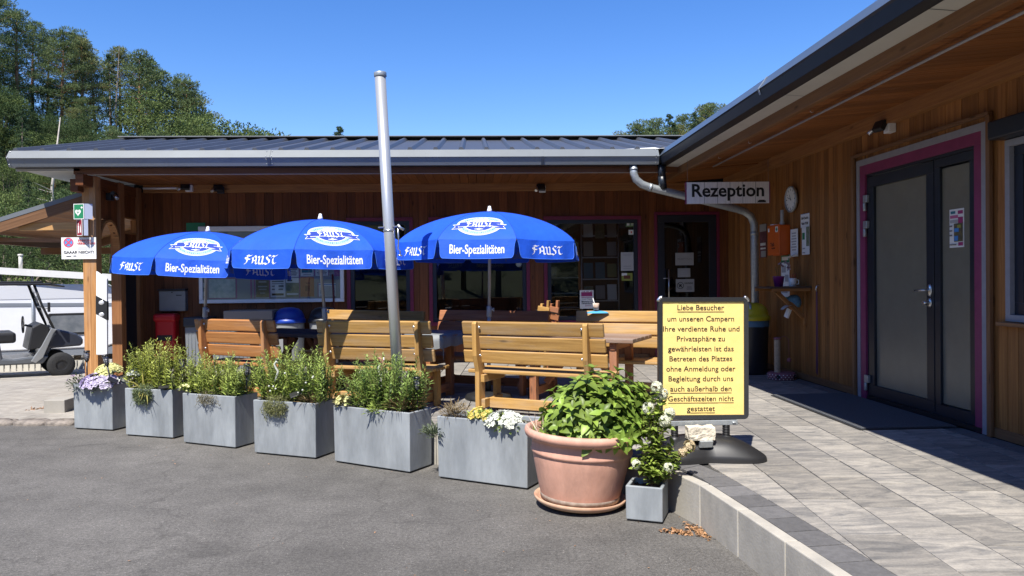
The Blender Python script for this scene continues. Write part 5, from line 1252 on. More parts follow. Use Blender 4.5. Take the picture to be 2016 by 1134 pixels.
poster(531, 547, 560, 586, M_whiteP, [(-.4, .25, .4, .32, G_ink), (-.1, .40, .1, .46, M_ink), (-.4, .15, .4, .19, G_ink), (-.4, .02, -.2, .08, G_ink), (.05, .0, .4, .10, G_ink), (-.4, -.15, -.2, -.08, G_ink), (.05, -.15, .35, -.08, G_ink), (-.4, -.42, .4, -.32, M_ink)])
poster(562, 549, 587, 586, K_green2, [(-.5, .25, .5, .5, M_whiteP), (-.4, .33, -.02, .42, M_ink), (-.45, -.4, .45, -.3, M_whiteP)]); poster(590, 547, 617, 586, K_orange, [(-.14, -.22, .18, .05, mat('orange_dark', (.25, .075, .03), .7)), (-.1, .15, .2, .22, mat('orange_dark', (.25, .075, .03), .7))])
poster(591, 518, 616, 545.5, M_whiteP, [(-.42, -.25, .42, .42, K_teal), (-.3, -.05, .24, .22, K_red), (-.3, -.42, .3, -.36, G_mid)]); poster(620, 517, 645, 545, M_whiteP, linesm(9, -.42, .42, .45, -.42, G_ink)); poster(626, 560, 660, 586, M_whiteP, linesm(12, -.45, .45, .3, -.46, G_mid, frac=.6)+[(-.5, .38, .5, .44, K_blue)])
poster(562, 521, 587, 547, M_whiteP, linesm(5, -.4, .4, .3, -.4, G_ink)+[(-.4, .35, -.1, .5, M_ink)]); poster(531, 528, 560, 546, M_whiteP, linesm(4, -.4, .4, .35, -.4, G_mid)); poster(395, 532, 404, 594, M_whiteP, [(-.3, -.45+.28*k, .3, -.32+.28*k, M_ink) for k in range(4)], 'side_label')
b = MB()
for q in ((408, 547, 463, 549), (463.5, 549, 466, 588), (411, 586.5, 464, 588), (492, 549, 495, 588), (499, 549, 501.5, 588), (528.8, 520, 530.7, 588), (587.5, 520, 589.5, 588), (617.4, 518, 619.4, 545), (645.4, 518, 647, 545), (657, 510, 668, 546), (624, 558, 625.8, 588), (420, 537, 528, 539)): plate(b, rect(px(q[0]), pz(q[3]), px(q[2]), pz(q[1])), NM, .0165)
b.build('pink_strips', K_pinkp, nb)
b = MB(); plate(b, rect(-W_/2+t_, -H_/2+t_, W_/2-t_, H_/2-t_*1.4), NM, .04); b.build('pane', glass('clear_glass', (.93, .95, .95), .10), nb)
# letterbox, red box, dial, little signs
lb = thing('letterbox', 'grey metal letterbox on the timber wall, left of the notice board', 'letterbox', (-4.535, 11.56, 1.255)); b = MB(); b.box((0, 0, -.01), (.39, .12, .31)); b.build('case', mat('grey_letterbox', (.22, .225, .22), .5, .2, .08, 8), lb, bevel=.012); b = MB(); b.box((0, -.012, .158), (.405, .15, .022)); b.build('flap', M_anth, lb, bevel=.005); b = MB(); b.box((.10, -.0615, .075), (.08, .003, .014)); b.box((-.0, -.0615, .12), (.018, .003, .018)); b.build('name_plate', M_black, lb)
rb = thing('extinguisher_box', 'red plastic fire extinguisher cabinet low on the timber wall', 'fire cabinet', (-4.60, 11.47, .70)); b = MB(); b.box((0, 0, .02), (.30, .20, .62)); b.build('body', mat('red_plastic', (.50, .012, .018), .4), rb, bevel=.05, seg=4); b = MB(); b.box((0, -.012, .30), (.33, .23, .12)); b.box((0, -.010, -.29), (.33, .22, .10)); b.build('lid', mat('red_plastic', (.5, .012, .018), .4), rb, bevel=.04, seg=4); b = MB(); b.box((0, -.102, .0), (.22, .006, .085)); b.build('window', M_black, rb, bevel=.03)
o = thing('dart_board', 'round black dartboard on the timber wall half hidden by the left parasol', 'dartboard', (-4.48, 11.57, 1.93)); b = MB(); b.lathe([(0, .03), (.20, .03), (.225, .025), (.23, .0)], (0, 0, 0), 36, (R_(90), 0, 0)); b.build('board', M_black, o); b = MB(); b.tube([(.17*math.cos(k*math.pi/18), -.034, .17*math.sin(k*math.pi/18)) for k in range(37)], .003, 5); b.tube([(.10*math.cos(k*math.pi/18), -.034, .10*math.sin(k*math.pi/18)) for k in range(37)], .003, 5); b.build('wire', M_chrome, o)
flatsheet('exit_sign', 'small green sign above the left parasol on the timber wall', 'sign', (-4.2, 11.58, 2.36), BX, BN, .28, .12, K_green)
tl = thing('tube_light', 'white fluorescent tube under the eaves in the left corner', 'lamp', (-4.62, 11.40, 2.92)); b = MB(); b.tube([(-.27, 0, 0), (.27, 0, 0)], .016, 10); b.build('tube', M_white, tl)
def flood(p, rz_, lab, wcol):
    o = thing('floodlight', lab, 'floodlight', p, rz_, 'floodlights under the eaves'); b = MB(); b.box((0, .03, 0), (.10, .07, .10)); b.build('housing', wcol, o, bevel=.006)
    b = MB(); b.box((-.03, -.05, .02), (.13, .05, .10), (-.5, 0, .2)); b.build('head', M_black, o, bevel=.006); b = MB(); b.tube([(-.08, -.06, .02), (-.11, -.12, -.04)], .022, 12); b.tube([(-.02, -.02, .0), (-.08, -.06, .02)], .008, 6); b.build('spot', M_chrome, o); return o
flood((-4.26, 11.48, 2.93), 0, 'white bodied floodlight beside the fluorescent tube', M_white); flood((-3.79, 11.48, 2.90), .2, 'black twin floodlight right of the fluorescent tube', M_black); flood((1.05, 11.48, 2.89), 0, 'floodlight with white sensor above the brochure window', M_white); flood((3.90, 6.93, 2.90), R_(-90), 'white floodlight with a chrome spot above the double door', M_white); flood((SX+.05, 10.55, 2.70), R_(90), 'dark floodlight on the side wall behind the corner post', M_black)
# signs on the corner post
aed = thing('defibrillator_sign', 'green wedge sign with white heart on the corner post', 'sign', (-5.10, 10.14, 2.46)); ang_ = R_(28)
def wing(sg): return frame_M((0, -.075, 0), (sg*math.cos(ang_), math.sin(ang_), 0), (0, 0, 1)) if sg > 0 else frame_M((0, -.075, 0), (math.cos(ang_), -math.sin(ang_), 0), (0, 0, 1))
Ml = frame_M((-.065, -.055, 0), (math.cos(R_(12)), math.sin(R_(12))*-1, 0), (0, 0, 1)); b = MB(); plate(b, rect(-.06, -.10, .09, .10), Ml, -.004, .004); b.build('panel', M_white, aed); b = MB(); plate(b, rect(-.052, -.092, .082, .092), Ml, .0008); b.build('print', K_green, aed)
b = MB(); hp = []
for k in range(40): t_ = 2*math.pi*k/40; hp.append((.005+.0026*16*math.sin(t_)**3, -.012+.0030*(13*math.cos(t_)-5*math.cos(2*t_)-2*math.cos(3*t_)-math.cos(4*t_))))
plate(b, hp, Ml, .0016); plate(b, rect(.045, .045, .075, .056), Ml, .0016); plate(b, rect(.0545, .0355, .0655, .0655), Ml, .0017); b.build('heart', M_whiteP, aed); b = MB(); plate(b, [(.012, .015), (-.012, -.018), (.002, -.016), (-.004, -.042), (.022, -.006), (.008, -.008)], Ml, .0024); b.build('bolt', K_green, aed)
Mr = frame_M((.045, -.065, 0), (math.cos(R_(25)), math.sin(R_(25)), 0), (0, 0, 1)); b = MB(); plate(b, rect(-.018, -.10, .075, .10), Mr, -.004, .004); b.build('side_panel', mat('pale_blue_plastic', (.42, .46, .58), .5), aed)
fx = thing('extinguisher_sign', 'red fire extinguisher sign under the green heart sign', 'sign', (-5.12, 10.13, 2.25)); Mf = frame_M((-.03, -.03, 0), (math.cos(R_(35)), -math.sin(R_(35)), 0), (0, 0, 1)); b = MB(); plate(b, rect(-.07, -.105, .06, .105), Mf, -.004, .004); b.build('panel', M_white, fx); b = MB(); plate(b, rect(-.064, -.098, .05, .098), Mf, .0008); b.build('print', mat('dark_red_print', (.25, .012, .03), .5), fx)
b = MB(); plate(b, rect(-.04, -.07, -.015, .03), Mf, .0016); plate(b, rect(-.035, .035, -.02, .06), Mf, .0017); plate(b, [(.01, -.06), (.035, -.07), (.03, .0), (.02, .05), (.012, .01)], Mf, .0018); b.build('symbol', M_whiteP, fx); Mf2 = frame_M((.055, -.055, 0), (math.cos(R_(20)), math.sin(R_(20)), 0), (0, 0, 1)); b = MB(); plate(b, rect(-.02, -.105, .03, .105), Mf2, -.004, .004); b.build('side_panel', mat('pale_blue_plastic', (.42, .46, .58), .5), fx)
ps, PM = flatsheet('no_parking_sign', 'white no parking sign with red lettering fixed to the corner post', 'sign', (-5.20, 10.165, 1.985), (math.cos(R_(3)), 0, 0), BN, .445, .285, M_white, [(-.12, .085, .44, .095, G_mid), (-.02, .03, .40, .045, G_mid), (-.04, -.02, .42, -.005, G_mid), (-.06, -.07, .44, -.055, G_mid), (.05, -.40, .45, -.39, G_mid), (.05, -.34, .45, -.33, G_mid), (-.02, -.42, -.015, -.28, G_mid), (-.36, -.39, -.22, -.35, M_ink), (-.16, -.38, -.07, -.34, M_ink)], texts=[('GAAAR NIIICHT!', .0, -.055, .385, .052, .0009), ('PARKEN', .075, .098, .165, .040, .0008, K_red), ('VERBOTEN!', .095, .060, .235, .040, .0008, K_red)])
def disc2(o, M, cx, cy, r0, r1, z, m, nm, a0=0, a1=2*math.pi):
    b = MB(); n = 36; P = [(cx+r1*math.cos(a0+(a1-a0)*k/n), cy+r1*math.sin(a0+(a1-a0)*k/n)) for k in range(n+1)]; Q = [(cx+r0*math.cos(a0+(a1-a0)*k/n), cy+r0*math.sin(a0+(a1-a0)*k/n)) for k in range(n+1)]
    for k in range(n): plate(b, [Q[k], P[k], P[k+1], Q[k+1]] if r0 > 1e-6 else [(cx, cy), P[k], P[k+1]], M, z)
    return b.build(nm, m, o)
disc2(ps, PM, -.13, .075, 0, .056, .001, mat('sign_blue', (.08, .30, .68), .5), 'round_blue'); b = MB(); n = 36
for k in range(n): a, c = 2*math.pi*k/n, 2*math.pi*(k+1)/n; plate(b, [(-.13+.050*math.cos(a), .075+.050*math.sin(a)), (-.13+.064*math.cos(a), .075+.064*math.sin(a)), (-.13+.064*math.cos(c), .075+.064*math.sin(c)), (-.13+.050*math.cos(c), .075+.050*math.sin(c))], PM, .002)
for s_ in (1, -1): d_ = .042; w_ = .0085; plate(b, [(-.13-d_-w_*.7, .075-s_*d_+s_*w_*.7), (-.13-d_+w_*.7, .075-s_*d_-s_*w_*.7), (-.13+d_+w_*.7, .075+s_*d_-s_*w_*.7), (-.13+d_-w_*.7, .075+s_*d_+s_*w_*.7)][::s_], PM, .0024+.0002*s_)
b.build('round_red', mat('sign_red', (.62, .07, .12), .5), ps)
# white road delineator post leaning by the corner post
dl = thing('delineator_post', 'white road marker post with black band beside the corner post', 'marker post', (-4.90, 10.12, .58), rot=(0, R_(.6), 0)); b = MB(); b.prism([(-.07, 0), (.07, .0), (.075, 1.0), (-.065, 1.10)], -.02, .02, 'y'); b.build('body', M_white, dl, bevel=.008); b = MB(); b.prism([(-.069, .78), (.0755, .70), (.0755, .455), (-.070, .54)], -.0225, .0225, 'y'); b.build('band', M_black, dl)
for z in (.685, .53):
    b = MB(); b.lathe([(0, .004), (.030, .003), (.032, 0)], (.003, -.0225, z), 18, (R_(90), 0, 0), squash=(1.1, .9)); b.build('reflector', mat('reflector', (.70, .70, .70), .2, .3, .5, 90), dl)

# papers on the windows and the reception door (codes left blank)
flatsheet('window_notice', 'white notice sheet on the right pane of the brochure window', 'notice', (2.375, 11.618, 1.77), BX, BN, .20, .29, mat('dim_paper', (.45, .45, .45), .8), linesm(2, -.4, .4, .42, .30, G_mid)+linesm(2, -.4, .4, -.2, -.44, G_mid))
flatsheet('window_sticker', 'green and white sticker in the top corner of the brochure window', 'sticker', (2.43, 11.618, 2.36), BX, BN, .14, .10, mat('sticker_green', (.14, .24, .10), .6), [(-.4, -.3, -.1, .3, M_whiteP), (.05, -.3, .42, .3, mat('sticker_pale', (.45, .5, .36), .7))], group='stickers on the windows'); flatsheet('window_sticker', 'small white sticker below the green one on the brochure window', 'sticker', (2.455, 11.618, 2.225), BX, BN, .11, .075, M_whiteP, [(-.2, -.2, .0, .2, K_red)], group='stickers on the windows'); flatsheet('window_sticker', 'yellow green picture sticker low on the brochure window', 'sticker', (2.37, 11.618, 1.53), BX, BN, .17, .12, mat('sticker_lime', (.25, .28, .05), .6), [(-.5, .15, .0, .5, M_whiteP), (-.3, -.25, .3, .2, mat('sticker_brown', (.12, .03, .015), .6))], group='stickers on the windows')
flatsheet('window_sticker', 'leafy emblem sticker at the top right of the middle window', 'sticker', (.67, 11.618, 1.90), BX, BN, .16, .12, K_green2, group='stickers on the windows'); o = thing('window_sticker', 'round pale sticker under the leafy emblem on the middle window', 'sticker', (.68, 11.618, 1.75), 0, 'stickers on the windows'); disc2(o, frame_M((0, 0, 0), BX, BN), 0, 0, 0, .045, 0, mat('sticker_grey', (.30, .32, .30), .7), 'disc'); disc2(o, frame_M((0, 0, 0), BX, BN), 0, 0, .028, .034, .0008, K_green2, 'ring')
M_dimP = mat('dim_door_paper', (.34, .335, .32), .8)
flatsheet('door_notice', 'upper white notice on the dark reception door', 'notice', (3.28, 11.618, 1.80), BX, BN, .29, .195, M_dimP, linesm(2, -.15, .15, .45, .2, G_mid)+[(-.42, -.45, .42, -.40, G_mid)], texts=[('REZEPTION', .0, -.0, .22, .035, 0, G_ink)], group='notices on the reception door'); flatsheet('door_notice', 'smaller middle notice on the dark reception door', 'notice', (3.27, 11.618, 1.585), BX, BN, .20, .14, M_dimP, linesm(3, -.3, .3, .3, -.4, G_mid), group='notices on the reception door')
hn, HM = flatsheet('door_notice', 'lowest notice with a crossed out dog on the reception door', 'notice', (3.285, 11.618, 1.385), BX, BN, .29, .20, M_dimP, linesm(2, .05, .42, -.05, -.35, G_ink), texts=[('HUNDE', .058, .035, .13, .035, .001, M_ink)], group='notices on the reception door'); b = MB()
for k in range(24): a, c = 2*math.pi*k/24, 2*math.pi*(k+1)/24; plate(b, [(-.075+.046*math.cos(a), .046*math.sin(a)), (-.075+.054*math.cos(a), .054*math.sin(a)), (-.075+.054*math.cos(c), .054*math.sin(c)), (-.075+.046*math.cos(c), .046*math.sin(c))], HM, .004)
plate(b, [(-.112, .030), (-.106, .036), (-.038, -.030), (-.044, -.036)][::-1], HM, .0045); plate(b, [(-.10, -.01), (-.09, -.03), (-.075, -.01), (-.06, -.03), (-.058, .012), (-.05, .025), (-.07, .02), (-.09, .008)], HM, .0042); b.build('symbol', M_ink, hn)
flatsheet('staff_wanted_sign', 'white sign with a magenta skyline standing in the brochure window', 'sign', (1.72, 11.52, 1.19), BX, BN, .215, .285, M_whiteP, [(-.4, .17, .4, .38, K_mag), (-.38, .10, .38, .13, K_mag)]+[(-.38+.09*k, .36, -.33+.09*k, .40+.03*(k % 3), K_mag) for k in range(9)], texts=[('Unser Team', .0, .005, .15, .03, 0, G_ink), ('Mitarbeiter im', .0, -.035, .165, .028, .0006), ('Campingbüro', .0, -.062, .165, .028, .0006), ('gesucht', .02, -.095, .09, .024, 0, K_mag)])
# brochure rack and shelves inside the window
br = thing('brochure_rack', 'dark brochure rack with leaflets behind the right window', 'rack', (2.02, 12.05, .25)); b = MB()
for sx in (-.30, .30): b.tube([(sx, 0, 0), (sx, 0, 2.15)], .014, 8)
for z in (.9, 1.25, 1.6, 1.95): b.box((0, .02, z), (.6, .06, .02))
b.build('frame', M_galv, br); r = random.Random(15); cols = [M_whiteP, K_green2, K_teal, mat('beige_leaflet', (.34, .30, .24), .7), mat('olive_leaflet', (.22, .25, .10), .7), M_dimP]
for k, z in enumerate((.92, 1.27, 1.62, 1.92)):
    for j in range(3):
        if r.random() < .12: continue
        b = MB(); b.box((-.19+.19*j, -.005, z+.12), (.15, .008, r.uniform(.2, .27)), (R_(-8), 0, r.uniform(-.05, .05))); b.build('leaflet', r.choice(cols), br)
sh = thing('indoor_shelf', 'shelf boards with a pale pot seen inside the brochure window', 'shelf', (1.35, 12.6, .25)); b = MB()
for z in (.55, .78, 1.02, 1.28): b.box((0, 0, z), (.75, .3, .02))
b.build('board', M_verge, sh); b = MB(); b.lathe([(0, 0), (.07, 0), (.09, .16), (.08, .16), (0, .14)], (-.05, 0, 1.30), 16); b.build('pot', M_verge, sh)

# right wall things
ck = thing('wall_clock', 'round white wall clock with silver rim on the right timber wall', 'clock', (XW-.012, 9.17, 2.465)); b = MB(); b.lathe([(.150, .0), (.164, .012), (.164, .034), (.152, .042), (.146, .032)], (0, 0, 0), 40, (0, R_(-90), 0)); b.build('rim', M_galv, ck); b = MB(); b.lathe([(0, .026), (.148, .026)], (0, 0, 0), 40, (0, R_(-90), 0)); b.build('face', M_whiteP, ck)
CM = frame_M((-.027, 0, 0), XR, XN); b = MB()
for k in range(12):
    a = k*math.pi/6; d = (math.sin(a), math.cos(a)); n_ = (d[1], -d[0]); w_ = .004 if k % 3 else .006; plate(b, [(d[0]*.105-n_[0]*w_, d[1]*.105-n_[1]*w_), (d[0]*.105+n_[0]*w_, d[1]*.105+n_[1]*w_), (d[0]*.132+n_[0]*w_, d[1]*.132+n_[1]*w_), (d[0]*.132-n_[0]*w_, d[1]*.132-n_[1]*w_)][::-1], CM, .0008)
b.build('hour_marks', M_ink, ck); b = MB()
for a, L, w_, z in ((R_(-32), .075, .0055, .002), (R_(-72), .11, .0045, .003)): d = (math.sin(a), math.cos(a)); n_ = (d[1], -d[0]); plate(b, [(-d[0]*.02-n_[0]*w_, -d[1]*.02-n_[1]*w_), (-d[0]*.02+n_[0]*w_, -d[1]*.02+n_[1]*w_), (d[0]*L+n_[0]*w_*.5, d[1]*L+n_[1]*w_*.5), (d[0]*L-n_[0]*w_*.5, d[1]*L-n_[1]*w_*.5)][::-1], CM, z)
b.build('hands', M_ink, ck)
fa = thing('first_aid_box', 'orange first aid box on the wall in front of the rain pipe', 'first aid box', (3.895, 9.455, 1.975)); M_or = mat('orange_plastic', (.62, .11, .012), .42, 0, .05, 9); b = MB(); b.box((0, 0, 0), (.15, .37, .37)); b.build('case', M_or, fa, bevel=.012); b = MB(); b.box((-.0, -.05, -.19), (.12, .2, .02)); b.box((-.065, 0, 0), (.012, .385, .385)); b.build('rim', M_or, fa, bevel=.004)
FMa = frame_M((-.0765, 0, 0), XR, XN); b = MB(); plate(b, rect(.075, .095, .155, .165), FMa, 0); plate(b, rect(-.165, .11, -.115, .155), FMa, 0); b.build('label', M_whiteP, fa); b = MB(); plate(b, rect(.105, .105, .125, .155), FMa, .0008); plate(b, rect(.09, .12, .14, .14), FMa, .0009); b.build('cross', K_green, fa); b = MB(); me = text_mesh('Toll-', .065, 'CENTER', .002); b.merge(me, FMa @ Matrix.Translation((-.02, -.06, .0004))); me = text_mesh('wut', .05, 'CENTER', .002); me = text_mesh('betreten', .032, 'CENTER', .001); b.merge(me, FMa @ Matrix.Translation((.01, -.105, .0006))); b.build('lettering', M_ink, fa)
o = thing('grey_tube', 'short grey tube standing on top of the orange first aid box', 'tube', (3.90, 9.36, 2.16)); b = MB(); b.lathe([(0, 0), (.035, 0), (.03, .03), (.022, .05), (.022, .19), (0, .19)], seg=14); b.build('tube', M_verge, o); o = thing('jar_cover', 'small white object lying on the orange first aid box', 'cover', (3.88, 9.56, 2.16)); b = MB(); b.lathe([(0, .025), (.05, .022), (.055, .0), (0, 0)], seg=16); b.build('lid', M_white, o)
flatsheet('wall_poster', 'narrow dark poster on the wall left of the rain pipe', 'poster', (XW-.006, 10.16, 2.0), XR, XN, .24, .46, mat('poster_dark', (.16, .06, .07), .7, 0, .5, 14), [(-.5, .28, .5, .5, G_mid), (-.4, -.14, .4, -.06, M_whiteP), (-.4, -.25, .4, -.2, M_whiteP), (-.3, -.48, .4, -.3, G_mid)])
flatsheet('check_in_notice', 'white self check-in notice above the leaflets on the right wall', 'notice', (XW-.006, 8.845, 2.175), XR, XN, .235, .165, M_whiteP, [(-.49, -.49, .49, -.47, K_blue), (-.49, .47, .49, .49, K_blue)], texts=[('Self-Check-in', 0, .03, .19, .042, .0012), ('Nach 19:30', 0, -.035, .175, .042, .0012)])
o, _ = flatsheet('paper_sheets', 'curled white paper sheets hanging right of the first aid box', 'paper', (XW-.03, 9.10, 1.92), XR, XN, .21, .34, M_whiteP, linesm(7, -.4, .35, .4, -.3, G_mid)); b = MB(); b.grid(lambda u_, v_: Vector((-.02-.03*math.sin(v_*3), .10-.22*u_, -.19+.03*v_+.06*u_*(1-v_))), 6, 4); b.build('curl', M_whiteP, o)
flatsheet('leaflet_holder', 'green and white leaflets in a clear holder on the right wall', 'leaflets', (XW-.02, 8.80, 1.93), XR, XN, .20, .33, M_whiteP, [(-.45, .05, -.1, .3, K_green), (.1, -.2, .5, .5, K_green2), (-.4, -.45, -.05, -.4, G_mid), (-.4, -.3, -.05, -.25, G_mid)])
flatsheet('door_poster', 'colourful club poster taped to the frosted glass of the double door', 'poster', (XW+.032, 6.06, 1.89), XR, XN, .185, .32, M_whiteP, [(-.42, .38, -.08, .45, K_teal), (.1, .36, .45, .45, K_mag), (-.44, .26, .12, .34, mat('pink_print', (.5, .12, .25), .6)), (-.44, .14, .12, .22, G_mid), (.12, .1, .45, .28, K_mag), (-.15, -.35, .46, .12, K_photo), (-.12, -.1, .2, .0, K_blue), (.1, .0, .35, .08, mat('poster_olive', (.28, .28, .05), .6)), (-.12, -.33, .15, -.2, K_blue), (.12, -.46, .45, -.37, K_mag), (-.44, .04, -.24, .08, G_ink), (-.44, -.08, -.24, -.04, G_ink), (-.44, -.2, -.24, -.16, G_ink), (-.44, -.44, .05, -.41, G_ink)])
flatsheet('info_poster', 'white poster with a green heading behind the pots on the shelf', 'poster', (XW-.006, 9.43, 1.50), XR, XN, .25, .58, M_whiteP, [(-.5, .32, .5, .5, K_green), (-.4, .37, .4, .45, M_whiteP), (-.42, .1, .1, .25, G_mid), (.0, -.1, .42, .05, G_mid), (-.42, -.35, .3, -.2, G_mid), (-.5, -.5, .5, -.44, K_green)])
shf = thing('wall_shelf', 'small wooden corner shelf on an angled bracket on the right wall', 'shelf', (3.73, 8.95, 1.375)); b = MB(); b.box((0, 0, 0), (.50, .52, .022)); b.build('board', mat('dark_shelf_top', (.07, .045, .035), .5, 0, .15, 8), shf, bevel=.003); b = MB(); b.box((-.0, -.245, -.028), (.46, .03, .034)); b.box((-.10, .24, -.028), (.30, .03, .034)); b.beam((.20, -.1, -.36), (-.12, -.1, -.05), .05, .045); b.box((.225, -.1, -.25), (.035, .05, .42)); b.build('bracket', M_beam, shf, bevel=.004)
pt = thing('purple_pot', 'purple flower pot with a fading orchid on the wall shelf', 'flower pot', (3.66, 8.90, 1.386)); b = MB(); b.lathe([(0, 0), (.048, 0), (.066, .115), (.070, .118), (.068, .125), (.06, .12), (0, .10)], seg=22); b.build('pot_body', mat('purple_glaze', (.18, .022, .17), .35), pt); b = MB(); b.tube([(0, 0, .1), (.0, .0, .2), (.01, -.01, .27), (.05, -.03, .30), (.10, -.05, .27)], .003, 6); b.tube([(-.01, 0, .1), (-.03, .02, .24)], .003, 6); b.build('stem', M_stem, pt); b = MB(); r = random.Random(3)
for p in ((.02, -.01, .28), (.06, -.03, .29), (.09, -.05, .26), (.10, -.05, .22), (.04, .0, .25)):
    for k in range(6): b.leaf(Vector(p), rv3(r), rv3(r), .035, .028, .3, .1)
b.build('flowers', leafmat('faded_orchid', (.42, .32, .38), (.30, .22, .26), rnd=.2), pt); b = MB()
for k in range(5): b.leaf(Vector((0, 0, .11)), Vector((math.cos(k*1.3), math.sin(k*1.3), .5)), Vector((0, 0, 1)), .09, .03, .5, .1)
b.build('leaves', L_grey, pt)
mg = thing('pen_mug', 'white mug full of pens next to the purple pot', 'mug', (3.80, 8.83, 1.386)); b = MB(); b.lathe([(0, 0), (.042, 0), (.046, .10), (.042, .10), (.038, .01), (0, .01)], seg=20); b.tube([(.044, 0, .08), (.075, 0, .075), (.075, 0, .03), (.043, 0, .025)], .006, 8); b.build('mug_wall', M_white, mg); b = MB()
for k in range(6): b.tube([(.02*math.cos(k), .02*math.sin(k), .02), (.035*math.cos(k*1.1), .035*math.sin(k*1.1), .14+.01*(k % 3))], .004, 6)
b.build('pens', mat('red_pens', (.35, .05, .03), .5), mg)
cp = thing('cap', 'blue and white cap hanging under the wall shelf', 'cap', (3.82, 8.86, 1.19)); b = MB(); b.grid(lambda u_, v_: Vector((.085*math.sin(v_*math.pi/2)*math.cos(2*math.pi*u_), .11*math.sin(v_*math.pi/2)*math.sin(2*math.pi*u_), .10*math.cos(v_*math.pi/2)+.008*noise.noise(Vector((u_*7, v_*5, 1))))), 24, 8); b.build('crown', mat('denim', (.09, .19, .25), .9, 0, .3, 30), cp, rot=(.4, .5, .2)); b = MB(); b.grid(lambda u_, v_: Vector((-.05-.09*v_, (-.08+.16*u_)*(1-.4*v_), -.03-.05*v_*v_)), 8, 4); b.build('brim', mat('pale_cloth', (.50, .48, .44), .9), cp); b = MB(); b.box((-.03, .09, -.13), (.02, .09, .11), (.2, .3, .1)); b.build('tag', M_whiteP, cp)
ls = thing('dog_leash', 'thin purple dog leash hanging from a hook on the right wall', 'leash', (XW-.03, 8.49, 1.36)); b = MB(); b.tube([(0, 0, 0), (0, -.005, -.3), (-.002, -.02, -.6), (0, .0, -.99), (0, .025, -.97), (0, .02, -.5), (0, .005, -.02)], .006, 6); b.build('strap', mat('purple_webbing', (.13, .05, .085), .8), ls); b = MB(); b.tube([(.02, 0, .04), (0, 0, .03), (-.012, 0, .0), (0, 0, -.03)], .008, 8); b.build('hook', M_chrome, ls)
sp = thing('cat_scratching_post', 'sisal cat scratching post on a spotted pink base by the right wall', 'scratching post', (3.74, 9.03, T)); M_spot = mat('pink_spotted_cloth', (.22, .085, .105), .85)
b = MB(); b.lathe([(0, .085), (.15, .085), (.165, .075), (.17, .04), (.165, .0), (0, 0)], seg=36); b.build('base', M_spot, sp); b = MB()
for k in range(24):
    for j, z in enumerate((.015, .04, .065)): a = (k+.5*j)*2*math.pi/24; b.lathe([(0, .004), (.007, .001)], (.168*math.cos(a), .168*math.sin(a), z), 6, (0, R_(90), a))
b.build('dots', M_whiteP, sp); b = MB()
for a in (R_(235), R_(310)): b.lathe([(0, .004), (.024, .003)], (.167*math.cos(a), .167*math.sin(a), .045), 14, (0, R_(90), a))
b.build('holes', M_blackm, sp)
b = MB(); b.lathe([(.036, .085), (.038, .1)]+[(.036+.0025*(k % 2), .1+k*.0085) for k in range(46)]+[(0, .495)], (-.05, .0, 0), 20); b.build('sisal', mat('sisal', (.36, .29, .20), .95, 0, .2, 50), sp); b = MB(); b.lathe([(.041, .0), (.045, .012), (.04, .022), (0, .024)], (-.05, 0, .49), 20); b.build('top_cap', M_spot, sp); b = MB(); b.tube([(-.03, -.01, .505), (.03, -.03, .53), (.075, -.04, .49), (.08, -.04, .26)], .003, 5); b.lathe([(0, .03), (.02, .02), (.028, 0), (.02, -.02), (0, -.03)], (.08, -.04, .235), 12); b.build('toy', M_spot, sp)
def bin_(p, lidm, bodym, lab, bag=None, rr_=.225, hb=.70):
    o = thing('round_bin', lab, 'litter bin', p, 0, 'round bins with domed lids'); b = MB(); b.lathe([(0, 0), (rr_*.86, 0), (rr_*.90, .03), (rr_, hb-.02), (rr_*1.02, hb), (rr_*.97, hb)], seg=36); b.build('body', bodym, o)
    if bag: b = MB(); b.lathe([(rr_*1.025, hb-.085), (rr_*1.03, hb-.06), (rr_*1.03, hb), (rr_*1.01, hb+.005)], seg=40); 
    if bag:
        for v in b.bm.verts: v.co += Vector((v.co.x, v.co.y, 0)).normalized()*.006*noise.noise(v.co*22)+Vector((0, 0, .02*noise.noise(Vector((v.co.x*9, v.co.y*9, 1)))*(v.co.z < hb-.03)))
        b.build('bag', bag, o)
    b = MB(); b.lathe([(rr_*1.08, hb-.005), (rr_*1.10, hb+.0), (rr_*1.10, hb+.05), (rr_*1.02, hb+.055), (rr_*.98, hb+.10), (rr_*.85, hb+.165), (rr_*.62, hb+.205), (rr_*.3, hb+.222), (0, hb+.225)], seg=36); b.build('lid', lidm, o); return o
M_yel = mat('yellow_plastic', (.46, .38, .015), .4, 0, .05, 6); bn = bin_((3.58, 9.62, T), M_yel, mat('dark_bin', (.014, .016, .022), .38, 0, .1, 5), 'round black bin with a domed yellow lid beside the yellow sign', mat('blue_bag', (.06, .14, .22), .5))
b = MB(); b.tube([(-.07, -.19, .84), (-.055, -.14, .895), (-.06, -.08, .925)], .016, 8); b.build('handle', M_galv, bn)
bin_((-2.75, 11.28, T), mat('blue_plastic', (.008, .045, .33), .4), mat('pale_bin', (.30, .31, .31), .5), 'round pale bin with a domed blue lid behind the shaded table', None, .215, .66); bin_((-2.24, 11.28, T), mat('dark_plastic', (.015, .017, .022), .4), mat('pale_bin', (.30, .31, .31), .5), 'round pale bin with a domed black lid behind the shaded table', None, .215, .66)
sb = thing('storage_box', 'beige topped storage box with ribbed grey sides against the timber wall', 'storage box', (-3.42, 11.33, T)); b = MB(); b.box((0, 0, .36), (.92, .46, .72))
for k in range(16): b.box((-.43+.0573*k, -.234, .36), (.03, .012, .70))
b.build('body', mat('grey_ribbed', (.17, .185, .20), .6), sb, bevel=.004); b = MB(); b.box((.12, 0, .785), (.70, .48, .13)); b.build('lid', mat('beige_lid', (.26, .225, .19), .7), sb, bevel=.01)
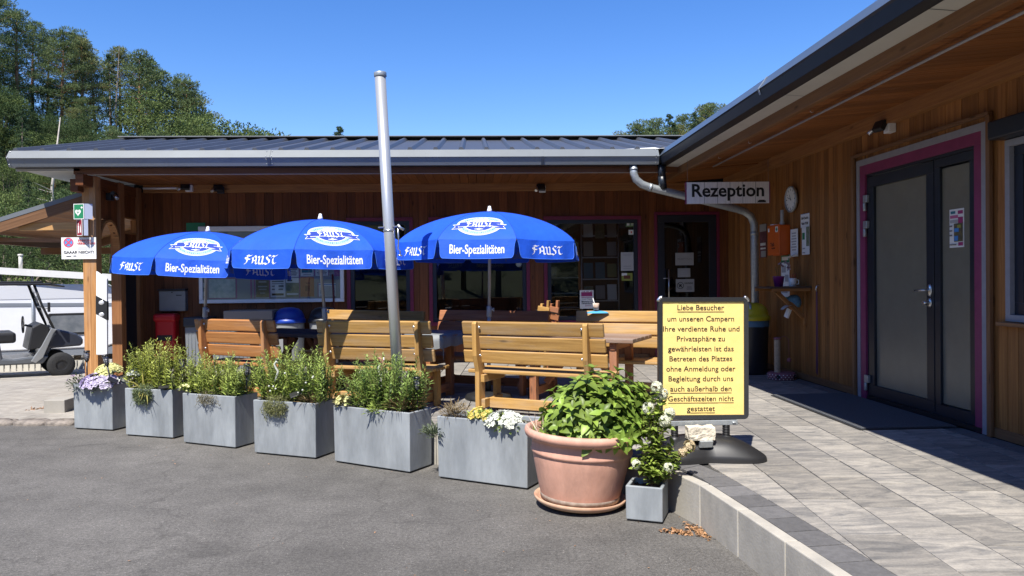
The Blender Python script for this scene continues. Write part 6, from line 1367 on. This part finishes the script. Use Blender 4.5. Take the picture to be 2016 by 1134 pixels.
gb = thing('wheeled_bin', 'grey wheeled bin with a dark lid left of the storage box', 'bin', (-4.07, 11.36, T)); b = MB(); b.box((0, 0, .33), (.30, .34, .58), taper=(1.08, 1.08)); 
for k in range(6): b.box((-.125+.05*k, -.178, .33), (.02, .014, .5))
b.build('body', mat('grey_ribbed', (.17, .185, .20), .6), gb, bevel=.006); b = MB(); b.box((0, -.01, .69), (.36, .40, .14)); b.build('lid', mat('slate_lid', (.025, .032, .042), .5), gb, bevel=.02); b = MB(); b.tube([(-.14, .12, .05), (-.11, .12, .05)], .05, 12); b.tube([(.11, .12, .05), (.14, .12, .05)], .05, 12); b.build('wheel', M_black, gb)
wp = thing('window_pole', 'dark red pole leaning at the right end of the notice board', 'pole', (-2.16, 11.5, 1.0)); b = MB(); b.tube([(0.03, 0, 0), (0, .04, .62)], .014, 8); b.build('shaft', mat('dark_red_paint', (.10, .012, .015), .5), wp)
mt = thing('door_mat', 'dark grey door mat in front of the double door', 'door mat', (3.52, 6.85, T+.002)); b = MB(); b.box((0, 0, .009), (.80, 1.80, .016)); b.build('pile', mat('mat_pile', (.085, .09, .10), .95, 0, .3, 60, bump=.6, bscale=300), mt, bevel=.004)
b = MB(); b.box((0, 0, .003), (.84, 1.84, .006)); b.build('rubber_edge', M_black, mt)
# end blocks at the left end of the planter row
for k, (x, y, s_, lab) in enumerate(((-4.46, 8.34, .34, 'rounded kerb stone touching the corner planter'), (-4.80, 8.37, .37, 'rounded kerb stone second from the corner planter'), (-5.18, 8.42, .40, 'flat kerb stone third from the corner planter'), (-5.60, 8.50, .44, 'kerb stone fourth from the corner planter near the picture edge'), (-6.05, 8.60, .46, 'outermost kerb stone at the left picture edge'))):
    o = thing('kerb_stone', lab, 'kerb stone', (x, y, 0), -.16, 'rounded kerb stones at the yard edge'); b = MB()
    b.grid(lambda u_, v_: Vector((s_*.51*math.copysign(abs(math.cos(2*math.pi*u_))**.6, math.cos(2*math.pi*u_))*math.sin(v_*math.pi/2)**.5, .12*math.copysign(abs(math.sin(2*math.pi*u_))**.7, math.sin(2*math.pi*u_))*math.sin(v_*math.pi/2)**.5, .055*math.cos(v_*math.pi/2)**.5+.016*noise.noise(Vector((u_*5, v_*4, k)))*(1-v_)-.004)), 28, 10); b.build('stone', mat('kerb_granite', (.21, .18, .15), .9, 0, .4, 14, bump=.6, bscale=40, dirt=.4), o)
o = thing('concrete_block', 'square concrete block behind the left edge of the corner planter', 'block', (-4.90, 9.12, 0)); b = MB(); b.box((0, 0, .08), (.24, .3, .17)); b.build('block', M_conc, o, bevel=.008)
b = MB(); r = random.Random(6)
for k in range(260): t = r.random(); b.leaf(Vector((-5.35+.42*t+r.gauss(0, .02), 9.22+.30*t+r.gauss(0, .03), .012+.05*t*r.random())), rv3(r)*Vector((1, 1, .3)), Vector((0, 0, 1))+rv3(r)*.5, r.uniform(.02, .05), r.uniform(.012, .025), .3, .1)
tag(b.build('dry_leaf_heap', MATS['dead_leaf']), 'wedge of dry brown leaves against the concrete block', 'leaf litter', kind='stuff')

# ================================================================== LEFT BACKGROUND: lean-to, golf cart, caravan
lt = thing('lean_to_roof', 'small timber lean-to roof with sunlit beam left of the corner post', 'lean-to', (-5.2, 11.0, 2.3))
O_ = Vector((-5.2, 11.0, 2.3))
def L3(x, y, z): return Vector((x, y, z))-O_
b = MB(); y0, y1 = 10.42, 13.6; A0, A1 = (-5.15, 2.74), (-6.75, 2.235)
for (p, q, dz) in ((A0, A1, 0),):
    T0 = [L3(p[0], y0, p[1]), L3(q[0], y0, q[1]), L3(q[0], y1, q[1]), L3(p[0], y1, p[1])]; b.quad([v+Vector((0, 0, .06)) for v in T0]); b.quad([T0[0], T0[1], T0[1]+Vector((0, 0, .06)), T0[0]+Vector((0, 0, .06))]); b.quad([T0[1], T0[2], T0[2]+Vector((0, 0, .06)), T0[1]+Vector((0, 0, .06))])
b.build('roofing', mat('grey_roof_edge', (.16, .175, .19), .45, .2), lt)
b = MB(); n = 16
for k in range(n):
    t0 = k/n; t1 = (k+.94)/n; f = lambda t, y: L3(A0[0]+(A1[0]-A0[0])*t, y, A0[1]+(A1[1]-A0[1])*t-.012); b.quad([f(t0, y0+.02), f(t0, y1), f(t1, y1), f(t1, y0+.02)])
b.build('underside_boards', wood('wood_lean_to', (.36, .18, .075), (.24, .11, .045), .2), lt)
b = MB(); b.beam(L3(-5.2, 10.45, 2.66), L3(-6.75, 10.45, 2.17), .05, .14); b.beam(L3(-6.7, 10.45, 2.14), L3(-6.7, 13.5, 2.14), .06, .10); b.beam(L3(-5.2, 13.5, 2.66), L3(-6.7, 13.5, 2.18), .05, .14); b.build('rafter', M_brownw, lt)
b = MB(); b.beam(L3(-5.18, 10.52, 2.305), L3(-6.15, 10.52, 2.295), .07, .105); b.build('sunlit_beam', wood('wood_beam_lit', (.60, .36, .15), (.44, .24, .09), .1), lt, bevel=.005)  # sunlight on this beam is put into a paler wood colour
b = MB(); b.beam(L3(-5.2, 12.0, 2.03), L3(-6.7, 12.0, 2.03), .05, .10); b.beam(L3(-5.2, 10.6, 2.10), L3(-6.6, 10.6, 2.135), .03, .05); b.build('tie_beam', M_brownw, lt)

# caravan (long side slightly oblique), with an awning roof in front of it
CV = Vector((-9.75, 17.4, gz(-9.75, 17.4))); cang = R_(22)
cv = thing('caravan', 'white caravan with grey stripes parked in the yard beyond the golf cart', 'caravan', CV, cang)
cv.scale = (1, 1, .88)
M_cw = mat('caravan_white', (.74, .75, .76), .35, 0, .04, 3); M_cg = mat('caravan_grey', (.20, .22, .25), .4)
prof = [(-2.9, .50), (1.25, .50), (1.55, .62), (1.72, .95), (1.74, 1.35), (1.62, 1.75), (1.42, 2.05), (1.25, 2.16), (-2.9, 2.22)]
b = MB(); b.prism(prof, 0, 2.1, 'y'); b.build('body', M_cw, cv, bevel=.03)
b = MB(); b.prism([(-2.88, 1.80), (1.50, 1.80), (1.28, 2.12), (-2.88, 2.16)], -.008, .0, 'y'); b.build('upper_panel', mat('caravan_pale_grey', (.60, .61, .63), .4), cv); b = MB(); b.prism([(-2.88, 1.66), (1.60, 1.58), (1.56, 1.66), (-2.88, 1.76)], -.010, .0, 'y'); b.box((-.15, -.006, 1.25), (.07, .012, .8)); b.build('stripe', M_cg, cv)
def cwin(x0, x1, z0, z1, y=-.02):
    b = MB(); P = [(p[0], p[1]) for p in rr(x0, z0, x1, z1, .06)]; b.prism(P, y, y+.02, 'y'); f = b.build('window', M_black, cv); b = MB(); b.prism(rr(x0+.06, z0+.06, x1-.06, z1-.06, .04), y-.004, y, 'y'); b.build('pane', mat('caravan_pane', (.10, .115, .13), .12, 0, .5, 3, col2=(.22, .23, .24)), f)
cwin(.12, .98, .86, 1.42)
b = MB(); b.box((1.73, 1.0, 1.05), (.05, 1.5, .5)); b.build('front_window', M_anth, cv, bevel=.02); b = MB(); b.box((1.60, -.03, 1.15), (.03, .03, .95)); b.tube([(1.45, -.02, 1.6), (1.45, -.02, 1.75)], .02, 8); b.build('grab_rail', M_white, cv); b = MB(); b.tube([(-1.2, .1, .32), (-1.2, .3, .32)], .32, 24); b.tube([(-1.2, .08, .32), (-1.2, .1, .32)], .18, 20); b.build('wheel', M_black, cv); b = MB(); b.box((-.6, .05, .42), (4.4, .05, .2)); b.build('skirt', M_cg, cv)
aw = thing('awning_roof', 'white flat awning roof on thin posts above the caravan', 'awning', (-9.5, 16.6, gz(-9.5, 16.6))); Aw = Vector((-9.5, 16.6, gz(-9.5, 16.6))); b = MB(); L0, L1 = Vector((-11.45, 16.65, 1.916)), Vector((-7.74, 18.05, 1.618))
b.beam(L0-Aw, L1-Aw, .05, .15); back = Vector((-.3, 1.2, .05)); b.quad([L0-Aw+Vector((0, 0, .07)), L1-Aw+Vector((0, 0, .07)), L1+back-Aw, L0+back-Aw]); b.build('fascia', mat('awning_white', (.72, .71, .67), .6, 0, .08, 3), aw)
b = MB()
for t in (.42, .98): q = L0.lerp(L1, t); b.tube([(q.x-Aw.x, q.y-Aw.y+.1, 0), (q.x-Aw.x, q.y-Aw.y+.1, q.z-Aw.z)], .03, 8)
b.build('post', M_galv, aw); b = MB(); q = L0.lerp(L1, .3)-Aw; b.tube([q+Vector((0, .6, .05)), q+Vector((0, .6, .36))], .04, 10); b.lathe([(.055, 0), (.055, .03), (0, .04)], q+Vector((0, .6, .36)), 10); b.build('vent_pipe', M_verge, aw)
fn = thing('board_fence', 'brown board panel below the caravan front, behind the corner post', 'fence', (-7.3, 17.0, gz(-7.3, 17))); b = MB()
for k in range(7): b.box((-.45+.15*k, .04*k, .52), (.143, .02, 1.0))
b.build('boards', M_brownw, fn)

# golf cart, front to the right and turned a little to the camera
GC = Vector((-8.93, 15.0, gz(-8.93, 15.0))); gc = thing('golf_cart', 'dark grey golf cart with black roof parked at the left edge', 'golf cart', GC, R_(35))
M_cart = mat('cart_grey_paint', (.13, .14, .15), .3, .2, .06, 6); M_tyre = mat('tyre_rubber', (.02, .02, .02), .85, 0, .2, 40, bump=.5, bscale=60)
def wheel(x, y):
    b = MB(); b.lathe([(.10, -.10), (.17, -.10), (.225, -.085), (.24, -.05), (.24, .05), (.225, .085), (.17, .10), (.10, .10)], (x, y, .235), 28, (R_(90), 0, 0)); w_ = b.build('wheel', M_tyre, gc); b = MB(); b.lathe([(0, .09), (.05, .088), (.12, .07), (.13, .09)], (x, y, .235), 20, (R_(90), 0, 0)); b.build('rim', M_black, w_)
for x in (.72, -.92):
    for y in (-.52, .52): wheel(x, y)
b = MB(); b.prism([(-1.5, .32), (.42, .28), (.52, .42), (.36, .44), (-.05, .40), (-.22, .42), (-.26, .72), (-1.45, .74), (-1.55, .55)], -.58, .58, 'y'); b.build('body', M_cart, gc, bevel=.03)
b = MB(); b.prism([(.36, .30), (.50, .42), (.56, .56), (1.08, .58), (1.12, .70), (1.0, .82), (.70, .92), (.52, .95), (.46, .84), (.40, .60)], -.50, .50, 'y'); b.build('hood', mat('cart_dark_paint', (.045, .05, .065), .25, .1), gc, bevel=.035)
for y in (-.57, .57): b = MB(); b.prism([(.30, .30), (.42, .40), (.60, .86), (.66, .93), (.56, .95), (.40, .62), (.22, .34)], y-.03, y+.03, 'y'); b.build('side_rail', mat('cart_silver', (.34, .35, .35), .3, .4), gc, bevel=.01)
b = MB(); b.box((-.30, 0, .80), (.60, 1.10, .20)); b.box((-.62, 0, 1.08), (.14, 1.08, .52), (0, -.18, 0)); b.build('seat', M_black, gc, bevel=.05, seg=3)
b = MB(); b.prism([(.18, .55), (.52, .60), (.54, .98), (.40, 1.06), (.26, .98)], -.53, .53, 'y'); b.build('dashboard', M_black, gc, bevel=.02)
b = MB(); b.tube([(.36, -.28, .96), (.16, -.28, 1.02)], .02, 8); b.tube([(.13+.03*math.sin(k*math.pi/10)*0, -.28+.17*math.cos(k*math.pi/10), 1.03+.17*math.sin(k*math.pi/10)*.9) for k in range(21)], .014, 6); b.build('steering_wheel', M_black, gc)
b = MB(); b.box((-.30, 0, 1.80), (1.75, 1.22, .045)); b.box((-.30, 0, 1.835), (1.45, 1.0, .05)); b.prism([(.50, 1.79), (.80, 1.735), (.80, 1.765), (.50, 1.825)], -.6, .6, 'y'); b.build('roof', M_black, gc, bevel=.02)
b = MB()
for y in (-.54, .54): b.tube([(.62, y, .92), (.42, y, 1.40), (.30, y, 1.79)], .022, 8); b.tube([(-1.0, y, .75), (-1.02, y, 1.3), (-.98, y, 1.79)], .022, 8)
b.tube([(-.98, -.54, 1.1), (-1.3, -.54, 1.0), (-1.45, -.5, .75)], .018, 6); b.build('roof_frame', M_black, gc)
b = MB(); b.quad([(.60, -.52, .96), (.60, .52, .96), (.31, .52, 1.77), (.31, -.52, 1.77)]); b.build('windscreen', glass('cart_screen', (.95, .96, .97), .015), gc); b = MB(); b.box((.445, 0, 1.35), (.012, 1.04, .02)); b.build('screen_bar', M_galv, gc)
for y in (-.60, .60):
    b = MB(); b.box((.52, y*1.12, 1.36), (.04, .09, .18)); b.tube([(.44, y*.92, 1.32), (.52, y*1.08, 1.34)], .008, 6); b.build('mirror', M_black, gc, bevel=.015)
for y in (-.36, .36):
    b = MB(); b.lathe([(0, .03), (.07, .02), (.085, 0)], (1.09, y, .68), 16, (0, R_(80), 0)); b.build('headlight', M_chrome, gc)
b = MB(); b.box((-1.0, 0, .95), (.7, 1.0, .03)); b.tube([(-1.4, -.5, .8), (-1.4, -.5, 1.1), (-.9, -.5, 1.12)], .014, 6); b.build('bed', M_black, gc)
# low wooden edging behind the cart
o = thing('low_edging', 'low board edging on the gravel behind the golf cart', 'edging', (-9.4, 16.1, gz(-9.4, 16.1))); b = MB()
for k in range(30): b.box((-1.6+.11*k, .03*k, .09), (.10, .03, .2))
b.build('boards', M_verge, o)

# ================================================================== HILLS AND WOODS
def hill_h(x, y):
    """height of the wooded slopes; those behind the viewer are unseen, added for dark reflections"""
    r_ = math.hypot(x, y); az = math.degrees(math.atan2(x, y)); k = max(0, min(1, (r_-26)/76)); k = k*k*(3-2*k)
    def lerp(tb, a):
        for (a0, v0), (a1, v1) in zip(tb, tb[1:]):
            if a0 <= a <= a1: return v0+(v1-v0)*(a-a0)/(a1-a0)
        return tb[0][1] if a < tb[0][0] else tb[-1][1]
    top = lerp([(-180, 16), (-120, 22), (-60, 30), (-36, 21.5), (-31, 18), (-27, 13.5), (-24, 10.5), (-21, 6), (-19.5, 3.0), (-17, 1.0), (-13, -1), (0, -2), (8, 0), (12, 1.5), (15, 4), (18, 7.0), (24, 12), (60, 24), (120, 22), (180, 16)], az)
    return -1.0*(1-k)*min(1, max(0, (r_-20)/10)) + top*k + k*1.0*noise.noise(Vector((x*.05, y*.05, 2)))
M_hill = mat('forest_floor', (.040, .060, .020), .95, 0, .4, .35, col2=(.025, .035, .014), bump=1, bscale=1.5)
b = MB(); b.grid(lambda u_, v_: (lambda a, r_: Vector((math.sin(a)*r_, math.cos(a)*r_, hill_h(math.sin(a)*r_, math.cos(a)*r_)-.02-(1.2 if v_ == 0 else 0))))(-math.pi+2*math.pi*u_, 27+v_**1.3*240), 160, 26)
tag(b.build('wooded_hills', M_hill), kind='structure')  # the ring behind the viewer is unseen, added so the panes mirror dark ground
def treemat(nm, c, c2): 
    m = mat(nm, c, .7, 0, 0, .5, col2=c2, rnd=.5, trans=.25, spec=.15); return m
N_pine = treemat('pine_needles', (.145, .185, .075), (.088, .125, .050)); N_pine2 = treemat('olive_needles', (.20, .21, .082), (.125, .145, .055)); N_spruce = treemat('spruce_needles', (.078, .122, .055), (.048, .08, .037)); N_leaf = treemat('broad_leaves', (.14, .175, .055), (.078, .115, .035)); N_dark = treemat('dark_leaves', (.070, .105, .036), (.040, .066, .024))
B_pine = mat('pine_bark', (.30, .15, .075), .9, 0, .3, 3, col2=(.17, .10, .06)); B_grey = mat('grey_bark', (.16, .13, .10), .9, 0, .3, 3); B_dead = mat('bleached_wood', (.42, .38, .33), .9, 0, .2, 3)
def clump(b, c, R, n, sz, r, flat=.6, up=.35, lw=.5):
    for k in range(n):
        d = rv3(r); d = d.normalized()*r.uniform(.35, 1.0)**.5; p = c+Vector((d.x*R, d.y*R, d.z*R*flat)); dr = (d+Vector((0, 0, up))+rv3(r)*.6); b.strip(p, dr, rv3(r), sz*r.uniform(.7, 1.4), sz*lw*r.uniform(.7, 1.3), .1, rv=min(1, max(0, .5+.35*d.z+r.uniform(-.3, .3))))  # top light put into the tone: leaves brighter upwards in each clump, plus random
def make_tree(kind, seed, H):
    r = random.Random(seed); names = {'pine': 'pine_tree', 'spruce': 'spruce_tree', 'leaf': 'broadleaf_tree', 'bush': 'bush'}; o = thing(names[kind], '', 'tree', (0, 0, 0)); tr, cr = MB(), MB()
    ln = Vector((r.uniform(-.03, .03), r.uniform(-.03, .03), 1)); rt = H*.013+.05
    if kind == 'pine':
        tr.tube([ln*H*t+Vector((.12*math.sin(t*5+seed), 0, 0)) for t in (0, .25, .5, .75, .97)], [rt, rt*.85, rt*.7, rt*.45, .03], 7); nb_ = 38
        for k in range(nb_):
            t0_ = (.52, .36, .44)[seed % 3]; t = t0_+(1-t0_)*(k/nb_)**.9; z = H*t; a = k*2.4+r.uniform(-.4, .4); Lb = H*(.135*(1-((t-t0_)/(1-t0_))**1.9)+.028)*r.uniform(.6, 1.25); e = Vector((math.cos(a)*Lb, math.sin(a)*Lb, z+Lb*r.uniform(.05, .5))); q = ln*z; e = e+Vector((q.x, q.y, 0)); tr.tube([q, q.lerp(e, .6)+Vector((0, 0, .1)), e], [.05, .03, .015], 4, False)
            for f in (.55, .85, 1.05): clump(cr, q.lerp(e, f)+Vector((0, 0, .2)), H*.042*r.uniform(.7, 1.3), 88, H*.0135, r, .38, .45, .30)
        for k in range(9): t = r.uniform(.2, .45); a = r.uniform(0, 6); q = ln*H*t; tr.tube([q, q+Vector((math.cos(a)*1.0, math.sin(a)*1.0, r.uniform(-.2, .3)))], [.03, .008], 4, False)
        m, bm_ = (N_pine, N_pine2)[seed % 2], B_pine
    elif kind == 'spruce':
        tr.tube([ln*H*t for t in (0, .5, .98)], [rt, rt*.6, .02], 7); nb_ = 60
        for k in range(nb_):
            t = .14+.86*k/nb_; z = H*t; a = k*2.4; Lb = H*.20*(1-t)**.85*r.uniform(.75, 1.2)+.15; q = ln*z
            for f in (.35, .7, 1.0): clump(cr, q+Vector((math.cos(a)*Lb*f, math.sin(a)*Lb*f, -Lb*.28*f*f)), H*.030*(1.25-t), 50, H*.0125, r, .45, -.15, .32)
        m, bm_ = N_spruce, B_grey
    else:
        W = .36 if kind == 'leaf' else .62; z0 = .30 if kind == 'leaf' else .12
        tr.tube([ln*H*t for t in (0, .3, .6)], [rt*1.1, rt*.8, rt*.4], 7)
        for k in range(46 if kind == 'leaf' else 34):
            d = rv3(r).normalized()*r.uniform(.45, 1)**.5; c = Vector((d.x*H*W, d.y*H*W, H*(z0+(1-z0)*(.5+.5*d.z*.92)))); s_ = 1-.35*max(0, d.z); c.x *= s_; c.y *= s_
            if k % 2 == 0: tr.tube([ln*H*r.uniform(.2, .5), ln*H*.4+(c-ln*H*.4)*.5, c], [.06, .04, .01], 4, False)
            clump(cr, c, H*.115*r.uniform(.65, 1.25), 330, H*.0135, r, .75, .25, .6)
        m, bm_ = (N_leaf, N_dark)[seed % 2], B_grey
    tr.build('trunk', bm_, o); cr.build('crown', m, o); return o
PROTO = {'pine': [make_tree('pine', s, 20) for s in (2, 3, 8)], 'spruce': [make_tree('spruce', s, 20) for s in (5,)], 'leaf': [make_tree('leaf', s, 14) for s in (4, 7)], 'bush': [make_tree('bush', s, 5) for s in (6, 9)]}
USED = set(); BASEH = {'pine': 20, 'spruce': 20, 'leaf': 14, 'bush': 5}
def plant(kind, x, y, H, rnd_, label, group, z=None):
    k = rnd_.randrange(len(PROTO[kind])); pr_ = PROTO[kind][k]; s = H/BASEH[kind]; z = hill_h(x, y)-.1 if z is None else z; rot = rnd_.uniform(0, 6.28)
    if (kind, k) not in USED: USED.add((kind, k)); o = pr_; o.location = (x, y, z); o.rotation_euler = (0, 0, rot); o.scale = (s, s, s); o['label'] = label; o['group'] = group
    else: o = dup(pr_, (x, y, z), rot, label, group, s)
    return o
rt_ = random.Random(77)
def dirpt(px_, dist): 
    a = math.atan((px_-1008)/1480)+R_(2.82); return math.sin(a)*dist, math.cos(a)*dist
def elev_z(py, px_, dist):
    hz = 551.5-.01134*(px_-1008); a = math.atan((px_-1008)/1480); return 1.5+(hz-py)/1480*dist*math.cos(a)
# skyline trees: (x px, top y px, distance, kind); tree height follows from the slope below
for (X, Y_, D, kd) in [(-60, -70, 84, 'pine'), (-25, -40, 74, 'pine'), (8, -34, 80, 'pine'), (42, 22, 76, 'pine'), (70, 44, 84, 'pine'), (96, 66, 88, 'pine'), (124, 64, 82, 'pine'), (150, 70, 90, 'pine'), (172, 82, 84, 'pine'), (196, 112, 92, 'pine'), (224, 104, 88, 'spruce'), (246, 100, 94, 'pine'), (272, 106, 86, 'pine'), (300, 126, 92, 'pine'), (318, 140, 88, 'pine'), (346, 158, 94, 'pine'), (368, 166, 90, 'pine'), (388, 196, 96, 'pine'), (330, 175, 80, 'leaf')]:
    x, y = dirpt(X, D); zt = elev_z(Y_, X, D); zb = hill_h(x, y); plant(kd, x, y, max(9, zt-zb), rt_, 'tall pine on the skyline of the wooded slope' if kd == 'pine' else 'narrow dark spruce on the skyline of the wooded slope' if kd == 'spruce' else 'rounded tree at the end of the pine skyline', 'trees on the wooded slope')
for (X, Y_, D, kd) in [(412, 232, 84, 'leaf'), (440, 238, 80, 'leaf'), (462, 246, 86, 'leaf'), (490, 254, 84, 'leaf'), (515, 256, 82, 'leaf'), (545, 260, 86, 'leaf'), (668, 250, 90, 'spruce'), (385, 238, 70, 'leaf')]:
    x, y = dirpt(X, D); zt = elev_z(Y_-(16 if X < 480 else 4), X, D); zb = hill_h(x, y); plant(kd, x, y, max(5, zt-zb), rt_, 'small lone tree top showing over the roof ridge' if X == 668 else 'rounded tree top showing above the left half of the roof', 'tree tops above the roof')
for (X, Y_, D, kd) in [(1228, 268, 92, 'pine'), (1246, 248, 86, 'pine'), (1262, 240, 94, 'spruce'), (1284, 248, 88, 'spruce'), (1300, 236, 92, 'pine'), (1316, 222, 96, 'spruce'), (1332, 238, 88, 'spruce'), (1350, 228, 92, 'pine'), (1372, 218, 88, 'spruce'), (1392, 212, 94, 'pine'), (1408, 206, 92, 'pine'), (1425, 214, 94, 'pine'), (1280, 266, 90, 'pine'), (1338, 252, 90, 'pine'), (1380, 240, 90, 'pine'), (1270, 258, 96, 'pine'), (1360, 240, 96, 'spruce')]:
    x, y = dirpt(X, D); zt = elev_z(Y_, X, D); zb = hill_h(x, y); plant(kd, x, y, max(6, zt-zb), rt_, {'pine': 'sunlit pine on the distant slope behind the roof corner', 'spruce': 'pointed spruce on the distant slope behind the roof corner', 'leaf': 'rounded tree on the distant slope behind the roof corner'}[kd], 'trees on the distant right slope')
# the slope itself, row by row
for D, tops, step in ((80, 120, 24), (72, 165, 22), (66, 205, 24), (60, 240, 28), (52, 300, 34), (44, 360, 40)):
    X = -120
    while X < ({80: 190, 72: 280}.get(D, 410)):
        x, y = dirpt(X, D+rt_.uniform(-4, 4)); zb = hill_h(x, y); yt = tops+(X*(.42 if D > 70 else .28))*(1 if D > 60 else .5)+rt_.uniform(-26, 26); zt = elev_z(yt, X, D); kd = rt_.choice(('pine', 'spruce', 'leaf', 'spruce') if D > 50 else ('leaf', 'leaf', 'spruce')); H = max(5, min(22, zt-zb))
        plant(kd, x, y, H, rt_, {'pine': 'pine standing among others on the wooded slope', 'leaf': 'broadleaf tree standing among others on the wooded slope', 'spruce': 'dark spruce standing among others on the wooded slope'}[kd], 'trees on the wooded slope'); X += step*rt_.uniform(.8, 1.25)
X = -80
while X < 330:
    D = rt_.uniform(27, 34); x, y = dirpt(X, D); plant(rt_.choice(('bush', 'leaf', 'bush')), x, y, rt_.uniform(4.2, 6.2), rt_, 'sunlit bushy tree at the edge of the yard behind the caravan', 'bushy trees behind the caravan', gz(x, y)-.15); X += rt_.uniform(18, 34)
for X in (20, 90, 150, 215, 260):
    D = 23.5; x, y = dirpt(X, D); plant('bush', x, y, rt_.uniform(3.0, 4.0), rt_, 'sunlit bushy tree at the edge of the yard behind the caravan', 'bushy trees behind the caravan', gz(x, y)-.15)
# dead trunks
for (X, y0_, y1_, D) in ((102, 300, 232, 43), (232, 150, 90, 84)):
    x, y = dirpt(X, D); z1 = elev_z(y1_, X, D); zb = hill_h(x, y); o = thing('dead_tree', {102: 'bleached dead trunk standing in front of the dark slope', 232: 'bare dead tree top rising above the pine skyline'}[X], 'tree', (x, y, zb)); b = MB(); H = z1-zb; b.tube([(0, 0, 0), (.2, 0, H*.35), (.1, 0, H*.6), (.55, 0, H)], [.10, .085, .07, .02] if X < 200 else [.12, .10, .08, .012], 6); r = random.Random(X)
    for k in range(5 if X < 200 else 16): t = r.uniform(.5, .98); a = r.uniform(0, 6.28); L = (1.1-t)*2.2; b.tube([(.2*t, 0, H*t), (.2*t+math.cos(a)*L, math.sin(a)*L, H*t+.3)], [.022, .006], 4, False)
    b.build('trunk', B_dead if X < 200 else B_grey, o)
# unseen trees added behind the viewer to keep the window reflections dark
for k in range(46):
    a = R_(100+160*k/46+rt_.uniform(-1.5, 1.5)); D = rt_.uniform(34, 60); x, y = math.sin(a)*D, math.cos(a)*D; plant(rt_.choice(('leaf', 'spruce', 'pine')), x, y, rt_.uniform(10, 17), rt_, 'unseen tree added behind the viewer so the windows mirror dark', 'unseen trees added behind the viewer')
for L in PROTO.values():
    for o in L:
        if not o.get('label'):
            for c in list(o.children): bpy.data.objects.remove(c)
            bpy.data.objects.remove(o)
